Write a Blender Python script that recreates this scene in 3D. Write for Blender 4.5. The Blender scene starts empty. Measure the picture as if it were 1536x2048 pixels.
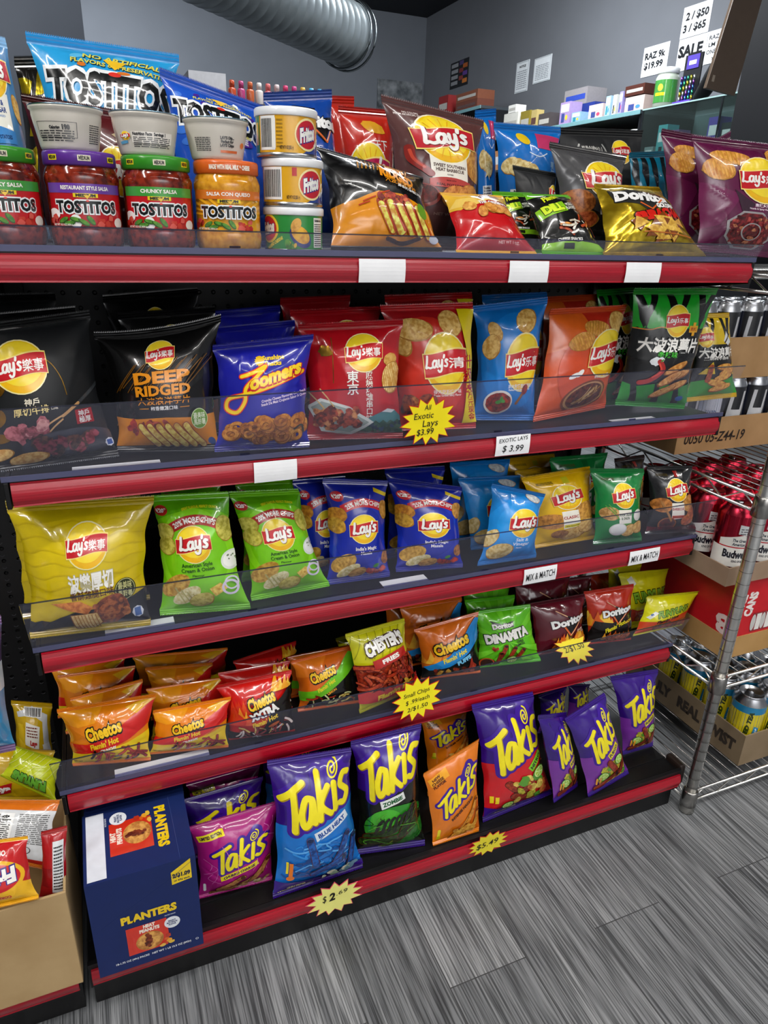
import bpy, bmesh, math, random
import numpy as np
from mathutils import Vector, Matrix

# ------------------------------------------------------------------ camera, world, light, exposure
scene = bpy.context.scene
COL = scene.collection
R_ = math.radians
cam_data = bpy.data.cameras.new('camera')
cam_data.sensor_fit = 'VERTICAL'
cam_data.sensor_height = 24.0
cam_data.lens = 1398.6 / 2048 * 24.0
cam_data.clip_start = 0.02
cam_ob = bpy.data.objects.new('camera', cam_data)
COL.objects.link(cam_ob)
cam_ob.location = (0.1157, -0.9609, 1.1997)
cam_ob.rotation_euler = (1.1837, -0.0292, -0.3925)
scene.camera = cam_ob

scene.view_settings.view_transform = 'Standard'
scene.view_settings.look = 'None'
scene.view_settings.exposure = 0.0
scene.view_settings.gamma = 1.0
scene.view_settings.use_curve_mapping = False

world = bpy.data.worlds.new('world')
scene.world = world
world.use_nodes = True
world.node_tree.nodes['Background'].inputs[0].default_value = (0.62, 0.68, 0.78, 1)
world.node_tree.nodes['Background'].inputs[1].default_value = 0.30


def area(name, loc, rot, sx, sy, power, color=(1, 0.97, 0.93)):
    l = bpy.data.lights.new(name, 'AREA')
    l.shape = 'RECTANGLE'
    l.size = sx
    l.size_y = sy
    l.energy = power
    l.color = color
    o = bpy.data.objects.new(name, l)
    COL.objects.link(o)
    o.location = loc
    o.rotation_euler = rot
    return o


# linear ceiling lamps of the shop: rows over the aisle, others over the far part; rear and return are added fill
area('ceiling_lamp_aisle', (0.35, -0.95, 2.95), (R_(-8), 0, R_(4)), 2.4, 0.10, 34)
area('ceiling_lamp_aisle_back', (0.2, -2.2, 2.85), (R_(-35), 0, 0), 2.4, 0.14, 95)
area('fill_lamp_rear', (0.9, -3.3, 2.5), (R_(-55), 0, 0), 3.0, 0.3, 175)  # added fill that reaches the lower shelves and floor, no known fixture
area('ceiling_lamp_right', (2.3, -1.6, 2.8), (R_(-20), R_(20), R_(60)), 2.0, 0.14, 70)
area('ceiling_lamp_side', (-1.3, -0.9, 2.9), (R_(-10), R_(-25), R_(70)), 1.6, 0.10, 34)
area('ceiling_lamp_middle', (1.9, 2.0, 3.2), (0, 0, 0), 2.4, 0.2, 80, (0.93, 0.97, 1))
area('ceiling_lamp_far', (3.0, 3.9, 3.3), (0, R_(-20), R_(90)), 2.4, 0.2, 150, (0.93, 0.97, 1))
area('ceiling_lamp_left', (0.3, 6.2, 3.3), (R_(25), 0, 0), 1.6, 0.2, 75, (0.9, 0.95, 1))
area('fill_lamp_return', (-0.9, 2.9, 3.2), (R_(30), 0, 0), 1.2, 0.2, 60, (0.9, 0.95, 1))  # added fill to brighten the wall return, no known fixture


# ------------------------------------------------------------------ materials
def lin(h):
    h = h.lstrip('#')
    out = []
    for i in (0, 2, 4):
        c = int(h[i:i + 2], 16) / 255
        out.append(c / 12.92 if c <= 0.04045 else ((c + 0.055) / 1.055) ** 2.4)
    return (*out, 1.0)


MATS = {}


def principled(name, rough=0.5, metal=0.0, spec=0.5, coat=0.0, coat_rough=0.1):
    m = bpy.data.materials.new(name)
    m.use_nodes = True
    b = m.node_tree.nodes['Principled BSDF']
    b.inputs['Roughness'].default_value = rough
    b.inputs['Metallic'].default_value = metal
    b.inputs['Specular IOR Level'].default_value = spec
    b.inputs['Coat Weight'].default_value = coat
    b.inputs['Coat Roughness'].default_value = coat_rough
    return m, m.node_tree, b


def nodes_noise(nt, scale, detail=3, stretch=None):
    tc = nt.nodes.new('ShaderNodeTexCoord')
    n = nt.nodes.new('ShaderNodeTexNoise')
    n.inputs['Scale'].default_value = scale
    n.inputs['Detail'].default_value = detail
    if stretch:
        mp = nt.nodes.new('ShaderNodeMapping')
        mp.inputs['Scale'].default_value = stretch
        nt.links.new(tc.outputs['Object'], mp.inputs['Vector'])
        nt.links.new(mp.outputs['Vector'], n.inputs['Vector'])
    else:
        nt.links.new(tc.outputs['Object'], n.inputs['Vector'])
    return n


def ramp(nt, fac, c0, c1, p0=0.35, p1=0.65):
    r = nt.nodes.new('ShaderNodeValToRGB')
    r.color_ramp.elements[0].color = c0
    r.color_ramp.elements[1].color = c1
    r.color_ramp.elements[0].position = p0
    r.color_ramp.elements[1].position = p1
    nt.links.new(fac, r.inputs['Fac'])
    return r


def bump(nt, b, fac, dist, strength=0.5):
    bp = nt.nodes.new('ShaderNodeBump')
    bp.inputs['Strength'].default_value = strength
    bp.inputs['Distance'].default_value = dist
    nt.links.new(fac, bp.inputs['Height'])
    nt.links.new(bp.outputs['Normal'], b.inputs['Normal'])


def mat(spec):
    """spec: '#rrggbb' printed film | 'kind:#rrggbb[,#rrggbb]'"""
    if spec in MATS:
        return MATS[spec]
    kind, _, rest = spec.rpartition(':')
    cols = rest.split(',')
    c = lin(cols[0])
    c2 = lin(cols[1]) if len(cols) > 1 else tuple(x * 0.8 for x in c[:3]) + (1,)
    nm = (kind or 'film') + '_' + cols[0].lstrip('#')
    if kind == '':
        m, nt, b = principled(nm, 0.24, 0.0, 0.5, 0.75, 0.045)
        n = nodes_noise(nt, 55, 2)
        r = ramp(nt, n.outputs['Fac'], tuple(x * 0.93 for x in c[:3]) + (1,), c)
        nt.links.new(r.outputs['Color'], b.inputs['Base Color'])
        bump(nt, b, n.outputs['Fac'], 0.0015, 0.35)
    elif kind == 'gold':
        m, nt, b = principled(nm, 0.24, 0.75, 0.5, 0.3, 0.06)
        n = nodes_noise(nt, 45, 2)
        r = ramp(nt, n.outputs['Fac'], c2, c)
        nt.links.new(r.outputs['Color'], b.inputs['Base Color'])
        bump(nt, b, n.outputs['Fac'], 0.002, 0.5)
    elif kind == 'matte':
        m, nt, b = principled(nm, 0.5, 0.0, 0.35, 0.1, 0.3)
        n = nodes_noise(nt, 60, 2)
        r = ramp(nt, n.outputs['Fac'], tuple(x * 0.93 for x in c[:3]) + (1,), c)
        nt.links.new(r.outputs['Color'], b.inputs['Base Color'])
    elif kind == 'food':
        m, nt, b = principled(nm, 0.35, 0.0, 0.4, 0.45, 0.08)
        n = nodes_noise(nt, 160, 4)
        r = ramp(nt, n.outputs['Fac'], c2, c, 0.38, 0.6)
        nt.links.new(r.outputs['Color'], b.inputs['Base Color'])
    elif kind == 'salsa':
        m, nt, b = principled(nm, 0.12, 0.0, 0.5, 0.6, 0.04)
        n = nodes_noise(nt, 130, 5)
        r = ramp(nt, n.outputs['Fac'], c2, c, 0.35, 0.62)
        nt.links.new(r.outputs['Color'], b.inputs['Base Color'])
    elif kind == 'paper':
        m, nt, b = principled(nm, 0.75, 0.0, 0.25)
        n = nodes_noise(nt, 25, 3)
        r = ramp(nt, n.outputs['Fac'], tuple(x * 0.95 for x in c[:3]) + (1,), c)
        nt.links.new(r.outputs['Color'], b.inputs['Base Color'])
    elif kind == 'card':
        m, nt, b = principled(nm, 0.8, 0.0, 0.2)
        n = nodes_noise(nt, 11, 5)
        r = ramp(nt, n.outputs['Fac'], c2, c, 0.3, 0.7)
        nt.links.new(r.outputs['Color'], b.inputs['Base Color'])
        bump(nt, b, n.outputs['Fac'], 0.0006, 0.2)
    elif kind == 'plastic':
        m, nt, b = principled(nm, 0.28, 0.0, 0.5, 0.2, 0.1)
        n = nodes_noise(nt, 30, 2)
        r = ramp(nt, n.outputs['Fac'], tuple(x * 0.94 for x in c[:3]) + (1,), c)
        nt.links.new(r.outputs['Color'], b.inputs['Base Color'])
    elif kind == 'metal':
        m, nt, b = principled(nm, 0.26, 1.0, 0.5)
        n = nodes_noise(nt, 60, 3)
        r = ramp(nt, n.outputs['Fac'], tuple(x * 0.85 for x in c[:3]) + (1,), c)
        nt.links.new(r.outputs['Color'], b.inputs['Base Color'])
    elif kind == 'duct':           # galvanised sheet, slightly dull
        m, nt, b = principled(nm, 0.38, 0.55, 0.5)
        n = nodes_noise(nt, 9, 4)
        r = ramp(nt, n.outputs['Fac'], tuple(x * 0.8 for x in c[:3]) + (1,), c)
        nt.links.new(r.outputs['Color'], b.inputs['Base Color'])
    elif kind == 'paint':          # powder coated steel
        m, nt, b = principled(nm, 0.42, 0.0, 0.4)
        n = nodes_noise(nt, 220, 3)
        r = ramp(nt, n.outputs['Fac'], tuple(x * 0.9 for x in c[:3]) + (1,), c)
        nt.links.new(r.outputs['Color'], b.inputs['Base Color'])
        bump(nt, b, n.outputs['Fac'], 0.0004, 0.2)
    elif kind == 'rail':           # glossy vinyl price rail with long streaks
        m, nt, b = principled(nm, 0.3, 0.0, 0.5, 0.35, 0.12)
        n = nodes_noise(nt, 60, 4, (0.06, 1, 4))
        r = ramp(nt, n.outputs['Fac'], tuple(x * 0.72 for x in c[:3]) + (1,), c, 0.3, 0.6)
        nt.links.new(r.outputs['Color'], b.inputs['Base Color'])
        bump(nt, b, n.outputs['Fac'], 0.0015, 0.3)
    elif kind == 'wall':
        m, nt, b = principled(nm, 0.6, 0.0, 0.3)
        n = nodes_noise(nt, 5, 6)
        r = ramp(nt, n.outputs['Fac'], tuple(x * 0.94 for x in c[:3]) + (1,), c, 0.3, 0.7)
        nt.links.new(r.outputs['Color'], b.inputs['Base Color'])
        n2 = nodes_noise(nt, 300, 2)
        bump(nt, b, n2.outputs['Fac'], 0.001, 0.2)
    elif kind in ('clear', 'glass'):
        m = bpy.data.materials.new(nm)
        m.use_nodes = True
        nt = m.node_tree
        nt.nodes.remove(nt.nodes['Principled BSDF'])
        tr = nt.nodes.new('ShaderNodeBsdfTransparent')
        tr.inputs[0].default_value = c
        gl = nt.nodes.new('ShaderNodeBsdfGlossy')
        gl.inputs['Roughness'].default_value = 0.05
        lw = nt.nodes.new('ShaderNodeLayerWeight')
        lw.inputs['Blend'].default_value = 0.07 if kind == 'clear' else 0.12
        mx = nt.nodes.new('ShaderNodeMixShader')
        nt.links.new(lw.outputs['Fresnel'], mx.inputs[0])
        nt.links.new(tr.outputs[0], mx.inputs[1])
        nt.links.new(gl.outputs[0], mx.inputs[2])
        df = nt.nodes.new('ShaderNodeBsdfDiffuse')
        df.inputs[0].default_value = c2 if len(cols) > 1 else c
        mx2 = nt.nodes.new('ShaderNodeMixShader')
        mx2.inputs[0].default_value = 0.045 if kind == 'clear' else 0.02
        nt.links.new(mx.outputs[0], mx2.inputs[1])
        nt.links.new(df.outputs[0], mx2.inputs[2])
        nt.links.new(mx2.outputs[0], nt.nodes['Material Output'].inputs[0])
    else:
        raise ValueError(spec)
    m.name = nm
    MATS[spec] = m
    return m


# ------------------------------------------------------------------ object helpers
def tag(o, label=None, cat=None, group=None, kind=None):
    if label:
        o['label'] = label
    if cat:
        o['category'] = cat
    if group:
        o['group'] = group
    if kind:
        o['kind'] = kind
    return o


def empty(name, loc, rz=0, **k):
    o = bpy.data.objects.new(name, None)
    o.empty_display_size = 0.02
    COL.objects.link(o)
    o.location = loc
    o.rotation_euler = (0, 0, rz)
    return tag(o, **k)


class MB:
    """mesh collector: verts, faces, material index, smooth flag, optional normals"""

    def __init__(s):
        s.v, s.f, s.mi, s.sm, s.n, s.mats = [], [], [], [], [], []

    def m(s, spec):
        if spec not in s.mats:
            s.mats.append(spec)
        return s.mats.index(spec)

    def add(s, verts, faces, spec, smooth=False, normals=None):
        o = len(s.v)
        s.v += [tuple(p) for p in verts]
        s.n += [tuple(p) for p in normals] if normals is not None else [(0, 0, 0)] * len(verts)
        i = s.m(spec)
        for f in faces:
            s.f.append([o + k for k in f])
            s.mi.append(i)
            s.sm.append(smooth)

    def box(s, x0, y0, z0, x1, y1, z1, spec, rot=None, piv=None):
        vs = [(x0, y0, z0), (x1, y0, z0), (x1, y1, z0), (x0, y1, z0), (x0, y0, z1), (x1, y0, z1), (x1, y1, z1), (x0, y1, z1)]
        if rot is not None:
            pv = Vector(piv or (0, 0, 0))
            vs = [rot @ (Vector(q) - pv) + pv for q in vs]
        s.add(vs, [(0, 3, 2, 1), (4, 5, 6, 7), (0, 1, 5, 4), (1, 2, 6, 5), (2, 3, 7, 6), (3, 0, 4, 7)], spec)

    def lathe(s, prof, cx, cy, spec, seg=40, z0=0.0, smooth=True, cap=True):
        n = len(prof)
        vs = []
        for r, z in prof:
            for k in range(seg):
                a = 2 * math.pi * k / seg
                vs.append((cx + r * math.cos(a), cy + r * math.sin(a), z0 + z))
        fs = []
        for i in range(n - 1):
            for k in range(seg):
                k2 = (k + 1) % seg
                fs.append((i * seg + k, i * seg + k2, (i + 1) * seg + k2, (i + 1) * seg + k))
        s.add(vs, fs, spec, smooth)
        if cap:
            o = len(s.v) - len(vs)
            i = s.m(spec)
            for ring, rev in ((0, True), (n - 1, False)):
                f = [o + ring * seg + k for k in range(seg)]
                s.f.append(f[::-1] if rev else f)
                s.mi.append(i)
                s.sm.append(False)

    def tube(s, pts, r, spec, seg=8, closed=False):
        pts = [Vector(q) for q in pts]
        n = len(pts)
        vs, fs = [], []
        for i, q in enumerate(pts):
            d = (pts[min(i + 1, n - 1)] - pts[max(i - 1, 0)]).normalized()
            up = Vector((0, 0, 1)) if abs(d.z) < 0.9 else Vector((1, 0, 0))
            a = d.cross(up).normalized()
            b = d.cross(a)
            for k in range(seg):
                t = 2 * math.pi * k / seg
                vs.append(q + a * (r * math.cos(t)) + b * (r * math.sin(t)))
        for i in range(n - 1):
            for k in range(seg):
                k2 = (k + 1) % seg
                fs.append((i * seg + k, i * seg + k2, (i + 1) * seg + k2, (i + 1) * seg + k))
        fs.append(tuple(range(seg))[::-1])
        fs.append(tuple((n - 1) * seg + k for k in range(seg)))
        s.add(vs, fs, spec, True)

    def build(s, name, parent=None, bevel=0.0, loc=None, rot=None, recalc=True):
        me = bpy.data.meshes.new(name)
        me.from_pydata(s.v, [], s.f)
        for sp in s.mats:
            me.materials.append(mat(sp))
        me.polygons.foreach_set('material_index', s.mi)
        me.polygons.foreach_set('use_smooth', s.sm)
        hasn = any(q != (0, 0, 0) for q in s.n)
        if recalc and not hasn:
            bm = bmesh.new()
            bm.from_mesh(me)
            bmesh.ops.recalc_face_normals(bm, faces=bm.faces)
            bm.to_mesh(me)
            bm.free()
        me.update()
        if hasn:
            me.normals_split_custom_set_from_vertices(s.n)
        o = bpy.data.objects.new(name, me)
        COL.objects.link(o)
        if bevel:
            bv = o.modifiers.new('bevel', 'BEVEL')
            bv.width = bevel
            bv.segments = 2
            bv.limit_method = 'ANGLE'
        if parent is not None:
            o.parent = parent
        if loc is not None:
            o.location = loc
        if rot is not None:
            o.rotation_euler = rot
        return o


# ------------------------------------------------------------------ printed artwork (vector shapes laid on surfaces)
_TXT = {}
_tc = bpy.data.curves.new('lettering', 'FONT')
_to = bpy.data.objects.new('lettering', _tc)
COL.objects.link(_to)


def text_mesh(s, bold=0.0, shear=0.0, res=2):
    key = (s, bold, shear, res)
    if key in _TXT:
        return _TXT[key]
    _tc.body = s
    _tc.offset = bold
    _tc.shear = shear
    _tc.resolution_u = 1 if any(ord(ch) > 0x2e00 for ch in s) else res
    _tc.align_x = 'CENTER'
    _tc.space_line = 0.95
    dg = bpy.context.evaluated_depsgraph_get()
    dg.update()
    me = bpy.data.meshes.new_from_object(_to.evaluated_get(dg))
    v = np.zeros(len(me.vertices) * 3)
    me.vertices.foreach_get('co', v)
    v = v.reshape(-1, 3)[:, :2]
    f = [tuple(q.vertices) for q in me.polygons]
    bpy.data.meshes.remove(me)
    if len(v):
        lo, hi = v.min(0), v.max(0)
        v = v - (lo + hi) / 2
    else:
        lo = hi = np.zeros(2)
    _TXT[key] = (v, f, hi - lo)
    return _TXT[key]


def smooth_path(pts, n=5):
    pts = [np.array(q, float) for q in pts]
    if len(pts) < 3:
        return pts
    out = []
    for i in range(len(pts) - 1):
        p0, p1, p2, p3 = pts[max(i - 1, 0)], pts[i], pts[i + 1], pts[min(i + 2, len(pts) - 1)]
        for k in range(n):
            t = k / n
            out.append(0.5 * ((2 * p1) + (-p0 + p2) * t + (2 * p0 - 5 * p1 + 4 * p2 - p3) * t * t + (-p0 + 3 * p1 - 3 * p2 + p3) * t ** 3))
    out.append(pts[-1])
    return out


class Art:
    LAYER = 0.00016

    def __init__(s, A, base, seal=None, back=None):
        s.A, s.base, s.seal, s.back = A, base, seal or base, back or base
        s.items = []     # (verts Nx2, faces, colour, layer, bbox)
        s.cache = {}
        s.rnd = random.Random(7)

    def _put(s, v, f, col):
        v = np.asarray(v, float)
        if not len(v):
            return
        bb = (*v.min(0), *v.max(0))
        L = 1
        for it in s.items:
            b = it[4]
            if b[0] < bb[2] and b[2] > bb[0] and b[1] < bb[3] and b[3] > bb[1]:
                L = max(L, it[3] + 1)
        s.items.append((v, f, col, L, bb))

    def poly(s, pts, col):
        s._put(pts, [tuple(range(len(pts)))], col)

    def rect(s, x0, y0, x1, y1, col, rot=0):
        c = np.array([(x0 + x1) / 2, (y0 + y1) / 2])
        q = np.array([(x0, y0), (x1, y0), (x1, y1), (x0, y1)], float) - c
        s.poly(q @ rm(rot).T + c, col)

    def ell(s, cx, cy, rx, ry, col, rot=0, n=28, wob=0.0):
        t = np.arange(n) * 2 * math.pi / n
        k = 1 + wob * np.array([s.rnd.uniform(-1, 1) for _ in t])
        q = np.stack([rx * k * np.cos(t), ry * k * np.sin(t)], 1)
        s.poly(q @ rm(rot).T + [cx, cy], col)

    def ring(s, cx, cy, r0, r1, col, n=24, sy=1.0):
        t = np.arange(n + 1) * 2 * math.pi / n
        s.lines([[(cx + (r0 + r1) / 2 * math.cos(a), cy + sy * (r0 + r1) / 2 * math.sin(a)) for a in t]], abs(r1 - r0), col, smooth=False)

    def star(s, cx, cy, r0, r1, n, col, rot=0, sx=1.0):
        q = []
        for k in range(2 * n):
            a = math.pi * k / n + R_(rot)
            r = r1 if k % 2 == 0 else r0
            q.append((cx + sx * r * math.cos(a), cy + r * math.sin(a)))
        s.poly(q, col)

    def lines(s, paths, w, col, smooth=True, caps=True):
        paths = [smooth_path(q) if smooth else [np.array(k, float) for k in q] for q in paths]
        if w >= 0.015 and caps:
            return s._stroke_area(paths, w, col)
        vs, fs = [], []
        for p in paths:
            for i in range(len(p) - 1):
                d = p[i + 1] - p[i]
                L = math.hypot(*d)
                if L < 1e-9:
                    continue
                nn = np.array([-d[1], d[0]]) / L * w / 2
                o = len(vs)
                vs += [p[i] - nn, p[i + 1] - nn, p[i + 1] + nn, p[i] + nn]
                fs.append((o, o + 1, o + 2, o + 3))
        s._put(vs, fs, col)

    def _stroke_area(s, paths, w, col):
        """one clean area for a set of round-ended strokes: contour of the distance field on a grid that fits the bag's own"""
        nu0 = max(18, min(54, int(round(50 * s.A))))
        k = max(1, math.ceil(0.02 / (w / 4.2)))
        hx, hy = s.A / nu0 / k, 1.0 / 50 / k
        seg = np.array([(p[i][0], p[i][1], p[i + 1][0], p[i + 1][1]) for p in paths for i in range(len(p) - 1)])
        lo = np.minimum(seg[:, :2].min(0), seg[:, 2:].min(0)) - w
        hi = np.maximum(seg[:, :2].max(0), seg[:, 2:].max(0)) + w
        lo, hi = np.maximum(lo, 0), np.minimum(hi, [s.A, 1.0])
        if (hi <= lo).any():
            return
        i0, j0 = math.floor(lo[0] / hx), math.floor(lo[1] / hy)
        i1, j1 = math.ceil(hi[0] / hx - 1e-6), math.ceil(hi[1] / hy - 1e-6)
        gx, gy = np.arange(i0, i1 + 1) * hx, np.arange(j0, j1 + 1) * hy
        X, Y = np.meshgrid(gx, gy)
        D = np.full(X.shape, 1e9)
        for x0, y0, x1, y1 in seg:
            dx, dy = x1 - x0, y1 - y0
            t = np.clip(((X - x0) * dx + (Y - y0) * dy) / (dx * dx + dy * dy + 1e-12), 0, 1)
            D = np.minimum(D, np.hypot(X - x0 - t * dx, Y - y0 - t * dy))
        D = D - w / 2
        D[np.abs(D) < 1e-5] = 1e-5
        vs, fs, idx = [], [], {}

        def vert(key, x, y):
            if key not in idx:
                idx[key] = len(vs)
                vs.append((x, y))
            return idx[key]
        ins = D < 0
        cnt = ins[:-1, :-1].astype(int) + ins[:-1, 1:] + ins[1:, :-1] + ins[1:, 1:]
        for j, i in zip(*np.nonzero(cnt)):
            cs = [(j, i), (j, i + 1), (j + 1, i + 1), (j + 1, i)]
            poly = []
            for a, b in zip(cs, cs[1:] + cs[:1]):
                if ins[a]:
                    poly.append(vert(a, gx[a[1]], gy[a[0]]))
                if ins[a] != ins[b]:
                    t = D[a] / (D[a] - D[b])
                    e = (min(a, b), max(a, b))
                    poly.append(vert(e, gx[a[1]] + (gx[b[1]] - gx[a[1]]) * t, gy[a[0]] + (gy[b[0]] - gy[a[0]]) * t))
            if len(poly) > 2:
                fs.append(tuple(poly))
        s._put(vs, fs, col)

    def txt(s, t, cx, cy, h, col, w=None, rot=0, bold=0.03, shear=0.0, arc=None, res=2, warp=None, halo=False):
        """h: height of one line of capitals; w: total width; arc: radius (positive bends up)"""
        if any(ord(ch) > 0x2e00 for ch in t) and not halo:
            bold = min(bold, 0.012)          # dense characters stay open
        v, f, d = text_mesh(t, bold, shear, res)
        if not len(v):
            return
        k = h / 0.72
        kx = k if w is None else w / max(d[0], 1e-6)
        q = s._bend(v * [kx, k], arc, warp)
        s._put(q @ rm(rot).T + [cx, cy], f, col)

    def otxt(s, t, cx, cy, h, col, out, outw=0.06, w=None, **kw):
        """text with an outline"""
        bold = kw.pop('bold', 0.03)
        if any(ord(ch) > 0x2e00 for ch in t):
            bold = min(bold, 0.028)
        d = text_mesh(t, bold, kw.get('shear', 0.0), kw.get('res', 2))[2]
        d2 = text_mesh(t, bold + outw, kw.get('shear', 0.0), 3)[2]
        s.txt(t, cx, cy, h, out, None if w is None else w * d2[0] / max(d[0], 1e-6), bold=bold + outw, halo=True, **dict(kw, res=3))
        s.txt(t, cx, cy, h, col, w, bold=bold, halo=True, **kw)

    def _bend(s, q, arc, warp):
        if arc:
            r = arc
            a = q[:, 0] / r
            q = np.stack([(r + q[:, 1]) * np.sin(a), (r + q[:, 1]) * np.cos(a) - r], 1)
        if warp:
            q = np.array([warp(x, y) for x, y in q])
        return q

    def glyphs(s, paths, cx, cy, sx, sy, w, col, rot=0, shear=0.0):
        allp = np.concatenate([np.array(p, float) for p in paths])
        c = (allp.min(0) + allp.max(0)) / 2
        out = []
        for p in paths:
            q = (np.array(p, float) - c) * [sx, sy]
            q[:, 0] += shear * q[:, 1]
            out.append(q @ rm(rot).T + [cx, cy])
        s.lines(out, w, col)

    # ---- bake: triangulate and cut along the grid of the surface it is laid on
    def bake(s, nu, nv):
        key = (nu, nv)
        if key in s.cache:
            return s.cache[key]
        out = []
        for v, f, col, L, bb in s.items:
            v = v / [s.A, 1.0]
            bm = bmesh.new()
            bv = [bm.verts.new((q[0], q[1], 0)) for q in v]
            for q in f:
                try:
                    bm.faces.new([bv[k] for k in q])
                except ValueError:
                    pass
            if len(f) == 1 and len(f[0]) > 4:
                bmesh.ops.triangulate(bm, faces=bm.faces[:])
            lo, hi = v.min(0), v.max(0)
            for ax in (0, 1):
                n = (nu, nv)[ax]
                no = Vector((1, 0, 0)) if ax == 0 else Vector((0, 1, 0))
                if lo[ax] < 0:
                    bmesh.ops.bisect_plane(bm, geom=bm.verts[:] + bm.edges[:] + bm.faces[:], plane_co=(0, 0, 0), plane_no=no, clear_inner=True)
                if hi[ax] > 1:
                    bmesh.ops.bisect_plane(bm, geom=bm.verts[:] + bm.edges[:] + bm.faces[:], plane_co=no, plane_no=no, clear_outer=True)
                if n > 1 and (hi - lo)[ax] > 0.4 / n:
                    for k in range(max(1, math.ceil(lo[ax] * n)), min(n - 1, math.floor(hi[ax] * n)) + 1):
                        c0 = k / n
                        geom = [q for q in bm.faces if min(w.co[ax] for w in q.verts) < c0 - 1e-6 and max(w.co[ax] for w in q.verts) > c0 + 1e-6]
                        if not geom:
                            continue
                        ed = {e for q in geom for e in q.edges}
                        vv = {w for q in geom for w in q.verts}
                        bmesh.ops.bisect_plane(bm, geom=list(vv) + list(ed) + geom, dist=1e-7, plane_co=no * c0, plane_no=no)
            bm.verts.index_update()
            uv = np.array([(q.co.x, q.co.y) for q in bm.verts]).reshape(-1, 2)
            fs = []
            for q in bm.faces:
                idx = [w.index for w in q.verts]
                if q.normal.z < 0:
                    idx.reverse()
                fs.append(idx)
            bm.free()
            if len(fs):
                out.append((uv, fs, col, L))
        s.cache[key] = out
        return out

    def lay(s, mb, F, nu, nv, base_off=0.0004):
        """F(uv) -> positions, normals"""
        for uv, fs, col, L in s.bake(nu, nv):
            p, n = F(np.clip(uv, 0, 1))
            p = p + n * (base_off + L * s.LAYER)
            mb.add(p, fs, col, True, n)


def rm(deg):
    a = R_(deg)
    return np.array([[math.cos(a), -math.sin(a)], [math.sin(a), math.cos(a)]])


def plane_map(o, ex, ey, n):
    o, ex, ey, n = (np.array(q, float) for q in (o, ex, ey, n))
    return lambda uv: (o + uv[:, :1] * ex + uv[:, 1:] * ey, np.repeat(n[None], len(uv), 0))


def cyl_map(cx, cy, r0, z0, r1, z1, a0, a1, nseg=None):
    """wrap from angle a0 (u=0) to a1 (u=1), degrees"""
    def F(uv):
        a = np.radians(a0 + (a1 - a0) * uv[:, 0])
        r = r0 + (r1 - r0) * uv[:, 1]
        z = z0 + (z1 - z0) * uv[:, 1]
        n = np.stack([np.cos(a), np.sin(a), 0 * a], 1)
        return np.stack([cx + r * np.cos(a), cy + r * np.sin(a), z], 1), n
    return F


def patch(mb, F, nu, nv, spec, flip=False):
    g = np.stack(np.meshgrid(np.linspace(0, 1, nu + 1), np.linspace(0, 1, nv + 1)), -1).reshape(-1, 2)
    p, n = F(g)
    w = nu + 1
    fs = [(j * w + i, j * w + i + 1, (j + 1) * w + i + 1, (j + 1) * w + i) for j in range(nv) for i in range(nu)]
    mb.add(p, fs, spec, True, n)


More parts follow.
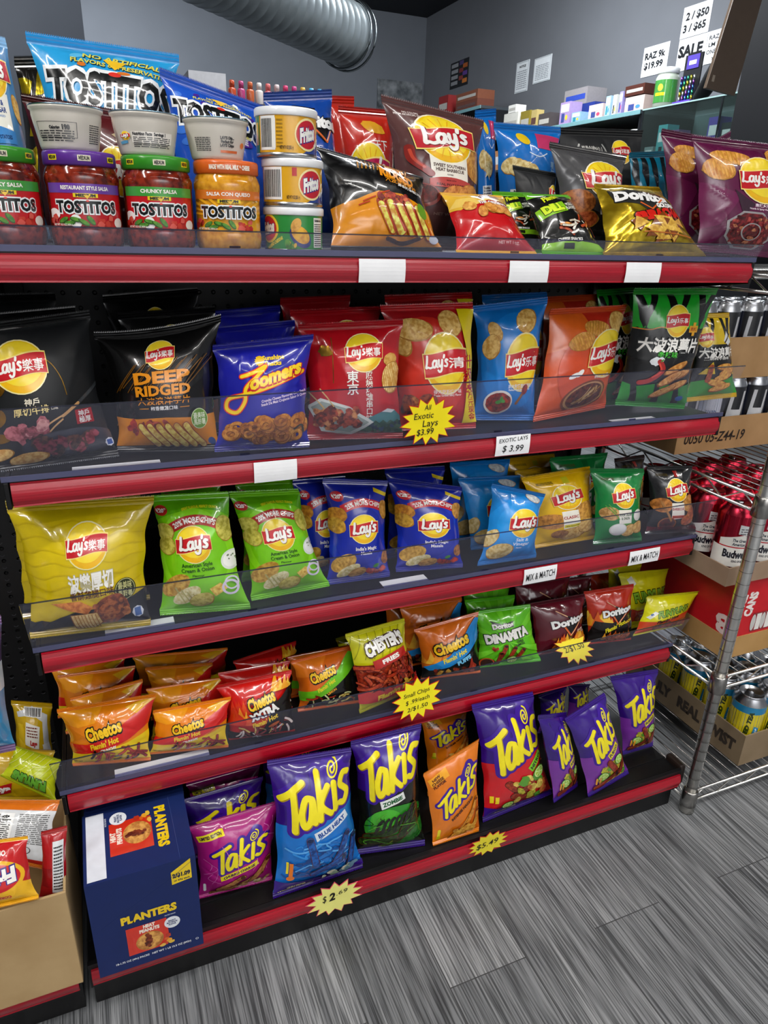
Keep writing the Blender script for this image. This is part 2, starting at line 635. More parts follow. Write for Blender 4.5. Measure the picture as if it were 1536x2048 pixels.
# ------------------------------------------------------------------ pillow bags
def bag_surface(nu, nv, cor, T, seed, sag=0.0, crumple=1.0, bsag=0.0):
    """cor: body corners TL,TR,BR,BL in the bag's own plane (a right, b up). Returns front and back grids (nv+1, nu+1, 3)."""
    rng = np.random.RandomState(seed)
    u, v = np.meshgrid(np.linspace(0, 1, nu + 1), np.linspace(0, 1, nv + 1))
    TL, TR, BR, BL = (np.array(q, float) for q in cor)
    Q = ((1 - v) * (1 - u))[..., None] * BL + ((1 - v) * u)[..., None] * BR + (v * (1 - u))[..., None] * TL + (v * u)[..., None] * TR
    w = (np.linalg.norm(TR - TL) + np.linalg.norm(BR - BL)) / 2
    h = (np.linalg.norm(TL - BL) + np.linalg.norm(TR - BR)) / 2
    e = np.clip(1 - np.abs(2 * v - 1) ** 2.6, 0, 1) ** 0.75
    c = np.clip(1 - np.abs(2 * u - 1) ** 2.4, 0, 1) ** 0.8
    pinch = 0.30 * T / w * e
    cx = (Q[:, :1] + Q[:, -1:]) / 2
    Q = cx + (Q - cx) * (1 - pinch)[..., None]
    Q[..., 1] -= sag * (1 - (2 * u - 1) ** 2) * v ** 5
    Q[..., 1] += bsag * (1 - (2 * u - 1) ** 2) * (1 - v) ** 5
    for side in (0, 1):
        k = rng.uniform(3, 7)
        Q[..., 0] += (0.008 * w) * np.sin(k * v * math.pi + rng.uniform(0, 6)) * e * (np.abs(2 * u - 1) ** 4) * ((u > .5) == side)
    mask = np.clip(np.minimum(u, 1 - u) * 7, 0, 1) * np.clip(np.minimum(v, 1 - v) * 14, 0, 1)
    S = w * 0.5 + h * 0.2
    grids = []
    for face in (0, 1):
        d = np.zeros_like(u)
        if nu > 0:
            for top in (0, 1):
                q = (1 - v) if top else v
                for _ in range(9):
                    uk, sl, L, wd = rng.uniform(0.05, 0.95), rng.uniform(-0.5, 0.5), rng.uniform(0.15, 0.5), rng.uniform(0.02, 0.055)
                    am = rng.uniform(0.3, 1.0) * rng.choice([-1, -1, 1]) * 0.026 * S
                    d += am * np.exp(-np.abs(u - uk - (sl + (0.5 - uk) * 0.5) * q) / wd) * np.clip(1 - q / L, 0, 1)
            for _ in range(6):        # creases that start at the side folds
                side, vk, sl, L, wd = rng.randint(2), rng.uniform(0.12, 0.88), rng.uniform(-0.9, 0.9), rng.uniform(0.15, 0.5), rng.uniform(0.012, 0.04)
                q = (1 - u) if side else u
                am = rng.uniform(0.3, 1) * rng.choice([-1, -1, 1]) * 0.026 * S
                d += am * np.exp(-np.abs(v - vk - sl * q * w / h) / wd) * np.clip(1 - q / L, 0, 1)
            for _ in range(3):        # long soft folds across
                th, ph = rng.uniform(0, math.pi), rng.uniform(0, 1)
                x = (u - 0.5) * math.cos(th) + (v - 0.5) * math.sin(th) - (ph - 0.5) * 0.8
                d += rng.uniform(0.3, 1) * rng.choice([-1, 1]) * 0.014 * S * np.exp(-np.abs(x) / rng.uniform(0.02, 0.07))
            nz = np.zeros_like(u)
            for _ in range(7):
                kx, ky = rng.uniform(-9, 9, 2)
                nz += rng.uniform(0.4, 1) * np.sin(kx * u * 1.4 + ky * v * 1.4 + rng.uniform(0, 6.3))
            d += 0.005 * S * nz
        depth = T / 2 * e * c + crumple * d * mask * (1 if face == 0 else 0.7)
        depth = np.maximum(depth, 0.0002 + 0 * depth)
        g = np.stack([Q[..., 0], -depth if face == 0 else depth * 0.95, Q[..., 1]], -1)
        grids.append(g)
    return grids


def grid_normals(g, sign):
    du = np.gradient(g, axis=1)
    dv = np.gradient(g, axis=0)
    n = np.cross(du, dv) * sign
    return n / (np.linalg.norm(n, axis=-1, keepdims=True) + 1e-12)


def grid_map(g, n):
    nv, nu = g.shape[0] - 1, g.shape[1] - 1

    def F(uv):
        x = uv[:, 0] * nu
        y = uv[:, 1] * nv
        i = np.clip(np.floor(x + 1e-7).astype(int), 0, nu - 1)
        j = np.clip(np.floor(y + 1e-7).astype(int), 0, nv - 1)
        fx = (x - i)[:, None]
        fy = (y - j)[:, None]

        def bl(a):
            return a[j, i] * (1 - fx) * (1 - fy) + a[j, i + 1] * fx * (1 - fy) + a[j + 1, i] * (1 - fx) * fy + a[j + 1, i + 1] * fx * fy
        nn = bl(n)
        return bl(g), nn / (np.linalg.norm(nn, axis=1, keepdims=True) + 1e-12)
    return F


ARTS = {}
BACKCOL = {}


def seal_strip(a, b0, b1, ydepth, spec, name, parent, seed, up):
    """crimped seal along a polyline of body-edge points a (n,3): b0 on the body, b1 the free zigzag edge"""
    n = len(a)
    rows = 6
    mb = MB()
    vs = []
    for r in range(rows + 1):
        t = r / rows
        for i in range(n):
            p = a[i] + (b1[i] - a[i]) * t
            y = ydepth * t * t + (0.0005 if r % 2 else -0.0005) * (1 if 0 < r < rows else 0)
            z = p[2]
            if r == rows:
                z += (0.0011 if i % 2 else -0.0011) * (1 if up else -1)
            vs.append((p[0], p[1] + y, z))
    N = len(vs)
    back = [(x, y + 0.0009, z) for x, y, z in vs]
    fs = []
    for r in range(rows):
        for i in range(n - 1):
            q = (r * n + i, r * n + i + 1, (r + 1) * n + i + 1, (r + 1) * n + i)
            fs.append(q)
            fs.append(tuple(N + k for k in q[::-1]))
    for i in range(n - 1):
        fs.append((rows * n + i, rows * n + i + 1, N + rows * n + i + 1, N + rows * n + i))
        fs.append((i + 1, i, N + i, N + i + 1))
    for r in range(rows):
        fs.append((r * n, (r + 1) * n, N + (r + 1) * n, N + r * n))
        fs.append(((r + 1) * n + n - 1, r * n + n - 1, N + r * n + n - 1, N + (r + 1) * n + n - 1))
    mb.add(vs + back, fs, spec, False)
    return mb.build(name, parent)


def make_bag(kind, label, group, loc, yaw, lean, cor, T, seed, sag=0.0, crumple=1.0, name='chip_bag', roll=0.0, backart=None, curl=0.0, v0=0.0):
    art = ARTS[kind]
    cor = [np.array(q, float) for q in cor]
    TL, TR, BR, BL = cor
    h = (np.linalg.norm(TL - BL) + np.linalg.norm(TR - BR)) / 2
    s = min(0.014, 0.055 * h) / h
    body = [TL + (BL - TL) * s, TR + (BR - TR) * s, BR + (TR - BR) * s, BL + (TL - BL) * s]
    nv = 50
    nu = max(18, min(54, int(round(50 * art.A))))
    k0 = int(round(nv * v0 / (1 - v0)))          # rows below the printed front (foot hidden behind other goods)
    na, nv = nv, nv + k0
    gf, gb = bag_surface(nu, nv, body, T, seed, sag, crumple)
    if lean > 0.05:                              # the back lies flat on what it leans over
        gb[..., 1] = np.minimum(gb[..., 1], np.maximum(0.0003, 0.8 * (gb[..., 2] - gb[..., 2].min()) / math.tan(lean)))
    nf, nb = grid_normals(gf, 1), grid_normals(gb, -1)
    mb = MB()
    w = nu + 1
    quads = [(j * w + i, j * w + i + 1, (j + 1) * w + i + 1, (j + 1) * w + i) for j in range(nv) for i in range(nu)]
    mb.add(gf.reshape(-1, 3), quads, art.base, True, nf.reshape(-1, 3))
    mb.add(gb.reshape(-1, 3), [q[::-1] for q in quads], art.back, True, nb.reshape(-1, 3))
    art.lay(mb, grid_map(gf[k0:], nf[k0:]), nu, na)
    root = mb.build(name, None, loc=loc, rot=(-lean, roll, yaw))
    tag(root, label, 'chip bag', group)
    up = [gf[-1, i] + np.array([0, 0, 1]) * 0 for i in range(w)]
    rng = np.random.RandomState(seed + 999)
    # seals: resample edge finely for the zigzag
    m = 3 * nu
    for top in (1, 0):
        edge = (gf[-1] + gb[-1]) / 2 if top else (gf[0] + gb[0]) / 2
        t = np.linspace(0, nu, m + 1)
        i = np.clip(t.astype(int), 0, nu - 1)
        fr = (t - i)[:, None]
        a = edge[i] * (1 - fr) + edge[i + 1] * fr
        c0, c1 = ((TL, TR) if top else (BL, BR))
        d0, d1 = ((body[0], body[1]) if top else (body[3], body[2]))
        uu = np.linspace(0, 1, m + 1)[:, None]
        off = (c0 - d0) * (1 - uu) + (c1 - d1) * uu
        b1 = a + np.stack([off[:, 0], np.zeros(m + 1), off[:, 1]], 1)
        seal_strip(a, None, b1, (curl or rng.uniform(-0.004, 0.003)) if top else 0.0, art.seal, 'top_seal' if top else 'bottom_seal', root, seed, top)
    return root

# ------------------------------------------------------------------ artwork of every kind of bag
YEL, RED, WHT, BLK = '#f4cf12', '#c0141f', '#f4f2ec', '#0b0b0c'
CHIP, CHIPD, RIDGE = 'food:#e9c271,#c58f3a', '#b07a2c', 'food:#e2a54a,#b86f24'
LAYS = [[(.14, 1.02), (.12, .5), (.05, .06), (.22, .1), (.42, .02), (.6, .06)],
        [(1.02, .52), (.84, .62), (.68, .4), (.72, .1), (.9, .06), (1.02, .34), (1.04, .6), (1.05, .2), (1.16, .04)],
        [(1.28, .62), (1.28, .25), (1.42, .08), (1.56, .28), (1.6, .62), (1.6, .1), (1.52, -.28), (1.34, -.36), (1.22, -.22)],
        [(1.8, .98), (1.76, .78)],
        [(2.16, .56), (2.02, .62), (1.93, .5), (2.04, .36), (2.14, .22), (2.04, .05), (1.86, .1)]]
TAKT = [[(0, .84), (.4, .92), (.86, 1.02)], [(.47, .92), (.44, .5), (.42, -.06)]]
TAKA = [[(1.16, .58), (.90, .64), (.70, .32), (.78, .0), (1.02, .10), (1.17, .54), (1.2, .0)]]
TAKK = [[(1.5, 1.05), (1.46, .5), (1.43, 0)], [(1.86, .66), (1.5, .36), (1.9, .0)]]
TAKI = [[(2.14, .64), (2.12, .02)]]
TAKS = [[(2.86, .62), (2.62, .68), (2.44, .5), (2.6, .34), (2.76, .16), (2.58, -.02), (2.36, .06)]]
SPIRAL = [[(2.16 + (.02 + .0125 * k) * math.cos(k * .7 + .6), .93 + (.02 + .0105 * k) * math.sin(k * .7 + .6)) for k in range(20)]]
TAKIS = TAKT + TAKA + TAKK + TAKI + TAKS


def lays(a, cx, cy, s, cjk=None, rot=0, us=False, sy=1.0, rim='#f7e9a8', ribbon='#c4161f'):
    c = rm(rot)

    def tr(pts):
        return np.array(pts) * [s, s] @ c.T + [cx, cy]
    a.ell(cx, cy, s * 1.05, s * 1.05 * sy, rim if not us else '#fbf3d8', rot)
    a.ell(cx, cy, s, s * sy, '#f6cf16', rot)
    x = np.linspace(-1.12 if us else -1.02, 1.14 if us else 1.02, 15)
    top = .40 * sy + .10 * np.sin(x * 2.2 + .4)
    bot = -.36 * sy + .10 * np.sin(x * 2.2 + .4)
    a.ell(cx, cy - s * .05, s * .93, s * .93 * sy, '#f2b90f', rot)
    a.ell(cx, cy + s * .12, s * .88, s * .84 * sy, '#f8da2c', rot)
    if us:
        for k in range(16):
            t = k * math.pi / 8
            a.lines([tr([(.45 * math.cos(t), .45 * sy * math.sin(t)), (.86 * math.cos(t), .86 * sy * math.sin(t))])], s * .03, '#eda712', False, False)
    pts = [(p, q) for p, q in zip(x, top)] + [(p, q) for p, q in zip(x[::-1], bot[::-1])]
    a.poly(tr([(p * 1.03, q * 1.12) for p, q in pts]), '#f9e27c')
    a.poly(tr(pts), ribbon)
    if cjk:
        q = tr([(-.42, 0.02)])[0]
        a.glyphs(LAYS, q[0] - s * .03, q[1], s * .46, s * .52, s * .088, WHT, rot + 4, .15)
        q = tr([(.50, 0.04)])[0]
        a.txt(cjk, *q, s * .36, WHT, w=s * .82, rot=rot, bold=.03)
    else:
        q = tr([(0.02, 0.0)])[0]
        a.glyphs(LAYS, q[0] + s * .02, q[1] - s * .03, s * .74, s * .68, s * .175, '#7d0d14', rot + 5, .12)
        a.glyphs(LAYS, *q, s * .76, s * .70, s * .145, WHT, rot + 5, .12)


def chip(a, cx, cy, rx, ry, rot=0, col=CHIP, ridged=False, spots=True):
    a.ell(cx, cy, rx, ry, CHIPD, rot, 20, .04)
    a.ell(cx - rx * .03, cy + ry * .04, rx * .95, ry * .94, col, rot, 20, .03)
    if ridged:
        c = rm(rot)
        ln = []
        for k in range(-4, 5):
            x = k * .2
            yy = .9 * math.sqrt(max(0, 1 - x * x))
            ln.append(np.array([(x * rx, -yy * ry), (x * rx, yy * ry)]) @ c.T + [cx, cy])
        a.lines(ln, rx * .07, '#c98d35', False, False)


def pile(a, x0, y0, x1, y1, n, cols, size, seed, kind='chip'):
    r = random.Random(seed)
    for _ in range(n):
        x, y = r.uniform(x0, x1), r.uniform(y0, y1)
        c = r.choice(cols)
        s = size * r.uniform(.7, 1.3)
        if kind == 'chip':
            chip(a, x, y, s, s * r.uniform(.6, .9), r.uniform(0, 180), c)
        elif kind == 'stick':
            t = r.uniform(0, math.pi)
            p = [(x - s * math.cos(t), y - s * math.sin(t)), (x + s * .2 * math.sin(t), y - s * .2 * math.cos(t)), (x + s * math.cos(t), y + s * math.sin(t))]
            a.lines([p], s * .5, '#5c160a')
            a.lines([p], s * .36, c)
        elif kind == 'ring':
            a.ring(x, y, s * .45, s, '#8a4d12', 14, .8)
            a.ring(x, y + s * .06, s * .5, s * .93, c, 14, .8)
        elif kind == 'tri':
            a.star(x, y, s * .55, s, 3, '#7c3d0c', r.uniform(0, 120))
            a.star(x, y, s * .48, s * .9, 3, c, r.uniform(0, 120))
        elif kind == 'blob':
            a.ell(x, y, s, s * r.uniform(.5, .9), c, r.uniform(0, 180), 9, .25)


def roll_chip(a, x, y, L, w, rot, c='food:#a83a1c,#6e1c0c', inner='#3d0f08'):
    d = rm(rot) @ np.array([L / 2, 0])
    a.lines([[(x - d[0], y - d[1]), (x + d[0], y + d[1])]], w, '#5a150a', False)
    a.lines([[(x - d[0], y - d[1]), (x + d[0], y + d[1])]], w * .86, c, False)
    a.ell(x + d[0], y + d[1], w * .3, w * .42, inner, rot)


def lime(a, x, y, r):
    a.ell(x, y, r, r * .9, '#3f8f1c')
    a.ell(x, y, r * .86, r * .77, '#d9ee9a')
    for k in range(6):
        t = k * math.pi / 3
        a.poly([(x + r * .1 * math.cos(t), y + r * .1 * math.sin(t)), (x + r * .75 * math.cos(t - .38), y + r * .66 * math.sin(t - .38)), (x + r * .75 * math.cos(t + .38), y + r * .66 * math.sin(t + .38))], '#9fcf3e')


def jag(x0, x1, y, amp, n, seed, ybot):
    r = random.Random(seed)
    return [(x0 + (x1 - x0) * k / n, y + amp * (1 if k % 2 else -1) * r.uniform(.4, 1)) for k in range(n + 1)] + [(x1, ybot), (x0, ybot)]


def table(a, x0, y0, x1, y1, n, col='#222222'):
    """fine-print panel"""
    r = random.Random(3)
    for k in range(n):
        y = y1 - (y1 - y0) * (k + .5) / n
        x = x0
        while x < x1 - .02 * (x1 - x0):
            L = (x1 - x0) * r.uniform(.08, .25)
            a.rect(x, y - (y1 - y0) / n * .22, min(x + L, x1), y + (y1 - y0) / n * .22, col)
            x += L + (x1 - x0) * .03


def barcode(a, x0, y0, x1, y1, n=22, col='#111111'):
    r = random.Random(11)
    a.rect(x0, y0, x1, y1, '#f3f3f0')
    x = x0 + (x1 - x0) * .06
    while x < x1 - (x1 - x0) * .08:
        w = (x1 - x0) / n * r.choice([.3, .5, .9])
        a.rect(x, y0 + (y1 - y0) * .08, x + w, y1 - (y1 - y0) * .08, col)
        x += w + (x1 - x0) / n * r.choice([.4, .7])


def art(key, A, base, seal=None, back=None):
    a = ARTS[key] = Art(A, base, seal, back)
    return a


# ---- second shelf
a = art('kobe', .86, 'matte:#17191b', '#101112')
a.ell(.02, .60, .12, .10, 'gold:#c9901c,#8a5c0c'); a.ell(-.02, .36, .14, .1, 'gold:#c9901c,#8a5c0c'); a.ell(.05, .2, .1, .04, 'gold:#c9901c,#8a5c0c')
a.lines([[(.40, .80), (.50, .72), (.56, .60), (.58, .48)]], .006, 'gold:#b98a2c,#7a5a1c')
lays(a, .27, .72, .19, '樂事')
a.txt('神戶', .31, .46, .042, '#efe6cf', bold=.02); a.txt('厚切牛排', .30, .395, .046, '#f1d98a', bold=.02, rot=4); a.txt('口味', .47, .40, .02, '#efe6cf')
a.lines([[(.86, .53), (.66, .41)]], .026, '#3b3f42', False); a.lines([[(.66, .41), (.52, .33)]], .022, '#c99a62', False)
a.lines([[(.53, .34), (.44, .30), (.36, .25)]], .012, '#d3a46c'); a.lines([[(.52, .31), (.45, .26), (.39, .20)]], .012, '#d3a46c')
pile(a, .16, .20, .40, .30, 16, ['food:#b96a70,#7d3038', 'food:#a2505a,#5b2026', 'food:#d59a94,#99505a'], .055, 4, 'blob')
a.ell(.55, .12, .33, .11, '#3a3d47'); pile(a, .32, .08, .62, .16, 22, ['food:#6d4436,#30180f', 'food:#8b3a44,#4a161d', 'food:#4c3128,#1d100b'], .06, 8, 'blob')
pile(a, .58, .08, .78, .18, 10, ['food:#a84b55,#6d2028', 'food:#5c382c,#26130c'], .05, 9, 'blob')
a.rect(.62, .25, .76, .36, '#a3101c'); a.txt('神戶\n極厚', .69, .305, .036, WHT, bold=.03)
chip(a, .08, .07, .09, .05, 10); chip(a, .27, .04, .13, .05, 5)
a.star(.83, .07, .03, .035, 8, '#dfe4ee'); a.rect(.81, .05, .85, .09, '#3d5fa8')

a = art('ridged', .96, '#101010', '#0c0c0d')
a.poly([(0, 0), (.96, 0), (.96, .27), (.75, .255), (.5, .27), (.2, .26), (0, .28)], '#d98608')
for k in range(17):
    x = .16 + k * .042
    a.lines([[(x - .13, .50 + .02 * (k % 3)), (x + .1, .74 + .03 * (k % 2))]], .008, '#6d4409', False, False)
lays(a, .49, .80, .12, '樂事')
a.txt('DEEP', .49, .615, .095, '#e08c0e', w=.50, bold=.045); a.txt('RIDGED', .49, .505, .085, '#e08c0e', w=.50, bold=.04); a.txt('大波浪洋芋片', .49, .415, .05, '#e08c0e', w=.50, bold=.035)
a.txt('椒香嫩雞口味', .49, .352, .027, WHT, w=.26, bold=.025)
a.lines([[(.25, .352), (.34, .352)]], .006, '#e08c0e', False, False); a.lines([[(.64, .352), (.73, .352)]], .006, '#e08c0e', False, False)
pile(a, .12, .14, .52, .22, 34, ['food:#b2301c,#6a120a', 'food:#c7542a,#7e1f10', 'food:#8a1f12,#4a0c08'], .035, 5, 'blob')
for k in range(6):
    x = .22 + .085 * k
    a.lines([[(x + .03, .20), (x + .08, .13), (x + .17, .03)]], .066, '#8f3a10'); a.lines([[(x + .03, .20), (x + .08, .13), (x + .17, .03)]], .052, 'food:#e5cf63,#c2922c')
a.ell(.80, .245, .075, .085, '#d7ecab'); a.ell(.80, .245, .07, .08, '#5f8f1e'); a.txt('最美味\n馬鈴薯', .80, .245, .04, '#e8f2c8', w=.11, bold=.03)
a.ell(.90, .03, .035, .035, '#2b4f8d')

a = art('zoomers', .92, '#1c1fa0', '#15188a')
a.star(.40, .855, .035, .05, 14, '#f0c318'); a.txt('Sunshine\nSnacks', .54, .85, .042, '#f3cf1f', w=.22, bold=.04)
ZP = [[(.22, .72), (.34, .75), (.46, .80), (.36, .70), (.26, .60), (.25, .47), (.17, .36), (.07, .40), (.09, .50), (.25, .54), (.5, .60), (.86, .72)]]
a.lines(ZP, .055, '#e02020'); a.lines(ZP, .034, '#f7d21a')
a.otxt('oomers', .57, .69, .13, '#f7d21a', '#c81a1a', .06, w=.56, rot=14, bold=.05, shear=.25)
a.txt('Crunchy Cheese Flavoured Corn Snack\nSnack De Maiz Crujiente Sabor A Queso', .66, .475, .026, '#e9d8f0', w=.50, rot=9, bold=.03)
pile(a, .12, .06, .86, .27, 60, ['food:#d98d2a,#a85a10', 'food:#e5a23c,#b86a14', 'food:#c87a1c,#8c480c'], .07, 12, 'ring')
a.lines([[(.76, .16), (.84, .19), (.86, .12)]], .02, '#2e2410')

a = art('tokyo', .88, '#b5101c', '#a50d18')
a.lines([[(.24, .92), (.22, .5)]], .006, 'gold:#b98f35,#7a5a1c'); a.ell(.17, .80, .06, .06, 'gold:#c9a03a,#8a621c', 0, 14, .25)
lays(a, .52, .77, .17, '樂事')
a.txt('東\n京', .40, .50, .085, WHT, bold=.02); a.txt('照\n燒\n烤\n雞\n串\n口\n味', .56, .36, .052, '#efe6da', bold=.015)
chip(a, .78, .70, .07, .06, 20, CHIP, True); chip(a, .79, .53, .1, .15, -12, 'food:#f0d690,#c99a4a', True)
a.poly([(.46, .12), (.62, .19), (.74, .24), (.82, .22), (.88, .16), (.88, 0), (.46, 0)], '#3f7f84'); a.poly([(.68, .215), (.74, .245), (.82, .225), (.78, .20), (.73, .21)], '#d7e2e2')
a.poly(jag(.36, .88, .12, .02, 14, 2, 0), '#27503f'); pile(a, .45, .02, .86, .10, 26, ['#2c4f66', '#39604b', '#7a4a68', '#20394a'], .03, 21, 'blob')
a.poly([(-.01, .28), (.10, .36), (.36, .28), (.60, .12), (.40, .0), (.12, .04)], '#cdd3cb'); a.poly([(.02, .27), (.11, .33), (.34, .26), (.55, .12), (.38, .03), (.14, .07)], '#8d9a92')
pile(a, .08, .08, .44, .27, 34, ['food:#7a2c18,#36100a', 'food:#b0492a,#651c10', 'food:#92381f,#451408', 'food:#cf8a50,#8e4a20'], .05, 31, 'blob')
a.lines([[(.0, .42), (.14, .26)]], .01, '#c9a86a', False); a.lines([[(.1, .45), (.22, .28)]], .01, '#c9a86a', False)

a = art('texas', .72, '#bd1a1c', '#b11418', '#b11418')
a.poly([(.0, 1), (.5, 1), (.35, .72), (.12, .55), (0, .5)], '#a4141a'); a.ell(.30, .5, .34, .45, '#cc2a1e'); a.ell(.30, .5, .28, .38, '#d3321f')
chip(a, .08, .74, .08, .13, 8); chip(a, .20, .84, .16, .10, -4); chip(a, .52, .88, .10, .12, 30)
lays(a, .44, .54, .20, '清', sy=1.3)
a.txt('得克萨斯烧烤味', .44, .295, .03, '#f3d9d0', w=.28); a.txt('Texas Grilled BBQ Flavor', .44, .262, .018, '#f3d9d0', w=.28)
a.poly([(.58, 1), (.72, 1), (.72, 0), (.58, 0), (.64, .3), (.66, .6), (.62, .84)], '#e9d012'); a.txt('升\n级\n装', .66, .44, .085, '#b9161c', bold=.06); a.txt('万\n元\n现\n金', .68, .15, .05, '#b9161c', bold=.05)
pile(a, .02, .1, .36, .24, 18, ['food:#9a4a28,#5b1e10', 'food:#b9743c,#7a3c18', 'food:#6e2c18,#38120a'], .06, 41, 'blob')

a = art('italian', .68, '#0f74c8', '#0d68b8', '#0d5ea6')
a.ell(.36, .5, .34, .46, '#1580d6')
chip(a, .16, .80, .06, .1, 20); chip(a, .12, .66, .08, .12, -10); chip(a, .48, .87, .11, .11, 10)
lays(a, .46, .50, .20, '乐事', sy=1.3)
a.txt('意大利番茄红烩味', .44, .285, .03, '#e3eef8', w=.28); a.txt('Italian Red Stew Flavor', .44, .252, .018, '#e3eef8', w=.26)
a.ell(.22, .13, .15, .12, '#e9e6dc'); a.ell(.22, .13, .13, .10, 'food:#a8291a,#6a120c', 0, 24, .03); pile(a, .13, .07, .31, .19, 26, ['food:#b83a22,#7a1a10', 'food:#8c2014,#521008'], .022, 51, 'blob')
a.ell(.22, .14, .03, .018, '#3e8a2c', 20); a.ell(.26, .15, .03, .018, '#4fa036', -20); a.ell(.24, .17, .026, .016, '#3e8a2c', 70)
a.lines([[(.50, .25), (.42, .12)]], .03, '#8a5a30'); a.ell(.50, .25, .035, .05, 'food:#9a2a1c,#5d120c', -20)

a = art('hotpot', .74, '#d8541c', '#c4461a', '#b84218')
a.poly([(0, 1), (.45, 1), (.2, .7), (0, .62)], '#e2641c'); a.poly([(.30, 1), (.72, 1), (.74, .86), (.5, .82), (.34, .9)], '#c52a18'); a.ell(.42, .45, .34, .42, '#cf4a22')
chip(a, .42, .84, .14, .08, -12, RIDGE, True); chip(a, .26, .72, .13, .09, 18, RIDGE, True); chip(a, .66, .88, .1, .13, 40)
lays(a, .56, .57, .22, '乐事', sy=1.1)
a.txt('韩式泡菜', .52, .345, .03, '#f7ddc8', w=.18)
a.ell(.40, .15, .22, .16, '#7a3a1c', 12); a.ell(.40, .15, .20, .14, '#b98a58', 12); a.ell(.40, .15, .18, .125, 'food:#6f2c14,#3c1408', 12)
r = random.Random(5)
for k in range(16):
    a.lines([[(.28 + r.uniform(0, .1), .06 + r.uniform(0, .05)), (.40 + r.uniform(-.04, .06), .14), (.46 + r.uniform(-.04, .08), .20 + r.uniform(-.02, .05))]], .009, r.choice(['#d8b47a', '#b88a4a', '#8a5a2a']))
a.ell(.22, .38, .05, .025, WHT, 30); a.ell(.27, .40, .045, .025, WHT, 50)

a = art('spicy', .66, '#0d0e0e', '#128a1c', '#0c4a14')
a.rect(0, .70, .66, 1, '#1fa82b')
for x, s in ((.02, 1), (.14, -1), (.26, 1), (.40, -1), (.52, 1), (.62, -1)):
    a.poly([(x, 1), (x + .055, 1), (x + .03 + .06 * s, .80), (x + .05 * s, .70), (x - .03 + .05 * s, .78)], '#0c0d0d')
a.poly(jag(0, .66, .70, .016, 22, 3, .66), '#0d0e0e'); a.lines([[(0, .70), (.12, .69), (.2, .715), (.3, .70)]], .01, '#c9822c')
lays(a, .34, .77, .10, '乐事', sy=1.4)
a.rect(.46, .67, .55, .73, '#e8a81c'); a.rect(.49, .64, .52, .76, '#e8a81c'); a.txt('热辣', .505, .70, .025, '#b81c10')
a.otxt('大波浪薯片', .32, .55, .10, WHT, '#3a3c3c', .05, w=.54, bold=.06); a.txt('辛辣味', .30, .465, .045, '#3fc42c', w=.18, bold=.05)
a.ell(.22, .40, .06, .04, '#dfe3e6', 20, 16, .2); a.lines([[(.24, .40), (.28, .32), (.20, .22), (.12, .19)]], .045, '#a8180f'); a.lines([[(.24, .38), (.27, .31), (.21, .25)]], .015, '#e0402a'); a.lines([[(.27, .42), (.25, .40)]], .014, '#3d8a22', False)
a.poly([(.0, 0), (.66, 0), (.66, .2), (.5, .16), (.3, .2), (.1, .15), (0, .18)], '#1c8a26')
for x in (.05, .25, .45):
    a.poly([(x, .2), (x + .05, .17), (x + .12, 0), (x + .05, 0)], '#0d0e0e')
for x, y, q in ((.42, .34, 30), (.48, .28, 20), (.38, .24, 35), (.46, .17, 25), (.36, .12, 30)):
    a.ell(x, y, .13, .04, '#8a4a14', q, 16, .05); a.ell(x, y + .006, .12, .032, 'food:#e2a85a,#b9742a', q, 16, .05)
a.ell(.56, .05, .04, .025, '#2f62a8')

a = art('wave_yellow', .62, '#0d0e0e', '#c9a414', '#6a5a10')
a.rect(0, .68, .62, 1, '#d9b81c')
for x, s in ((.05, 1), (.2, -1), (.38, 1), (.52, -1)):
    a.poly([(x, 1), (x + .07, 1), (x + .03 + .06 * s, .8), (x + .05 * s, .68), (x - .03 + .05 * s, .78)], '#0c0d0d')
lays(a, .1, .77, .09, '乐事', sy=1.4); a.poly([(.36, .72), (.44, .84), (.52, .70), (.44, .66)], '#d9dde0'); a.lines([[(.38, .70), (.5, .8)]], .02, '#40282a', False)
a.otxt('大波浪薯片', .30, .575, .10, WHT, '#3a3c3c', .05, w=.54, bold=.06); a.txt('黑胡椒牛排味', .26, .50, .03, WHT, w=.36)
a.poly([(0, 0), (.62, 0), (.62, .26), (.4, .2), (.2, .24), (0, .2)], '#2f9a2c'); a.poly([(.05, .3), (.2, .46), (.24, .3)], '#d9b81c'); a.poly([(.46, .3), (.58, .44), (.6, .26)], '#d9b81c')
for x, y, q in ((.40, .38, 0), (.44, .31, 10), (.38, .25, 10), (.3, .17, -15), (.36, .11, 12)):
    a.ell(x, y, .15, .05, '#8a4a14', q, 16, .05); a.ell(x, y + .006, .14, .042, 'food:#eab04e,#c07a22', q, 16, .05)
a.lines([[(.18, .40), (.16, .22)]], .06, 'food:#b0501c,#70280c', False)

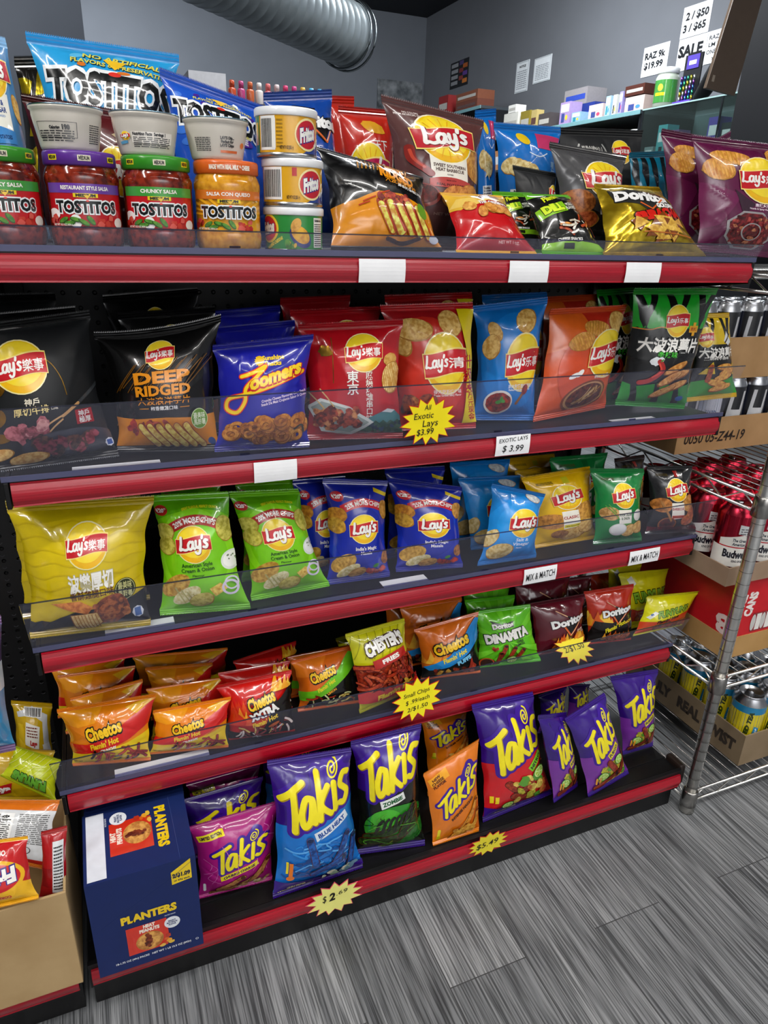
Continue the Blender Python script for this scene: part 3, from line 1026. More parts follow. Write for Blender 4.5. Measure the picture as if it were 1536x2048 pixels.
# ---- third shelf
a = art('wavechicken', 1.12, '#d6bc0c', '#c4a90c', '#b39a0a')
r = random.Random(9)
for k in range(7):
    y = .30 + k * .1
    a.lines([[(x / 10, y + .02 * math.sin(x * 1.7 + k)) for x in range(0, 12)]], .012, '#cbb00a')
a.ell(.60, .73, .185, .185, '#fdf6d8'); lays(a, .60, .73, .175, '樂事')
a.otxt('波樂厚切', .62, .44, .12, WHT, '#b8b08a', .03, w=.42, rot=5, bold=.06); a.txt('香酥雞腿口味', .62, .335, .055, '#5a2410', w=.42, rot=5, bold=.035)
a.ell(.93, .335, .10, .095, '#2d3512'); a.ring(.93, .335, .085, .09, '#c9c68a'); a.txt('最美味\n馬鈴薯', .93, .335, .05, '#c9c68a', w=.13, bold=.03)
a.poly([(0, .10), (.05, .09), (.12, .11), (.2, .10), (.3, .14), (.42, .18), (.5, .2), (.8, .2), (1.0, .26), (1.12, .3), (1.12, 0), (0, 0)], '#17181a')
a.poly([(.22, .27), (.5, .28), (.62, .22), (.56, .16), (.40, .20)], 'food:#dd8a34,#b05a14')
a.ell(.78, .17, .18, .13, 'food:#9a4a1c,#5c220a', 25, 22, .08); pile(a, .64, .1, .94, .26, 40, ['food:#b8662c,#7a3410', 'food:#c77a3a,#8a4418', 'food:#87401a,#4e1c08'], .035, 61, 'blob')
a.poly([(.40, .17), (.66, .18), (.69, .07), (.60, .01), (.44, .0)], '#9a5a1c'); a.poly([(.41, .165), (.65, .175), (.68, .075), (.59, .015), (.45, .005)], 'food:#e8cd86,#c9a050')
a.lines([[(.44 + k * .032, .165), (.48 + k * .03, .015)] for k in range(7)], .009, '#b27a34', False, False)
a.star(1.03, .1, .05, .055, 8, '#e6ebf2'); a.rect(1.0, .06, 1.06, .14, '#4a6fae')

a = art('creamonion', .70, '#7dd10f', '#6fc00c', '#5aa80c')
a.ell(.34, .52, .36, .42, '#8ee01e'); a.ell(.34, .52, .30, .36, '#7ccf12')
a.poly([(0, .84), (.0, 1), (.70, 1), (.70, .84), (.6, .9), (.36, .94), (.12, .89)], '#5db00c'); a.txt('GREAT FLAVOUR, PERFECT CRUNCH', .42, .945, .02, '#d9d21a', w=.34, bold=.04, arc=.8)
x = np.linspace(-.27, .27, 15)
a.poly([(.37 + p, .885 - p * p * 1.1) for p in x] + [(.37 + p * .92, .80 - p * p * 1.1) for p in x[::-1]], '#b0241c')
a.txt('20% MORE CHIPS*', .37, .845, .045, WHT, w=.44, bold=.03, arc=.45)
a.ell(.06, .925, .06, .045, '#b0241c'); a.txt('₹20*', .06, .925, .032, WHT, bold=.05)
chip(a, .07, .74, .09, .08, 10, 'food:#d8cf62,#a8a032'); chip(a, .08, .62, .08, .09, -5, 'food:#cfc455,#9f962c'); chip(a, .64, .74, .08, .12, 10, 'food:#d8cf62,#a8a032')
lays(a, .33, .63, .16, None, us=False)
a.txt('American Style\nCream & Onion', .34, .425, .036, '#1f4a12', w=.30, bold=.02, rot=2); a.txt('Flavour', .34, .345, .02, '#1f4a12', w=.11)
a.ell(.66, .45, .10, .09, '#e9ece4', 20); a.ell(.66, .455, .08, .07, '#fbfbf4', 20); pile(a, .61, .41, .72, .5, 8, ['#4a7a2c', '#7a8a6a'], .008, 3, 'blob')
a.ell(.13, .25, .15, .085, 'food:#d8b04c,#a87a20', 40); a.ell(.22, .15, .14, .07, 'food:#ece6b4,#c9b86c', 35)
for k in range(4):
    a.lines([[(.12 + k * .05, .23 - k * .02), (.20 + k * .045, .07)]], .014, '#c2ba74', False)
chip(a, .34, .10, .11, .075, 20, 'food:#dccf6c,#b0a038')
a.poly([(.42, .21), (.52, .26), (.58, .20), (.46, .13)], 'food:#f2d465,#d0a42c'); a.ell(.50, .2, .015, .012, '#c9982c'); a.ring(.62, .24, .05, .065, '#e9e2ee'); a.ring(.60, .2, .055, .075, '#e4d8ea')

a = art('masala', .66, '#16249e', '#121e8a', '#0e1870')
a.ell(.32, .48, .36, .40, '#1c34b8'); a.ell(.32, .48, .29, .33, '#162aa6')
x = np.linspace(-.26, .28, 15)
a.poly([(.37 + p, .875 - p * p * 1.2) for p in x] + [(.37 + p * .92, .79 - p * p * 1.2) for p in x[::-1]], '#cf2230')
a.txt('25% MORE CHIPS*', .38, .835, .045, WHT, w=.44, bold=.03, arc=.42)
a.ell(.10, .885, .065, .05, '#c41c2a'); a.txt('₹20*', .10, .885, .036, WHT, bold=.05); a.poly([(.50, .98), (.66, .92), (.66, .88), (.5, .94)], '#e0c21a')
chip(a, .08, .70, .10, .08, 5, 'food:#d8962f,#a8661a'); chip(a, .07, .59, .09, .085, -5, 'food:#d8a83c,#a87820'); chip(a, .62, .74, .06, .11, 10, 'food:#d8a04a,#a8701a')
lays(a, .36, .56, .16, None, sy=.95)
a.txt("India's Magic\nMasala", .38, .325, .038, WHT, w=.25, bold=.025)
a.ell(.14, .19, .14, .09, 'food:#dcae48,#a87a1c', 35); a.ell(.20, .10, .13, .06, 'food:#ede2b0,#c9b86c', 30); chip(a, .30, .07, .10, .06, 20, 'food:#d0a050,#9a6a24')
pile(a, .40, .04, .62, .10, 14, ['#b8281c', '#d8402a', '#8a1810'], .035, 71, 'blob'); a.ell(.50, .13, .035, .022, '#3c8a2c', 20); a.ell(.62, .20, .05, .08, 'food:#b87a3c,#7a441c', 0)

a = art('saltvin', .78, '#1583d4', '#1272bc', '#0e68ac')
a.ell(.40, .52, .42, .40, '#1e8fe0'); a.ell(.42, .55, .34, .32, '#2197e6'); chip(a, .60, .95, .12, .05, -15, 'food:#d9dcd8,#a8aeb4')
lays(a, .46, .58, .22, None, sy=.95)
a.txt('Salt &\nVinegar', .46, .29, .05, '#e6f0fa', w=.26, bold=.02); a.txt('Flavour', .44, .2, .02, '#e6f0fa')
chip(a, .04, .33, .07, .14, -20, 'food:#e8d49a,#c9a85c'); chip(a, .20, .15, .17, .13, 10, 'food:#e4cd8c,#c4a254')

def usbag(key, base, ribbon_txt, foot, seal, pieces, tc='#a8201c'):
    a = art(key, .72, base, seal, base)
    for q in pieces[:2]:
        a.ell(*q)
    lays(a, .37, .70, .16, None, us=True, rot=6, sy=1.1)
    a.poly([(.27, .50), (.47, .50), (.49, .24), (.28, .22)], '#f3efe0'); a.txt(ribbon_txt, .375, .40, .042, tc, w=.19, bold=.03)
    a.rect(.285, .24, .485, .29, foot); a.txt('REAL POTATOES', .385, .263, .016, '#4a3a10', w=.16, bold=.03)
    for q in pieces[2:]:
        chip(a, *q)
    a.txt('NO COLORS FROM\nARTIFICIAL SOURCES', .18, .93, .014, '#5a4a1a', w=.18); a.rect(.37, .90, .44, .98, '#c9c020' if key == 'classic' else ribbon_dark(base))
    return a


def ribbon_dark(h):
    return {'#11803a': '#0e6c30', '#1c1c1e': '#a8201c'}.get(h, '#444444')


usbag('classic', '#ecbb0c', 'CLASSIC', '#e2d21a', '#dcae0c', [(.16, .36, .16, .12, 'food:#c98a3c,#94602a'), (.58, .46, .15, .14, 'food:#d8a04a,#a8702c'), (.40, .12, .16, .11, 10, CHIP), (.58, .22, .13, .12, 30, CHIP), (.24, .15, .10, .07, 0, 'food:#a8743c,#7a4a20')])
a = usbag('sourcream', '#11803a', 'SOUR CREAM\n& ONION', '#57a83c', '#0f7434', [(.16, .44, .13, .10, 'food:#d0a46a,#a0743c'), (.60, .40, .08, .09, '#e9e6da'), (.46, .17, .13, .10, 20, CHIP), (.62, .2, .10, .11, 50, CHIP)], '#3a5a2c')
a.ell(.28, .20, .13, .10, '#dcdcd4'); a.ell(.28, .205, .11, .085, '#f2f2ec'); a.lines([[(.10, .56), (.2, .46), (.28, .36)], [(.14, .58), (.24, .46)]], .012, '#5aa83c')
a = usbag('bbq', '#1c1c1e', 'BARBECUE', '#b8301c', '#161617', [(.14, .46, .14, .12, 'food:#c9823c,#8e5420'), (.58, .48, .14, .14, 'food:#d09a54,#9a6a2c'), (.56, .2, .13, .10, 30, 'food:#c8642c,#8e3c14'), (.64, .3, .1, .11, 80, 'food:#d0783c,#94481c')])
a.ell(.24, .14, .13, .12, '#9a5a34'); a.ell(.24, .145, .11, .1, 'food:#5a140e,#2c0806'); a.lines([[(.12, .52), (.28, .2)]], .03, '#a8743c', False)
a.rect(0, 0, .72, .08, '#5a1420')


# ---- fourth shelf
def cheetos(a, cx, cy, h, rot, w=None):
    a.otxt('Cheetos', cx, cy, h * 1.22, '#f8c81c', '#0c0a08', .085, w=None if w is None else w * 1.06, rot=rot, bold=.045, shear=.1)


def flames(a, x0, x1, y, h, n, seed, cols):
    r = random.Random(seed)
    for _ in range(n):
        x = r.uniform(x0, x1)
        hh = h * r.uniform(.5, 1.2)
        w = hh * .35
        a.poly([(x - w, y), (x - w * .6, y + hh * .4), (x - w * .1, y + hh), (x + w * .2, y + hh * .55), (x + w, y + hh * .2), (x + w * .8, y)], r.choice(cols))


a = art('crunchy', 1.22, '#e8820c', '#e07a0c', '#c96a0a')
a.poly([(0, 1), (.55, 1), (.45, .8), (.2, .74), (0, .8)], '#f09a16'); a.poly([(0, 0), (1.22, 0), (1.22, .50), (.9, .40), (.5, .30), (0, .28)], '#e8c812')
a.poly([(0, .42), (.3, .44), (.7, .62), (1.0, .84), (1.22, 1), (1.22, .62), (.95, .46), (.6, .32), (.3, .26), (0, .22)], '#d01c16')
a.poly([(.85, .95), (1.05, 1), (1.22, 1), (1.02, .84)], '#f0b41a')
cheetos(a, .56, .66, .17, 14, .50)
a.txt("Flamin' Hot", .56, .44, .10, '#f6cf1c', w=.46, rot=15, bold=.04, shear=.25); a.txt('CRUNCHY', .62, .335, .05, '#f4f0dc', w=.26, rot=14, bold=.05)
pile(a, .35, .08, 1.1, .30, 22, ['food:#c8321a,#8a1408', 'food:#d84a20,#9a200c', 'food:#a82010,#6a0c06', '#1c1208'], .075, 81, 'stick')
a.txt('NET WT', .1, .06, .03, '#3a2c08', w=.14)

a = art('xxtra', 1.12, '#cf1a14', '#c01612', '#a8120e')
flames(a, .1, .7, .30, .42, 26, 4, ['#e8501a', '#f08a1c', '#d8300f', '#f4b42a']); a.poly([(.45, 0), (1.12, 0), (1.12, .85), (.95, .7), (.8, .62), (.66, .3)], '#17120e'); a.rect(0, 0, .8, .16, '#17120e')
flames(a, .8, 1.1, .82, .2, 9, 8, ['#f0a01c', '#f4c43a', '#e8601a'])
cheetos(a, .62, .72, .15, 14, .44); a.otxt('XXTRA', .64, .52, .13, WHT, '#1c1410', .05, w=.5, rot=16, bold=.07); a.txt("Flamin' Hot", .64, .37, .085, '#f6cf1c', w=.46, rot=17, bold=.04, shear=.25)
a.ell(.78, .28, .1, .03, '#c85a14', 15); pile(a, .15, .06, 1.05, .24, 24, ['food:#c83a1c,#8a160a', 'food:#e8c46a,#b88a34', 'food:#a82414,#6a0e06', '#e8dcd0'], .07, 82, 'stick')

a = art('limon', 1.15, '#e06a14', '#d8620e', '#b8560e')
a.poly([(0, 1), (.6, 1), (.4, .75), (0, .7)], '#ec7e1e'); a.poly([(.1, .0), (1.15, 0), (1.15, .75), (.8, .55), (.5, .36), (.2, .3)], '#121210')
a.poly([(0, .40), (.35, .46), (.8, .78), (1.0, .98), (1.15, .95), (1.15, .72), (.8, .52), (.5, .34), (.2, .22), (0, .2)], '#6cc41c')
cheetos(a, .48, .74, .15, 16, .48); a.txt("Flamin' Hot", .52, .52, .08, '#f2e01c', w=.40, rot=26, bold=.03, shear=.25); a.txt('LIMON', .62, .38, .05, '#f0a82a', w=.2, rot=24, bold=.05)
pile(a, .2, .06, 1.05, .3, 20, ['food:#c83a1c,#8a160a', 'food:#e2cf74,#b89a3c', 'food:#8a2210,#4a0c06', '#d8e29a'], .075, 83, 'stick')

a = art('chester', .82, '#d2cf18', '#c4c214', '#a8a610')
for k in range(9):
    a.lines([[(k * .11 - .1, .70), (k * .11 + .06, 1.02)]], .008, '#9a9a10', False, False)
a.rect(0, 0, .82, .62, 'food:#b03a1c,#7a180c'); pile(a, 0, .26, .82, .60, 60, ['food:#c04a28,#8a2010', 'food:#a83418,#701408', 'food:#cf6236,#96300f'], .10, 84, 'stick')
a.rect(0, 0, .82, .13, '#d2cf18'); a.poly(jag(0, .82, .26, .035, 12, 4, .10), '#c01a16')
a.txt('Flamin Hot', .46, .20, .075, '#f2d81c', w=.56, rot=10, bold=.05, shear=.25); a.txt('Flamin Hot', .52, .09, .05, '#e8a81c', w=.4, rot=10, bold=.05, shear=.25)
a.otxt("CHESTER'S", .42, .86, .12, WHT, '#3a1410', .07, w=.56, rot=6, bold=.06, warp=lambda x, y: (x, y * (1 + .8 * abs(x)) - .4 * x * x)); a.rect(.20, .60, .68, .72, '#b8231c', 8); a.txt('FRIES', .44, .66, .055, WHT, w=.26, rot=8, bold=.05)
pile(a, .58, .16, .74, .30, 7, ['#d8b02a', '#b8301c', '#3a1c08'], .04, 85, 'blob')

a = art('puffs', .98, '#e0701a', '#d2620f', '#b4540e')
flames(a, .0, .4, .32, .25, 12, 5, ['#f09a2a', '#f4b83a', '#e8601a']); a.poly([(0, .22), (.4, .32), (.75, .5), (.98, .66), (.98, 0), (0, 0)], '#121314')
a.poly([(.02, .25), (.42, .46), (.75, .80), (.92, .98), (.98, .96), (.98, .60), (.78, .44), (.42, .24), (.1, .18)], '#1a86cf')
cheetos(a, .48, .66, .16, 14, .56); a.txt("Flamin' Hot", .52, .44, .09, '#f2dc1c', w=.44, rot=20, bold=.035, shear=.25); a.otxt('PUFFS', .68, .33, .08, '#7fd0f4', '#0f3a6a', .05, w=.26, rot=18, bold=.06)
pile(a, .1, .05, .9, .2, 20, ['food:#c2522a,#8a2410', 'food:#e0b04a,#b07a24', 'food:#8e2c18,#501008', '#2c2420'], .06, 86, 'blob')
flames(a, .78, .95, .1, .2, 4, 8, ['#a8301c', '#c84a24'])

a = art('dinamita', .98, '#62c81c', '#54b814', '#46a010')
r = random.Random(2)
for k in range(12):
    t = k * .52
    a.poly([(.45, .5), (.45 + .9 * math.cos(t), .5 + .9 * math.sin(t)), (.45 + .9 * math.cos(t + .2), .5 + .9 * math.sin(t + .2))], '#76d82c')
a.poly([(.18, .88), (.40, .80), (.62, .84), (.5, .74), (.3, .74)], '#121412'); a.otxt('Doritos', .40, .78, .08, WHT, '#121412', .06, w=.38, rot=3, bold=.06)
a.otxt('DINAMITA', .46, .59, .16, WHT, '#101210', .06, w=.76, rot=9, bold=.07); a.txt('CHILE\nLIMON', .66, .44, .045, '#1c2a0c', w=.15, rot=6, bold=.04)
for x, y, q in ((.36, .28, 68), (.50, .24, 62), (.62, .2, 50), (.30, .14, 80)):
    roll_chip(a, x, y, .26, .075, q)
lime(a, .50, .12, .09); pile(a, .2, .34, .3, .42, 3, ['food:#b0401c,#7a180c'], .04, 4, 'blob'); a.ell(.12, .06, .13, .1, '#3a1c12'); a.ring(.12, .06, .09, .11, '#b84a1c')


def doritos(a, cx, cy, h, w, rot=0, tri=True):
    if tri:
        s = w / 2
        a.poly([(cx - s * .7, cy + s * .75), (cx + s * .1, cy + s * .1), (cx + s * .5, cy + s * .1), (cx - s * .1, cy + s * .35)], '#14100f')
        a.poly([(cx - s * .55, cy), (cx + s * 1.0, cy + .1 * s), (cx + s * .05, cy - s * 1.1)], '#14100f')
        a.lines([[(cx - s * .62, cy + s * .68), (cx - s * .1, cy + s * .3)]], s * .05, '#e8b48a', False)
        a.lines([[(cx + s * .72, cy - s * .1), (cx + s * .06, cy - s * .92), (cx - s * .3, cy - s * .3)]], s * .10, '#d8622a', False)
        a.lines([[(cx + s * .72, cy - s * .1), (cx + s * .06, cy - s * .9)]], s * .04, '#f6d0a8', False)
    a.otxt('Doritos', cx, cy, h, '#f1f1ef', '#141010', .05, w=w, rot=rot, bold=.06)


a = art('spicynacho', .94, '#5c0f1e', '#50101c', '#3a0a14')
a.poly([(.2, 1), (.94, 1), (.94, .6), (.5, .75)], '#661424'); doritos(a, .57, .64, .14, .66, 7); a.txt('SPICY\nNACHO', .80, .37, .045, '#f0dcd0', w=.2, bold=.05)
flames(a, .3, .9, .10, .3, 14, 6, ['#e8821c', '#f4b43a', '#d8501a']); pile(a, .35, .02, .85, .14, 7, ['food:#dd9a3c,#b06a1c', 'food:#e8c04a,#c0882a'], .12, 91, 'tri')
a = art('hotnacho', .86, '#c8321a', '#b82a16', '#9a2010')
flames(a, 0, .5, .36, .3, 18, 7, ['#f09a1c', '#f4c43a', '#e0601a']); a.poly([(.1, .48), (.4, .42), (.86, .6), (.86, 0), (0, 0), (0, .2)], '#15100e'); doritos(a, .50, .64, .13, .56, 6)
a.txt("Flamin' Hot", .46, .34, .085, '#e8dc1c', w=.42, rot=20, bold=.04, shear=.25); a.txt('NACHO', .74, .40, .05, '#f0c81c', w=.16, rot=12, bold=.05); flames(a, .15, .8, .08, .16, 8, 9, ['#d8601a', '#f0a02a']); pile(a, .35, .02, .8, .15, 6, ['food:#b8562a,#7a2a10', 'food:#c86a34,#8a3a14'], .11, 92, 'tri')
a = art('funyuns', .86, '#d6cf12', '#c8c210', '#aaa40e')
a.otxt('FUNYUNS', .50, .55, .22, '#7fae2c', '#16220c', .05, w=.70, rot=4, bold=.05, warp=lambda x, y: (x, y * (1.1 - .6 * abs(x)))); a.poly([(.1, .92), (.2, .98), (.24, .82), (.14, .76)], '#e6e6da')
a.poly(jag(0, .86, .26, .03, 9, 2, 0), '#b8361c'); pile(a, .2, .02, .86, .24, 14, ['food:#a8582c,#6e2a10', 'food:#c8843c,#8a4a1c'], .085, 93, 'ring')
a = art('funyunshot', .98, '#dcd812', '#cfca10', '#aaa40e')
a.otxt('FUNYUNS', .56, .56, .20, '#7fae2c', '#16220c', .05, w=.60, rot=12, bold=.05); a.poly([(.06, .46), (.18, .62), (.26, .56), (.14, .40)], '#ecece4'); a.rect(.12, .5, .17, .56, '#3a5fa0', 30)
a.poly([(0, .34), (.4, .30), (.98, .52), (.98, 0), (0, 0)], '#c8421a'); a.txt("Flamin' Hot", .5, .34, .09, '#3a0d08', w=.44, rot=16, bold=.05, shear=.25); pile(a, .2, .02, .95, .26, 14, ['food:#8a3a1c,#54180a', 'food:#b0642c,#7a3410'], .085, 94, 'ring')


# ---- bottom shelf
PUR, TY = '#32107a', '#f2e21a'


def takis(a, cx, cy, sx, sy, rot, w, halo='#3a1090'):
    """hand-drawn lettering on a rising baseline"""
    allp = np.concatenate([np.array(q, float) for q in TAKIS + SPIRAL])
    c = (allp.min(0) + allp.max(0)) / 2
    k = math.tan(R_(rot))

    def tr(ps):
        out = []
        for q in ps:
            q = (np.array(q, float) - c) * [sx, sy]
            q[:, 1] += k * q[:, 0]
            out.append(q + [cx, cy])
        return out
    a.lines(tr(TAKIS + SPIRAL), w * 2.2, halo)
    a.lines([q + [w * .10, -w * .12] for q in tr(TAKIS)], w, '#a88a0c')
    a.lines(tr(TAKIS), w * .9, TY)
    a.lines(tr(SPIRAL), w * .26, TY)


def takbag(key, A, low, name, nmcol, nmbg, split, lx, ly, sx, sy, rot, w, nx, ny, nw, nrot=None, base=PUR, seal=None):
    a = art(key, A, base, seal or PUR, base)
    if low:
        a.poly([(0, split), (A * .5, split + .03), (A, split + .12), (A, 0), (0, 0)], low)
    takis(a, lx, ly, sx, sy, rot, w)
    nr = rot if nrot is None else nrot
    h = .075
    q = np.array([(-nw * .6, -h * .5), (nw * .62, -h * .42), (nw * .6, h * .55), (-nw * .58, h * .5)]) @ rm(nr).T + [nx, ny]
    if nmbg:
        a.poly(q, nmbg)
    a.txt(name, nx, ny, .036, nmcol, w=nw, rot=nr, bold=.05)
    return a


a = takbag('churro', .86, '#a81878', 'CHURRO CHARGE', '#3a0a3a', '#e8d81c', .9, .46, .61, .205, .31, 14, .045, .45, .335, .38, 14, '#a01670', '#b01a7c')
r = random.Random(4)
for k in range(12):
    x, y = r.uniform(0, .86), r.uniform(.3, 1)
    a.lines([[(x, y), (x + r.uniform(-.1, .1), y - .08), (x + r.uniform(-.1, .1), y - .16)]], .006, '#d86ab8')
a.rect(.03, .84, .30, .92, '#e8d81c', 10); a.txt('LIMITED EDITION', .165, .88, .035, '#2a0a2a', w=.22, rot=10, bold=.05)
for x, y, q in ((.36, .16, 25), (.58, .14, 30), (.3, .06, 15), (.7, .24, 50)):
    roll_chip(a, x, y, .3, .09, q, 'food:#b8804a,#7a441c', '#5a2a10')
pile(a, .2, .0, .8, .10, 20, ['food:#e6d2a8,#c0a06a', 'food:#caa06a,#96683a'], .04, 101, 'blob'); a.lines([[(.05, .18), (.06, .08)]], .03, '#e9e9ee', False)
a = takbag('blueheat', .62, '#1a72c8', 'BLUE HEAT', '#1c4a9a', '#dce6ee', .56, .31, .775, .19, .31, 18, .049, .40, .515, .25)
r = random.Random(8)
for k in range(34):
    x, y = r.uniform(.02, .44), r.uniform(.10, .40)
    a.lines([[(x, y), (x + r.uniform(.03, .14), y + r.uniform(-.05, .05)), (x + r.uniform(.06, .22), y + r.uniform(-.07, .05)), (x + .2, y + r.uniform(-.1, .08))]], r.uniform(.006, .016), r.choice(['#2f8fe0', '#0f4f9c', '#58a8ea', '#0c3f86', '#1c68b8']))
for x, y, q in ((.24, .34, 100), (.46, .30, 60), (.36, .18, 20), (.55, .22, 75)):
    roll_chip(a, x, y, .24, .055, q, 'food:#1c5cae,#0c2f6c', '#0a2450')
a.rect(.075, .13, .10, .26, '#e87a1c'); a.ell(.088, .125, .026, .022, '#e87a1c'); a.rect(.055, .17, .07, .27, '#f0d81c')
a.poly([(0, 0), (.62, 0), (.62, .05), (.4, .03), (.15, .08), (0, .1)], PUR); a.txt('CHILI PEPPER\nARTIFICIALLY FLAVORED', .14, .03, .018, '#e8e0a0', w=.24, rot=8, bold=.04); pile(a, .28, .05, .56, .11, 14, ['#9ab8a0', '#d8e0c8', '#6a90a8'], .03, 111, 'blob')
a = takbag('zombie', .60, '#10140f', 'ZOMBIE', '#0f5a2a', '#e6eae6', .60, .30, .80, .186, .32, 17, .049, .30, .525, .20, 14)
a.ell(.34, .26, .30, .22, '#2c8a24'); a.ell(.24, .34, .15, .12, '#46b02c'); a.ell(.42, .16, .18, .12, '#1f6a1c')
for x, y, q, L in ((.30, .26, 25, .5), (.40, .18, 35, .4), (.22, .14, 12, .36), (.44, .30, 60, .26)):
    roll_chip(a, x, y, L, .085, q, 'food:#2c4a14,#101c08', '#0c1208')
for k in range(7):
    x = .14 + k * .055
    a.lines([[(x, .22 + .02 * k), (x + .03, .32 + .015 * k), (x + .06, .36 + .01 * k)]], .026, '#10160c')
r = random.Random(3)
for k in range(16):
    x, y = r.uniform(.02, .58), r.uniform(.03, .34)
    a.lines([[(x, y), (x + r.uniform(-.06, .1), y + .04), (x + r.uniform(-.1, .12), y + .09)]], .006, r.choice(['#a8b83a', '#5aa82c', '#0e2a0c']))
a = takbag('intense', .66, None, 'INTENSE NACHO', '#4a1c08', None, .9, .36, .62, .185, .27, 30, .042, .40, .37, .36, 30, '#e0780e', '#e8820e')
a.rect(.03, .84, .26, .95, '#f2a81a', 14); a.txt('NEW\nCHEESE\nFLAVOR', .13, .86, .035, '#5a2408', w=.16, rot=16, bold=.05); a.poly([(.2, .0), (.66, .40), (.66, 0)], '#d0620c')
for x, y, q in ((.44, .16, 50), (.54, .28, 60), (.34, .06, 30), (.58, .12, 70)):
    roll_chip(a, x, y, .28, .06, q, 'food:#e09a34,#b0661a', '#8a3a10')
a.lines([[(.08, .16), (.07, .06)]], .04, '#e8d81c', False); a.ell(.07, .05, .03, .026, '#b8a80c'); pile(a, .3, .0, .6, .14, 10, ['food:#e8b44a,#c07a20'], .05, 121, 'blob')
a = takbag('nitro', .58, '#cc1a22', 'NITRO', '#2a4a0c', '#7cc81c', .52, .29, .71, .172, .33, 24, .046, .44, .46, .16, 40)
for x, y, q in ((.26, .20, -50), (.40, .30, 40), (.34, .10, -30)):
    roll_chip(a, x, y, .3, .075, q)
pile(a, .22, .06, .56, .34, 22, ['food:#c8c03a,#8a8a1c', 'food:#d87a3c,#a04818', '#5a9a2c', 'food:#e8d46a,#b89a34'], .045, 131, 'blob'); lime(a, .46, .34, .07); lime(a, .17, .08, .05)
a.rect(.03, .13, .055, .2, '#f2d81c'); a.rect(.065, .12, .09, .19, '#f2d81c'); a.poly([(0, 0), (.58, 0), (.58, .02), (.2, .05), (0, .09)], PUR); a.txt('ROLLED CORN\nTORTILLA CHIPS', .16, .025, .016, '#e8e0a0', w=.18, rot=10)
a = takbag('fuego', .60, '#7a30a0', 'FUEGO', '#2c1450', '#e8d81c', .50, .32, .70, .168, .32, 26, .044, .40, .46, .18, 24)
a.ell(.36, .16, .26, .2, 'food:#d8c23a,#a89a1c', 20, 16, .12)
pile(a, .14, .02, .58, .30, 26, ['food:#c8c03a,#8a8a1c', 'food:#d87a3c,#a04818', '#5a9a2c', 'food:#e8d46a,#b89a34'], .045, 141, 'blob')
for x, y, q in ((.36, .22, -62), (.52, .25, 68), (.24, .10, 20)):
    roll_chip(a, x, y, .30, .085, q)
lime(a, .44, .33, .07); lime(a, .18, .2, .07)
a.lines([[(.10, .2), (.09, .12)], [(.14, .2), (.13, .12)]], .018, '#f0a01c', False)

# ---- top shelf
TOST = '#101314'


def tostitos(a, cx, cy, h, w, rot=0, halo='#f2f5f6', bold=.05):
    a.otxt('TOSTITOS', cx, cy, h, TOST, halo, .085, w=w, rot=rot, bold=bold)
    k = rm(rot)
    q = np.array([(.02 * w, h * .86)]) @ k.T + [cx, cy]
    a.poly(q + np.array([(-h * .24, h * .18), (h * .24, h * .18), (0, -h * .16)]) @ k.T, '#f0c22c')
    a.ell(*(q + np.array([(0, -h * .32)]) @ k.T)[0], h * .13, h * .08, '#d8342a', rot)


a = art('tost_light', 1.02, '#2a9fdc', '#1c88cc', '#1880c0')
for x, y, s, q in ((.1, .42, .07, 30), (.22, .30, .08, -20), (.5, .66, .05, 40), (.72, .7, .06, 10), (.9, .6, .05, 60), (.36, .24, .06, 10), (.66, .3, .07, 30), (.6, .93, .04, 0), (.3, .9, .05, 20)):
    a.ell(x, y, s, s * .6, '#5cbcea', q)
a.txt('NO ARTIFICIAL', .62, .88, .055, '#173a4a', w=.56, bold=.06, shear=.1, rot=-5); a.txt('NO ARTIFICIAL', .618, .885, .055, '#e6dc5a', w=.56, bold=.03, shear=.1, rot=-5)
a.txt('FLAVORS or PRESERVATIVES', .62, .79, .05, '#173a4a', w=.74, bold=.05, rot=-7); a.txt('FLAVORS or PRESERVATIVES', .618, .795, .05, '#e6dc5a', w=.74, bold=.025, rot=-7)
tostitos(a, .52, .50, .36, .94, -4); a.txt('HEARTS with 4 CORN KERNELS', .62, .22, .05, '#173a4a', w=.72, bold=.05, rot=-4); a.txt('HEARTS with 4 CORN KERNELS', .618, .225, .05, '#e6dc5a', w=.72, bold=.025, rot=-4); a.ell(.32, .78, .03, .025, '#d8762a'); a.ell(.62, .72, .05, .02, '#d8762a')
a = art('tost_dark', 1.0, '#1f55c4', '#1a48ac', '#16409c')
for x, y, s, q in ((.1, .8, .05, 30), (.3, .86, .03, 0), (.36, .74, .04, 10), (.1, .3, .08, 50), (.14, .12, .07, 20), (.85, .74, .04, 0)):
    a.ell(x, y, s, s * .8, '#3f79dc' if s > .045 else '#4a2a94', q)
a.txt('NO ARTIFICIAL\nFLAVORS or PRESERVATIVES', .56, .82, .04, '#e0d86a', w=.60, bold=.03, rot=-3)
tostitos(a, .5, .54, .32, .92, -2); a.txt('MADE with WHOLE GRAIN', .52, .36, .045, '#e0d86a', w=.6, bold=.04, rot=-2); a.ell(.56, .25, .28, .1, '#5a2aa0'); a.txt('BITE SIZE', .56, .26, .09, '#e9e2f2', w=.44, bold=.06)
a = art('coolranch', 1.0, '#16459e', '#123a88', '#123a88')
a.lines([[(.30, .84), (.62, .74), (.66, .80), (.34, .86)]], .03, '#1a1210', False); a.lines([[(.32, .84), (.64, .76)]], .012, '#e8a860', False); a.poly([(.4, .55), (.95, .66), (.72, .18)], '#100e10'); a.lines([[(.94, .56), (.76, .2), (.6, .4)]], .035, '#d8662c', False); a.lines([[(.94, .56), (.76, .22)]], .014, '#f6d8b8', False)
a.otxt('Doritos', .62, .56, .2, '#f2f2f0', '#101010', .05, w=.8, rot=-6, bold=.07)
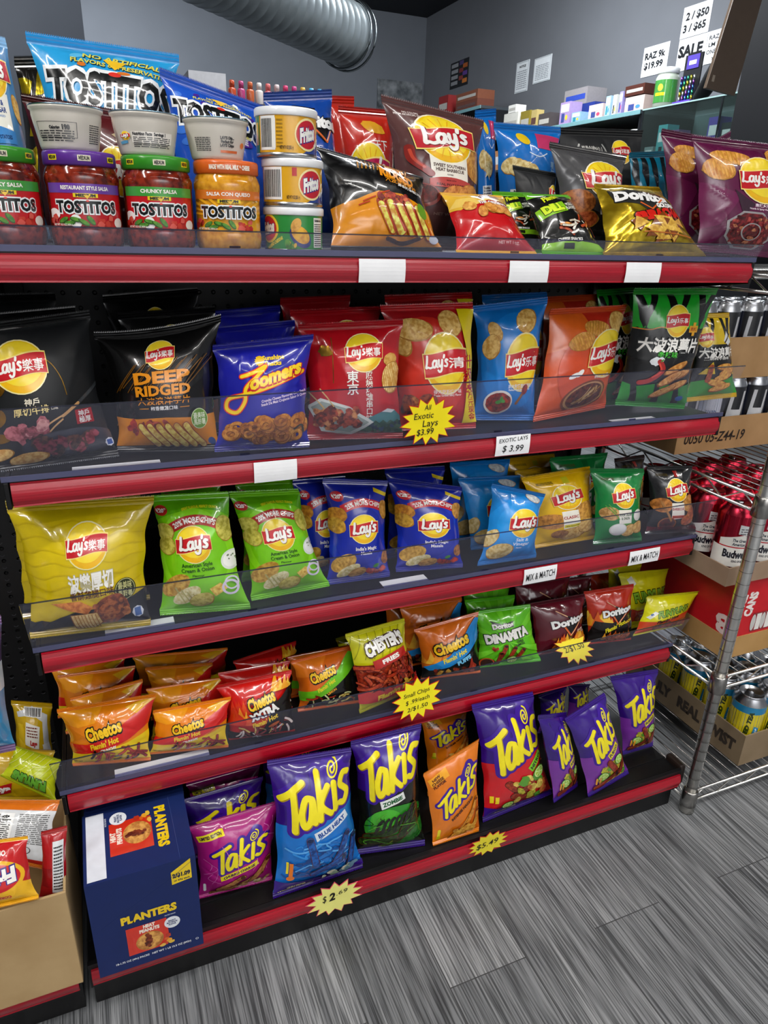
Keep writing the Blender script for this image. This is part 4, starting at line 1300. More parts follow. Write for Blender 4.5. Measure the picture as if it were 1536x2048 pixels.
a = art('sbbq', .66, '#5c3836', '#553230', '#4c2c2a')
a.rect(.30, .92, .40, 1, '#b8484a'); a.txt('NO COLORS\nFROM ARTIFICIAL SOURCES', .15, .945, .017, '#e6d8d4', w=.22, bold=.03, rot=3); a.txt('TEXAS', .35, .955, .018, '#3a1c1a', w=.06, bold=.04); a.txt('NO\nARTIFICIAL', .53, .85, .017, '#d8c8c4', w=.1, rot=-20)
a.ell(.60, .55, .12, .17, 'food:#d8a04a,#a86a2c', 10); a.ell(.34, .74, .215, .21, '#fbf0d0'); a.poly([(.20, .62), (.50, .62), (.51, .33), (.21, .33)], '#f2eee2')
lays(a, .34, .75, .205, None, us=True, rot=7, sy=1.1, ribbon='#c02430')
a.txt('SWEET SOUTHERN\nHEAT BARBECUE', .355, .47, .03, '#4a2c22', w=.26, bold=.035); a.txt('FLAVORED', .355, .408, .012, '#4a2c22', w=.05)
x = np.linspace(-.17, .17, 9)
a.poly([(.36 + p, .355 + .03 * (1 - (p / .17) ** 2)) for p in x] + [(.53, .285), (.19, .285)], '#b8423c'); a.txt('MADE WITH', .36, .352, .012, '#5a1814', w=.08, bold=.03); a.txt('REAL POTATOES', .36, .31, .022, '#4a1410', w=.24, bold=.03)
a.lines([[(.08, .62), (.09, .52), (.16, .44), (.2, .40)]], .06, '#8a1c14'); a.lines([[(.08, .6), (.1, .52), (.16, .45)]], .02, '#c8442c'); a.ell(.13, .2, .14, .11, '#8a342a'); a.ell(.13, .21, .12, .09, 'food:#6a1a12,#38100a'); a.ell(.08, .19, .03, .025, 'food:#c8582c,#8a2c14')
chip(a, .40, .2, .13, .11, 30, 'food:#d8924a,#a85a24'); chip(a, .54, .21, .13, .13, -10, 'food:#dd9a4e,#b0642a'); a.txt('NET WT', .3, .03, .025, '#8a6a62', w=.16)
a = art('ridged_big', .98, '#0f0f10', '#0c0c0d', '#b8b8b8')
a.poly([(0, 0), (.98, 0), (.98, .44), (.8, .46), (.62, .53), (.4, .53), (.2, .43), (0, .38)], '#dd8c0a')
for k in range(14):
    x = .3 + k * .035
    a.lines([[(x - .03, .80), (x + .03, .99)]], .011, '#b87a10', False, False)
a.txt('DEEP', .60, .86, .13, '#e08c0e', w=.26, bold=.06, rot=-8, shear=-.1); a.txt('RIDGED', .62, .75, .13, '#e08c0e', w=.34, bold=.06, rot=-10); a.txt('大波浪洋芋片', .64, .655, .05, '#e08c0e', w=.32, bold=.035, rot=-8); a.txt('蒜香奶油蝦口味', .72, .60, .03, WHT, w=.26, rot=-12, bold=.03)
pile(a, .36, .40, .68, .50, 26, ['food:#c0442a,#7a160c', 'food:#d86a3a,#96281a', 'food:#9a2a1a,#5a0e08'], .04, 151, 'blob'); a.lines([[(.3, .40), (.2, .36)], [(.36, .46), (.24, .40)], [(.4, .5), (.5, .54)]], .012, '#b8341c')
for k in range(5):
    x = .40 + .088 * k
    p = [(x, .38 + .03 * (k % 2)), (x + .04, .26), (x + .10, .13 - .01 * k)]
    a.lines([p], .078, '#a8380f'); a.lines([p], .058, 'food:#dfe06a,#c08a24'); a.lines([[(p[0][0] + .03, p[0][1]), (p[1][0] + .03, p[1][1]), (p[2][0] + .025, p[2][1])]], .014, '#b8380f')
a.ell(.80, .36, .05, .09, '#6a9a1e', 12); a.ell(.9, .07, .05, .04, '#c8ccd8'); a.lines([[(.45, .06), (.6, .03), (.75, .07)]], .03, '#3c1c08')
a = art('flaminlays', .92, '#c4161c', '#e6b03a', '#c8c8cc')
a.poly([(0, 1), (.92, 1), (.92, .78), (.5, .74), (.1, .60), (0, .66)], '#e8b83c'); a.poly([(0, .7), (.2, .6), (.36, .66), (.3, .78), (.1, .82)], '#f0cc66'); a.txt('GRILLS', .56, .86, .09, '#7a141c', w=.36, bold=.06, rot=6); a.txt('THE ORIGINAL', .56, .69, .055, WHT, w=.46, bold=.05, rot=4)
pile(a, .2, .48, .76, .66, 9, ['food:#e0a04a,#b86a24', 'food:#e8b45a,#c07a2c'], .085, 161, 'chip'); a.poly([(.05, .2), (.5, .1), (.92, .16), (.92, 0), (.05, 0)], '#a8121a'); a.txt('NET WT 1 OZ', .6, .07, .03, '#e8b0a8', w=.26)
a = art('dill', .94, '#131412', '#5aa81c', '#4a8a18')
a.rect(0, .92, .94, 1, '#6ab81e'); a.txt('Flamin', .34, .86, .10, '#d8e81c', w=.34, bold=.04, shear=.25, rot=14); a.poly([(.02, .66), (.5, .76), (.52, .58), (.04, .48)], '#8ac81e'); a.otxt('DILL', .28, .64, .13, '#d8f23a', '#16240c', .05, w=.36, rot=8, bold=.08); a.txt('PICKLE\nFLAVORED', .62, .68, .05, '#e6e8da', w=.26, rot=14, bold=.04)
pile(a, .25, .2, .85, .46, 14, ['food:#d8d4c0,#a8a490', 'food:#b84a1c,#70200c', 'food:#e8a04a,#b0641c', '#e6eadf'], .08, 171, 'stick'); a.rect(0, .0, .94, .1, '#86c022'); a.txt('CHEESE SNACKS', .4, .13, .035, WHT, w=.38, bold=.04); a.rect(.3, .02, .46, .08, '#1c2410')
a = art('sriracha', 1.04, 'gold:#d9bc2e,#a88a14', 'gold:#c9a81e,#94780c', 'gold:#c9a81e,#94780c')
a.poly([(.10, .90), (.74, .76), (.86, .60), (.6, .54), (.48, .44), (.36, .58), (.12, .66)], '#2c2c2a'); a.otxt('Doritos', .46, .72, .17, '#f2f2f0', '#1c1c1c', .05, w=.66, rot=-9, bold=.06); a.lines([[(.70, .66), (.50, .50), (.38, .6)]], .02, '#d8622a', False)
a.otxt('GOLDEN', .70, .56, .065, WHT, '#1c1c1c', .06, w=.26, rot=3, bold=.07); a.otxt('SRIRACHA', .58, .43, .12, '#cf2014', '#1c0c08', .06, w=.62, rot=9, bold=.08)
pile(a, .3, .16, .8, .32, 7, ['food:#d8a83a,#b07a14', 'food:#e2b84a,#b8861c'], .12, 181, 'tri'); a.lines([[(.34, .19), (.9, .14)]], .012, '#b8641c')
a = art('numbspicy', .66, '#5d1640', '#541238', '#440e2c')
a.poly([(0, .62), (.25, .50), (.1, .2), (0, .15)], '#6d1c4c'); a.poly([(.2, .55), (.36, .42), (.26, .30)], '#3a2030')
chip(a, .22, .86, .15, .07, -6, RIDGE, True); chip(a, .12, .74, .10, .11, 5, RIDGE, True); chip(a, .6, .9, .10, .1, 30, RIDGE, True)
lays(a, .44, .66, .19, '乐事', sy=1.15); a.txt('麻辣火锅味', .44, .412, .028, '#f0d8e4', w=.17, bold=.03); a.txt('Numb & Spicy Hot Pot Flavor', .44, .375, .018, '#f0d8e4', w=.26, bold=.02)
t = np.arange(8) * math.pi / 4 + .39
a.poly([(.34 + .21 * math.cos(q), .17 + .19 * math.sin(q)) for q in t], '#9a9698'); a.poly([(.34 + .19 * math.cos(q), .17 + .17 * math.sin(q)) for q in t], 'food:#7a1c22,#3c0a10')
pile(a, .20, .05, .48, .29, 70, ['food:#9a2c30,#5a1016', 'food:#b84a44,#74201c', 'food:#c8825a,#8a4428', 'food:#6a161c,#38080c'], .022, 191, 'blob'); a.ring(.34, .16, .07, .08, '#a8a4a4'); a.rect(.58, .14, .66, .32, '#3f9a34'); a.txt('-50', .62, .28, .05, WHT, bold=.05)
a.txt('油\n脂', .62, .19, .05, WHT)
a = art('graybbq', .72, '#4a4a4c', '#404042', '#39393b')
a.poly([(0, 0), (.72, 0), (.72, .3), (.4, .26), (0, .4)], '#26211f'); a.ell(.14, .4, .16, .14, 'food:#b06a34,#743a18'); lays(a, .46, .68, .23, None, us=True, rot=4, ribbon='#cc3038'); a.rect(.36, .25, .60, .46, '#e2dccf'); a.txt('BARBECUE', .48, .36, .04, '#8a2018', w=.18, bold=.04); chip(a, .2, .18, .14, .1, 20, 'food:#b85a2c,#7a2c10')
a = art('blackno1', 1.1, 'matte:#1d1e20', 'matte:#161718', 'matte:#161718')
a.lines([[(.20, .88), (.17, .79), (.2, .70)], [(.50, .88), (.53, .79), (.5, .70)]], .02, '#a8a8a4'); a.txt('銷量全球NO.1\n洋芋片品牌', .35, .79, .055, '#d8d6d0', w=.26, bold=.03); lays(a, .76, .80, .13, '樂事', sy=1.1)
a = art('blackplain', .9, 'matte:#232426', 'matte:#1b1c1d'); lays(a, .84, .66, .17, None, us=True, rot=-10)
a = art('cyantakis', .9, '#0d6f8c', '#0b5a74', '#0b5a74')
for x in (.06, .22, .4, .62):
    a.poly([(x, 1), (x + .09, 1), (x + .04, .6), (x + .16, .3), (x + .02, .5), (x - .05, .8)], '#0d1418')
lays(a, .82, .62, .18, '樂事'); a.lines([[(.1, .3), (.3, .5), (.5, .35)]], .02, '#4a2a60')
a = art('bluebox', .72, '#0f6fc4', '#0d62b0', '#0c589c')
a.rect(.40, .78, .70, .96, '#c43a6a', -6)
a.ell(.26, .9, .08, .05, '#e8c41c', -40)
for k in range(5):
    chip(a, .10 + k * .05, .60 - k * .02, .08, .1, -20, 'food:#e0cf96,#b89a54')
a.star(.22, .48, .04, .1, 5, 'food:#e8dca8,#c8b070'); a.rect(.08, .05, .34, .34, '#e0e3e2'); table(a, .1, .07, .32, .30, 9); a.txt('Nutrition', .2, .315, .025, '#222222', w=.18, bold=.04)
a.txt('薯\n片\n原\n味', .58, .5, .06, '#8fc0ea', bold=.02); a.lines([[(.3, .75), (.4, .7), (.5, .74)]], .012, '#cfe2f4')
a = art('redlays', .8, '#c42a1c', '#b02216', '#9a1c12')
a.ell(.42, .88, .18, .06, '#e8a82a', -10, 18, .1); a.txt('天下', .5, .70, .08, WHT, bold=.03); chip(a, .62, .3, .2, .16, 20); lays(a, .30, .44, .28, None, us=True, rot=-4, ribbon='#b81c50')
a = art('redplain', .7, '#c02a1a', '#b02216', '#9a1c12')
a.rect(.3, .3, .6, .5, '#e0a83a', 10); a.txt('辣味', .4, .70, .1, '#f2d8c8', bold=.03)
a = art('maroonlays', 1.4, '#571a1e', '#4c161a', '#40121a')
chip(a, .36, .80, .17, .15, 0, 'food:#dd8a34,#b05a14'); chip(a, .20, .62, .14, .17, 10, 'food:#e0962f,#b8641c'); a.star(.95, .78, .05, .09, 6, '#b8a480'); chip(a, 1.2, .8, .1, .07, 0, 'food:#dd8a34,#b05a14'); lays(a, .92, .42, .24, None, us=True, ribbon='#cc2020'); a.poly([(.1, .4), (.3, .45), (.4, .2), (.2, .1)], '#6d2a2c')
a = art('svinegar', .66, '#4f86b8', '#7fb0dc', '#3a6a98')
a.rect(.12, .18, .52, .54, '#efece2'); lays(a, .32, .72, .24, None, us=True, rot=4, ribbon='#c0243a'); a.txt('SALT &\nVINEGAR', .34, .42, .05, '#28468a', w=.26, bold=.03); a.txt('FLAVORED', .34, .33, .02, '#8aa0c8', w=.2); a.poly([(.1, .2), (.3, .24), (.54, .2), (.54, .08), (.1, .08)], '#3f86cc'); a.txt('REAL POTATOES', .33, .14, .035, '#14346a', w=.3, bold=.04); chip(a, .63, .42, .05, .14, 10)
a = art('yellowblack', .8, '#141210', '#1c1a14', '#141210')
for x, y, q in ((.15, .8, 20), (.5, .85, -20), (.7, .6, 40), (.3, .5, -30), (.6, .3, 10), (.2, .2, 50)):
    a.star(x, y, .1, .17, 3, 'gold:#d8c024,#a08a10', q)
a.star(.5, .4, .06, .12, 3, '#6a2a70', 20)

# ---- carton at the left
a = art('fritos', 1.0, '#c01a1c', '#e0a818', '#c0c4c8')
a.poly([(0, 1), (1, 1), (1, .70), (.75, .60), (.5, .56), (.25, .60), (0, .70)], '#e8b21c'); a.ell(.5, .52, .44, .30, '#e8b21c'); a.ell(.5, .52, .38, .24, '#c41c22'); a.otxt('Fritos', .5, .52, .24, WHT, '#3a2a80', .06, w=.66, rot=8, bold=.06, shear=.15); a.txt('ORIGINAL', .5, .13, .07, '#f0e0d8', w=.4, bold=.04); a.txt('CORN CHIPS', .5, .87, .05, '#c41c22', w=.4, bold=.05)
a = art('backlabel', 1.1, '#d8dadc', '#d0731a', '#c8621a')
a.rect(0, .88, 1.1, 1, '#d8701a'); a.rect(0, .0, 1.1, .06, '#c0241c'); a.rect(.05, .12, .60, .82, '#f3f3f1')
table(a, .08, .14, .57, .66, 14); a.txt('Nutrition Facts', .32, .76, .06, '#151515', w=.44, bold=.06); a.rect(.08, .69, .57, .71, '#151515'); a.txt('160', .48, .68, .05, '#151515', bold=.06); table(a, .66, .3, 1.04, .82, 16, '#5a5a5a'); a.ring(.82, .2, .05, .06, '#333333')
a = art('lays_back', 1.0, '#c9a412', '#b8940e', '#c9a412')
a.poly([(.1, .9), (.5, 1), (.9, .9), (.95, .3), (.7, .1), (.62, .2), (.8, .4), (.78, .8), (.5, .9), (.12, .82)], '#d2d4d4'); a.rect(.3, .35, .68, .75, '#e9e6dc', -8); table(a, .34, .52, .64, .72, 4, '#7a3a2c'); a.rect(.12, .25, .28, .72, '#d8b41c', 6); barcode(a, .3, .86, .75, .99); a.rect(.78, .2, .96, .45, '#e9e9e6', 10); a.txt('Lays', .52, .42, .08, '#b81c20', bold=.06)
a = art('funyback', 1.2, '#b9c41a', '#a8b414', '#a8b414')
for k in range(9):
    a.lines([[(k * .16 - .1, 0), (k * .16 + .25, .6)]], .012, '#dde07a', False, False)
a.otxt('FUNYUNS', .62, .78, .24, '#5a9a2c', '#1c3a10', .07, w=.8, bold=.09); 
a = art('laysyellow', 1.0, '#d6b012', '#c8a20e', '#c8a20e')
a.poly([(0, .5), (.3, .4), (.3, 0), (0, 0)], '#e6e2d2'); a.poly([(.22, .2), (.5, .34), (.48, .12), (.2, .0)], '#b81c20'); a.txt('Lays', .35, .18, .11, WHT, bold=.06, rot=10); table(a, .5, .6, .9, .7, 2, '#7a5a10')
a = art('redbag', .9, '#a81418', '#98100f', '#b8bcc0')
a.rect(.4, .1, .8, .9, '#d8dcde'); table(a, .44, .14, .76, .84, 14); a.rect(.05, .2, .36, .5, '#8a0f14')
a = art('bluehang', .5, '#3a8fc0', '#6a4a78', '#3a7aa8')
a.rect(0, .72, .5, 1, '#4a3a58'); a.rect(0, .5, .5, .72, '#b8c4cc'); a.txt('SALTED', .25, .6, .05, '#2a4a6a', w=.3, bold=.05)

# placement of the bags: kind, label, group, foot point, yaw, lean, corners in the bag plane, thickness, seed, top sag, crumple, seal curl
BAGS = [
    ('ridged_big', 'black and orange ridged chip bag leaning back beside the stacked dip cans', None, (0.5341, 0.035, 1.1659), 0.07, 0.489, [(-0.0802, 0.1579), (0.0848, 0.1224), (0.0937, 0.0024), (-0.0869, 0)], 0.06, 3, 0, 1.0, 0.004, 0),
    ('sbbq', 'tall brown barbecue chip bag with a round yellow and red emblem', None, (0.6771, 0.1539, 1.166), 0.035, 0.105, [(-0.102, 0.2217), (0.082, 0.201), (0.0771, 0.0006), (-0.0733, 0.0)], 0.07, 10, 0, 1.0, 0.0, 0.187),
    ('flaminlays', 'small red chip bag with gold top tipped back on the top shelf', None, (0.7225, 0.042, 1.166), 0.0, 0.733, [(-0.0655, 0.1181), (0.0482, 0.1177), (0.0743, 0.0003), (-0.0708, 0.0)], 0.05, 17, 0, 1.0, 0.0, 0),
    ('dill', 'small black and green snack bag tipped back on the top shelf', None, (0.872, 0.0444, 1.166), 0.0, 0.698, [(-0.0619, 0.1203), (0.0288, 0.1234), (0.0659, 0.0), (-0.0633, 0.0013)], 0.045, 24, 0, 1.0, 0.0, 0),
    ('sriracha', 'shiny gold tortilla chip bag with red lettering tipped back on the top shelf', None, (1.0343, 0.0394, 1.166), 0.052, 0.663, [(-0.0786, 0.1424), (0.0724, 0.1445), (0.124, 0.0032), (-0.1142, 0.0)], 0.06, 31, 0, 1.0, 0.0, 0),
    ('numbspicy', 'maroon chip bag with bowl picture at the right end of the top shelf, frontmost', None, (1.2483, 0.0599, 1.166), 0.0, 0.14, [(-0.1336, 0.1965), (0.074, 0.1945), (0.1057, 0.0), (-0.0994, 0.0115)], 0.06, 38, 0, 1.0, 0.0, 0),
    ('numbspicy', 'maroon chip bag half hidden behind the frontmost maroon bag on the top shelf', None, (1.2199, 0.1265, 1.166), 0.0, 0.14, [(-0.1133, 0.2116), (0.0408, 0.2026), (0.0806, 0.0), (-0.0771, 0.002)], 0.05, 45, 0, 1.0, 0.0, 0.12),
    ('numbspicy', 'maroon bag whose tip shows above the two maroon bags on the top shelf', None, (1.3174, 0.2, 1.166), 0.0, 0.14, [(-0.0334, 0.2014), (0.0338, 0.2329), (0.0336, 0.0), (-0.0336, 0.0)], 0.05, 52, 0, 1.0, 0.0, 0.0),
    ('graybbq', 'grey barbecue chip bag standing behind the gold bag', None, (0.9869, 0.1521, 1.166), 0.052, 0.14, [(-0.1018, 0.1774), (0.0713, 0.1667), (0.0655, 0.0), (-0.0628, 0.0009)], 0.055, 59, 0, 1.0, 0.0, 0.121),
    ('blackno1', 'wide black chip bag with small round emblem behind the grey barbecue bag', None, (1.0942, 0.2562, 1.166), 0.0, 0.175, [(-0.1079, 0.2191), (0.0897, 0.2282), (0.1074, 0.003), (-0.1018, 0.0)], 0.045, 66, 0, 1.0, 0.0, 0.227),
    ('blackplain', 'small dark grey bag in front of the blue bags on the top shelf', None, (0.8791, 0.165, 1.166), -0.07, 0.175, [(-0.0506, 0.1409), (0.0344, 0.1324), (0.0459, 0.0011), (-0.0449, 0.0)], 0.04, 73, 0, 1.0, 0.0, 0.211),
    ('cyantakis', 'teal and black striped bag between the gold and maroon bags', None, (1.1764, 0.2052, 1.166), 0.0, 0.14, [(-0.0714, 0.1782), (0.0338, 0.1882), (0.0562, 0.0013), (-0.0546, 0.0)], 0.04, 80, 0, 1.0, 0.0, 0.19),
    ('bluebox', 'blue chip bag with stacked chips picture and nutrition panel on the top shelf', None, (0.9023, 0.2353, 1.166), 0.0, 0.105, [(-0.0787, 0.2111), (0.0627, 0.2136), (0.0705, 0.002), (-0.0679, 0.0)], 0.06, 87, 0, 1.0, 0.0, 0.212),
    ('bluebox', 'blue chip bag seen edge-on between the brown bag and the blue bag', None, (0.8595, 0.3055, 1.166), 0.175, 0.105, [(-0.035, 0.2355), (0.015, 0.2437), (0.0253, 0.0007), (-0.0249, 0.0)], 0.03, 94, 0, 1.0, 0.0, 0.18),
    ('redlays', 'red chip bag with yellow round emblem left of the tall brown bag', None, (0.5993, 0.2562, 1.166), 0.0, 0.105, [(-0.0576, 0.2155), (0.0457, 0.2165), (0.0522, 0.0015), (-0.0506, 0.0)], 0.06, 101, 0, 1.0, 0.0, 0.169),
    ('redplain', 'red bag behind the red chip bag with round emblem on the top shelf', None, (0.5718, 0.3264, 1.166), 0.175, 0.105, [(-0.0215, 0.2391), (0.031, 0.2432), (0.0289, 0.0008), (-0.0282, 0.0)], 0.05, 108, 0, 1.0, 0.0, 0.145),
    ('coolranch', 'dark blue tortilla chip bag behind the stacked dip cans', None, (0.461, 0.1477, 1.166), 0.105, 0.175, [(-0.0644, 0.2099), (0.0438, 0.2251), (0.0687, 0.0024), (-0.0649, 0.0)], 0.065, 115, 0, 1.0, 0.0, 0.594),
    ('tost_dark', 'royal blue tortilla chip bag leaning behind the dip cups', None, (0.3247, 0.1356, 1.166), 0.0, 0.209, [(-0.0728, 0.2312), (0.0689, 0.1946), (0.0771, 0.0), (-0.073, 0.0015)], 0.075, 122, 0, 1.0, 0.0, 0.551),
    ('tost_light', 'large light blue tortilla chip bag at the back of the top shelf', None, (0.1803, 0.1971, 1.166), 0.0, 0.175, [(-0.0904, 0.265), (0.1078, 0.2587), (0.0927, 0.0048), (-0.087, 0.0)], 0.085, 129, 0, 1.0, 0.0, 0.504),
    ('maroonlays', 'maroon chip bag lying behind the dip cups on the jars', None, (0.1566, 0.124, 1.166), 0.0, 0.209, [(-0.0797, 0.1809), (0.0896, 0.1657), (0.0801, 0.0), (-0.0754, 0.0009)], 0.05, 136, 0, 1.0, 0.0, 0.166),
    ('svinegar', 'pale blue and white chip bag at the left end of the top shelf', None, (0.0559, 0.0949, 1.166), 0.0, 0.175, [(-0.0317, 0.2441), (0.0133, 0.2356), (0.0342, 0.0078), (-0.0334, 0.0)], 0.03, 143, 0, 1.0, 0.0, 0.411),
    ('yellowblack', 'black and yellow bag squeezed behind the light blue tortilla chip bag', None, (0.0815, 0.2889, 1.166), 0.0, 0.175, [(-0.0127, 0.2478), (0.042, 0.2549), (0.0312, 0.0013), (-0.0305, 0.0)], 0.05, 150, 0, 1.0, 0.0, 0.255),
    ('dill', 'green and black snack bag whose green top shows behind the tipped small bags', None, (0.8172, 0.1084, 1.166), 0.0, 0.524, [(-0.042, 0.1086), (0.0376, 0.1099), (0.0409, 0.001), (-0.0399, 0.0)], 0.03, 157, 0, 1.0, 0.0, 0.213),
    ('kobe', 'black chip bag with steak picture at the left end of the second shelf', None, (0.0524, 0.0502, 0.885), 0.173, 0.14, [(-0.066, 0.1868), (0.0779, 0.2014), (0.0885, 0.0), (-0.0809, 0)], 0.07, 164, 0, 1.0, 0.0, 0),
    ('ridged', 'black and orange ridged chip bag, frontmost on the second shelf', None, (0.2083, 0.0618, 0.885), -0.175, 0.14, [(-0.0878, 0.1708), (0.0855, 0.1954), (0.0726, 0), (-0.0703, 0.0034)], 0.075, 171, 0.006, 1.0, 0.0, 0),
    ('zoomers', 'royal blue corn ring snack bag, frontmost of the blue snack bags', None, (0.3403, 0.0369, 0.885), -0.118, 0.14, [(-0.0619, 0.1535), (0.084, 0.1673), (0.072, 0), (-0.0695, 0.0)], 0.06, 178, 0, 1.0, 0.0, 0),
    ('tokyo', 'crimson chip bag with skewers plate picture on the second shelf', None, (0.4926, 0.0464, 0.885), -0.175, 0.14, [(-0.085, 0.1775), (0.0777, 0.1852), (0.0788, 0), (-0.0765, 0.0018)], 0.06, 185, 0, 1.0, 0.0, 0),
    ('texas', 'red chip bag with yellow side strip behind the yellow price star', None, (0.648, 0.0621, 0.885), -0.147, 0.14, [(-0.0998, 0.2018), (0.0571, 0.2071), (0.0685, 0), (-0.0667, 0)], 0.055, 192, 0, 1.0, 0.0, 0),
    ('italian', 'blue chip bag with bowl of red stew on the second shelf', None, (0.7865, 0.078, 0.885), -0.175, 0.105, [(-0.0661, 0.1968), (0.0691, 0.2126), (0.0588, 0), (-0.0575, 0.0038)], 0.055, 199, 0, 1.0, 0.0, 0),
    ('hotpot', 'orange chip bag with hot pot bowl picture on the second shelf', None, (0.9256, 0.075, 0.885), 0.175, 0.105, [(-0.0601, 0.1928), (0.1379, 0.1938), (0.0971, 0.0061), (-0.0905, 0)], 0.055, 206, 0, 1.0, 0.0, 0),
    ('spicy', 'black chip bag with green tiger stripes at right of the second shelf', None, (1.1115, 0.0719, 0.885), -0.175, 0.035, [(-0.0688, 0.2255), (0.1049, 0.2276), (0.077, 0), (-0.0747, 0.0115)], 0.055, 213, 0, 1.0, 0.0, 0),
    ('wave_yellow', 'black and yellow chip bag at the right end of the second shelf', None, (1.3068, 0.1066, 0.885), 0.0, 0.07, [(-0.0628, 0.1739), (0.0142, 0.1747), (0.0732, 0.0026), (-0.0707, 0.0)], 0.04, 220, 0, 1.0, 0.0, 0),
    ('ridged', 'black ridged chip bag second from the front on the second shelf', None, (0.2315, 0.13, 0.885), 0.0, 0.14, [(-0.0687, 0.1901), (0.072, 0.1976), (0.0703, 0.0), (-0.0703, 0.0)], 0.05, 227, 0, 1.0, 0.0, 0.0),
    ('ridged', 'black ridged chip bag third from the front on the second shelf', None, (0.2162, 0.19, 0.885), 0.0, 0.14, [(-0.0692, 0.2091), (0.0724, 0.2203), (0.0708, 0.0), (-0.0708, 0.0)], 0.05, 234, 0, 1.0, 0.0, 0.0),
    ('kobe', 'black steak chip bag second from the front at the left end', None, (0.0373, 0.114, 0.885), 0.0, 0.14, [(-0.0667, 0.1903), (0.07, 0.2015), (0.0683, 0.0), (-0.0683, 0.0)], 0.05, 241, 0, 1.0, 0.0, 0.0),
    ('kobe', 'black steak chip bag third from the front at the left end', None, (0.0104, 0.18, 0.885), 0.0, 0.14, [(-0.0683, 0.2113), (0.0718, 0.2139), (0.0701, 0.0), (-0.0701, 0.0)], 0.05, 248, 0, 1.0, 0.0, 0.0),
    ('zoomers', 'royal blue snack bag second from the front on the second shelf', None, (0.3546, 0.1, 0.885), 0.0, 0.14, [(-0.0623, 0.17), (0.065, 0.1785), (0.0636, 0.0), (-0.0636, 0.0)], 0.045, 255, 0, 1.0, 0.0, 0.0),
    ('zoomers', 'royal blue snack bag third from the front on the second shelf', None, (0.3563, 0.155, 0.885), 0.0, 0.14, [(-0.0531, 0.1875), (0.0549, 0.1953), (0.054, 0.0), (-0.054, 0.0)], 0.045, 262, 0, 1.0, 0.0, 0.0),
    ('tokyo', 'crimson chip bag directly behind the frontmost crimson bag', None, (0.4926, 0.12, 0.885), 0.0, 0.14, [(-0.0747, 0.1913), (0.0784, 0.1955), (0.0766, 0.0), (-0.0766, 0.0)], 0.05, 269, 0, 1.0, 0.0, 0.0),
    ('tokyo', 'crimson chip bag deepest behind the crimson bags', None, (0.4783, 0.18, 0.885), 0.0, 0.14, [(-0.06, 0.2037), (0.0623, 0.2076), (0.0611, 0.0), (-0.0611, 0.0)], 0.045, 276, 0, 1.0, 0.0, 0.0),
    ('texas', 'red chip bag behind the red bag with yellow strip', None, (0.6606, 0.12, 0.885), 0.0, 0.14, [(-0.0802, 0.2128), (0.0843, 0.2168), (0.0822, 0.0), (-0.0822, 0.0)], 0.05, 283, 0, 1.0, 0.0, 0.0),
    ('italian', 'blue chip bag behind the blue stew chip bag', None, (0.8376, 0.13, 0.885), 0.0, 0.14, [(-0.0669, 0.2108), (0.0695, 0.2152), (0.0682, 0.0), (-0.0682, 0.0)], 0.05, 290, 0, 1.0, 0.0, 0.0),
    ('hotpot', 'orange chip bag behind the orange hot pot chip bag', None, (0.962, 0.144, 0.885), 0.0, 0.14, [(-0.0722, 0.2044), (0.0752, 0.2097), (0.0737, 0.0), (-0.0737, 0.0)], 0.05, 297, 0, 1.0, 0.0, 0.0),
    ('spicy', 'green striped chip bag behind the front green striped bag', None, (1.0726, 0.13, 0.885), 0.0, 0.14, [(-0.0529, 0.2183), (0.0544, 0.2235), (0.0537, 0.0), (-0.0537, 0.0)], 0.05, 304, 0, 1.0, 0.0, 0.0),
    ('wavechicken', 'large yellow chip bag with fried chicken picture at left of the third shelf', None, (0.0703, 0.0287, 0.629), -0.113, 0.14, [(-0.0877, 0.2012), (0.1075, 0.1995), (0.0852, 0.0), (-0.0817, 0.0)], 0.075, 311, 0, 1.0, 0.0, 0),
    ('creamonion', 'lime green chip bag beside the large yellow bag on the third shelf', None, (0.2385, 0.0281, 0.629), -0.175, 0.175, [(-0.0666, 0.192), (0.0454, 0.1925), (0.0705, 0.0), (-0.0686, 0.0013)], 0.06, 318, 0, 1.0, 0.0, 0),
    ('creamonion', 'lime green chip bag beside the deep blue masala bag on the third shelf', None, (0.3809, 0.0432, 0.629), 0.047, 0.175, [(-0.086, 0.1839), (0.0269, 0.1745), (0.07, 0), (-0.0667, 0.0)], 0.06, 325, 0, 1.0, 0.0, 0),
    ('masala', 'deep blue chip bag with red arc, left one of the two in front', None, (0.5034, 0.0483, 0.629), -0.059, 0.14, [(-0.0569, 0.188), (0.0563, 0.1741), (0.0582, 0), (-0.0565, 0)], 0.055, 332, 0, 1.0, 0.0, 0),
    ('masala', 'deep blue chip bag with red arc, right one of the two in front', None, (0.6393, 0.0455, 0.629), -0.175, 0.175, [(-0.0756, 0.1722), (0.0593, 0.149), (0.0636, 0), (-0.0622, 0.0005)], 0.055, 339, 0, 1.0, 0.0, 0),
    ('saltvin', 'light blue chip bag in front on the third shelf', None, (0.791, 0.0283, 0.629), -0.042, 0.14, [(-0.0345, 0.153), (0.077, 0.1217), (0.0629, 0.0), (-0.061, 0.0)], 0.05, 346, 0, 1.0, 0.0, 0),
    ('saltvin', 'light blue chip bag behind the front light blue bag on the third shelf', None, (0.8094, 0.0898, 0.629), 0.0, 0.14, [(-0.0898, 0.1475), (0.0459, 0.1383), (0.0621, 0.0), (-0.0601, 0.0023)], 0.04, 353, 0, 1.0, 0.0, 0),
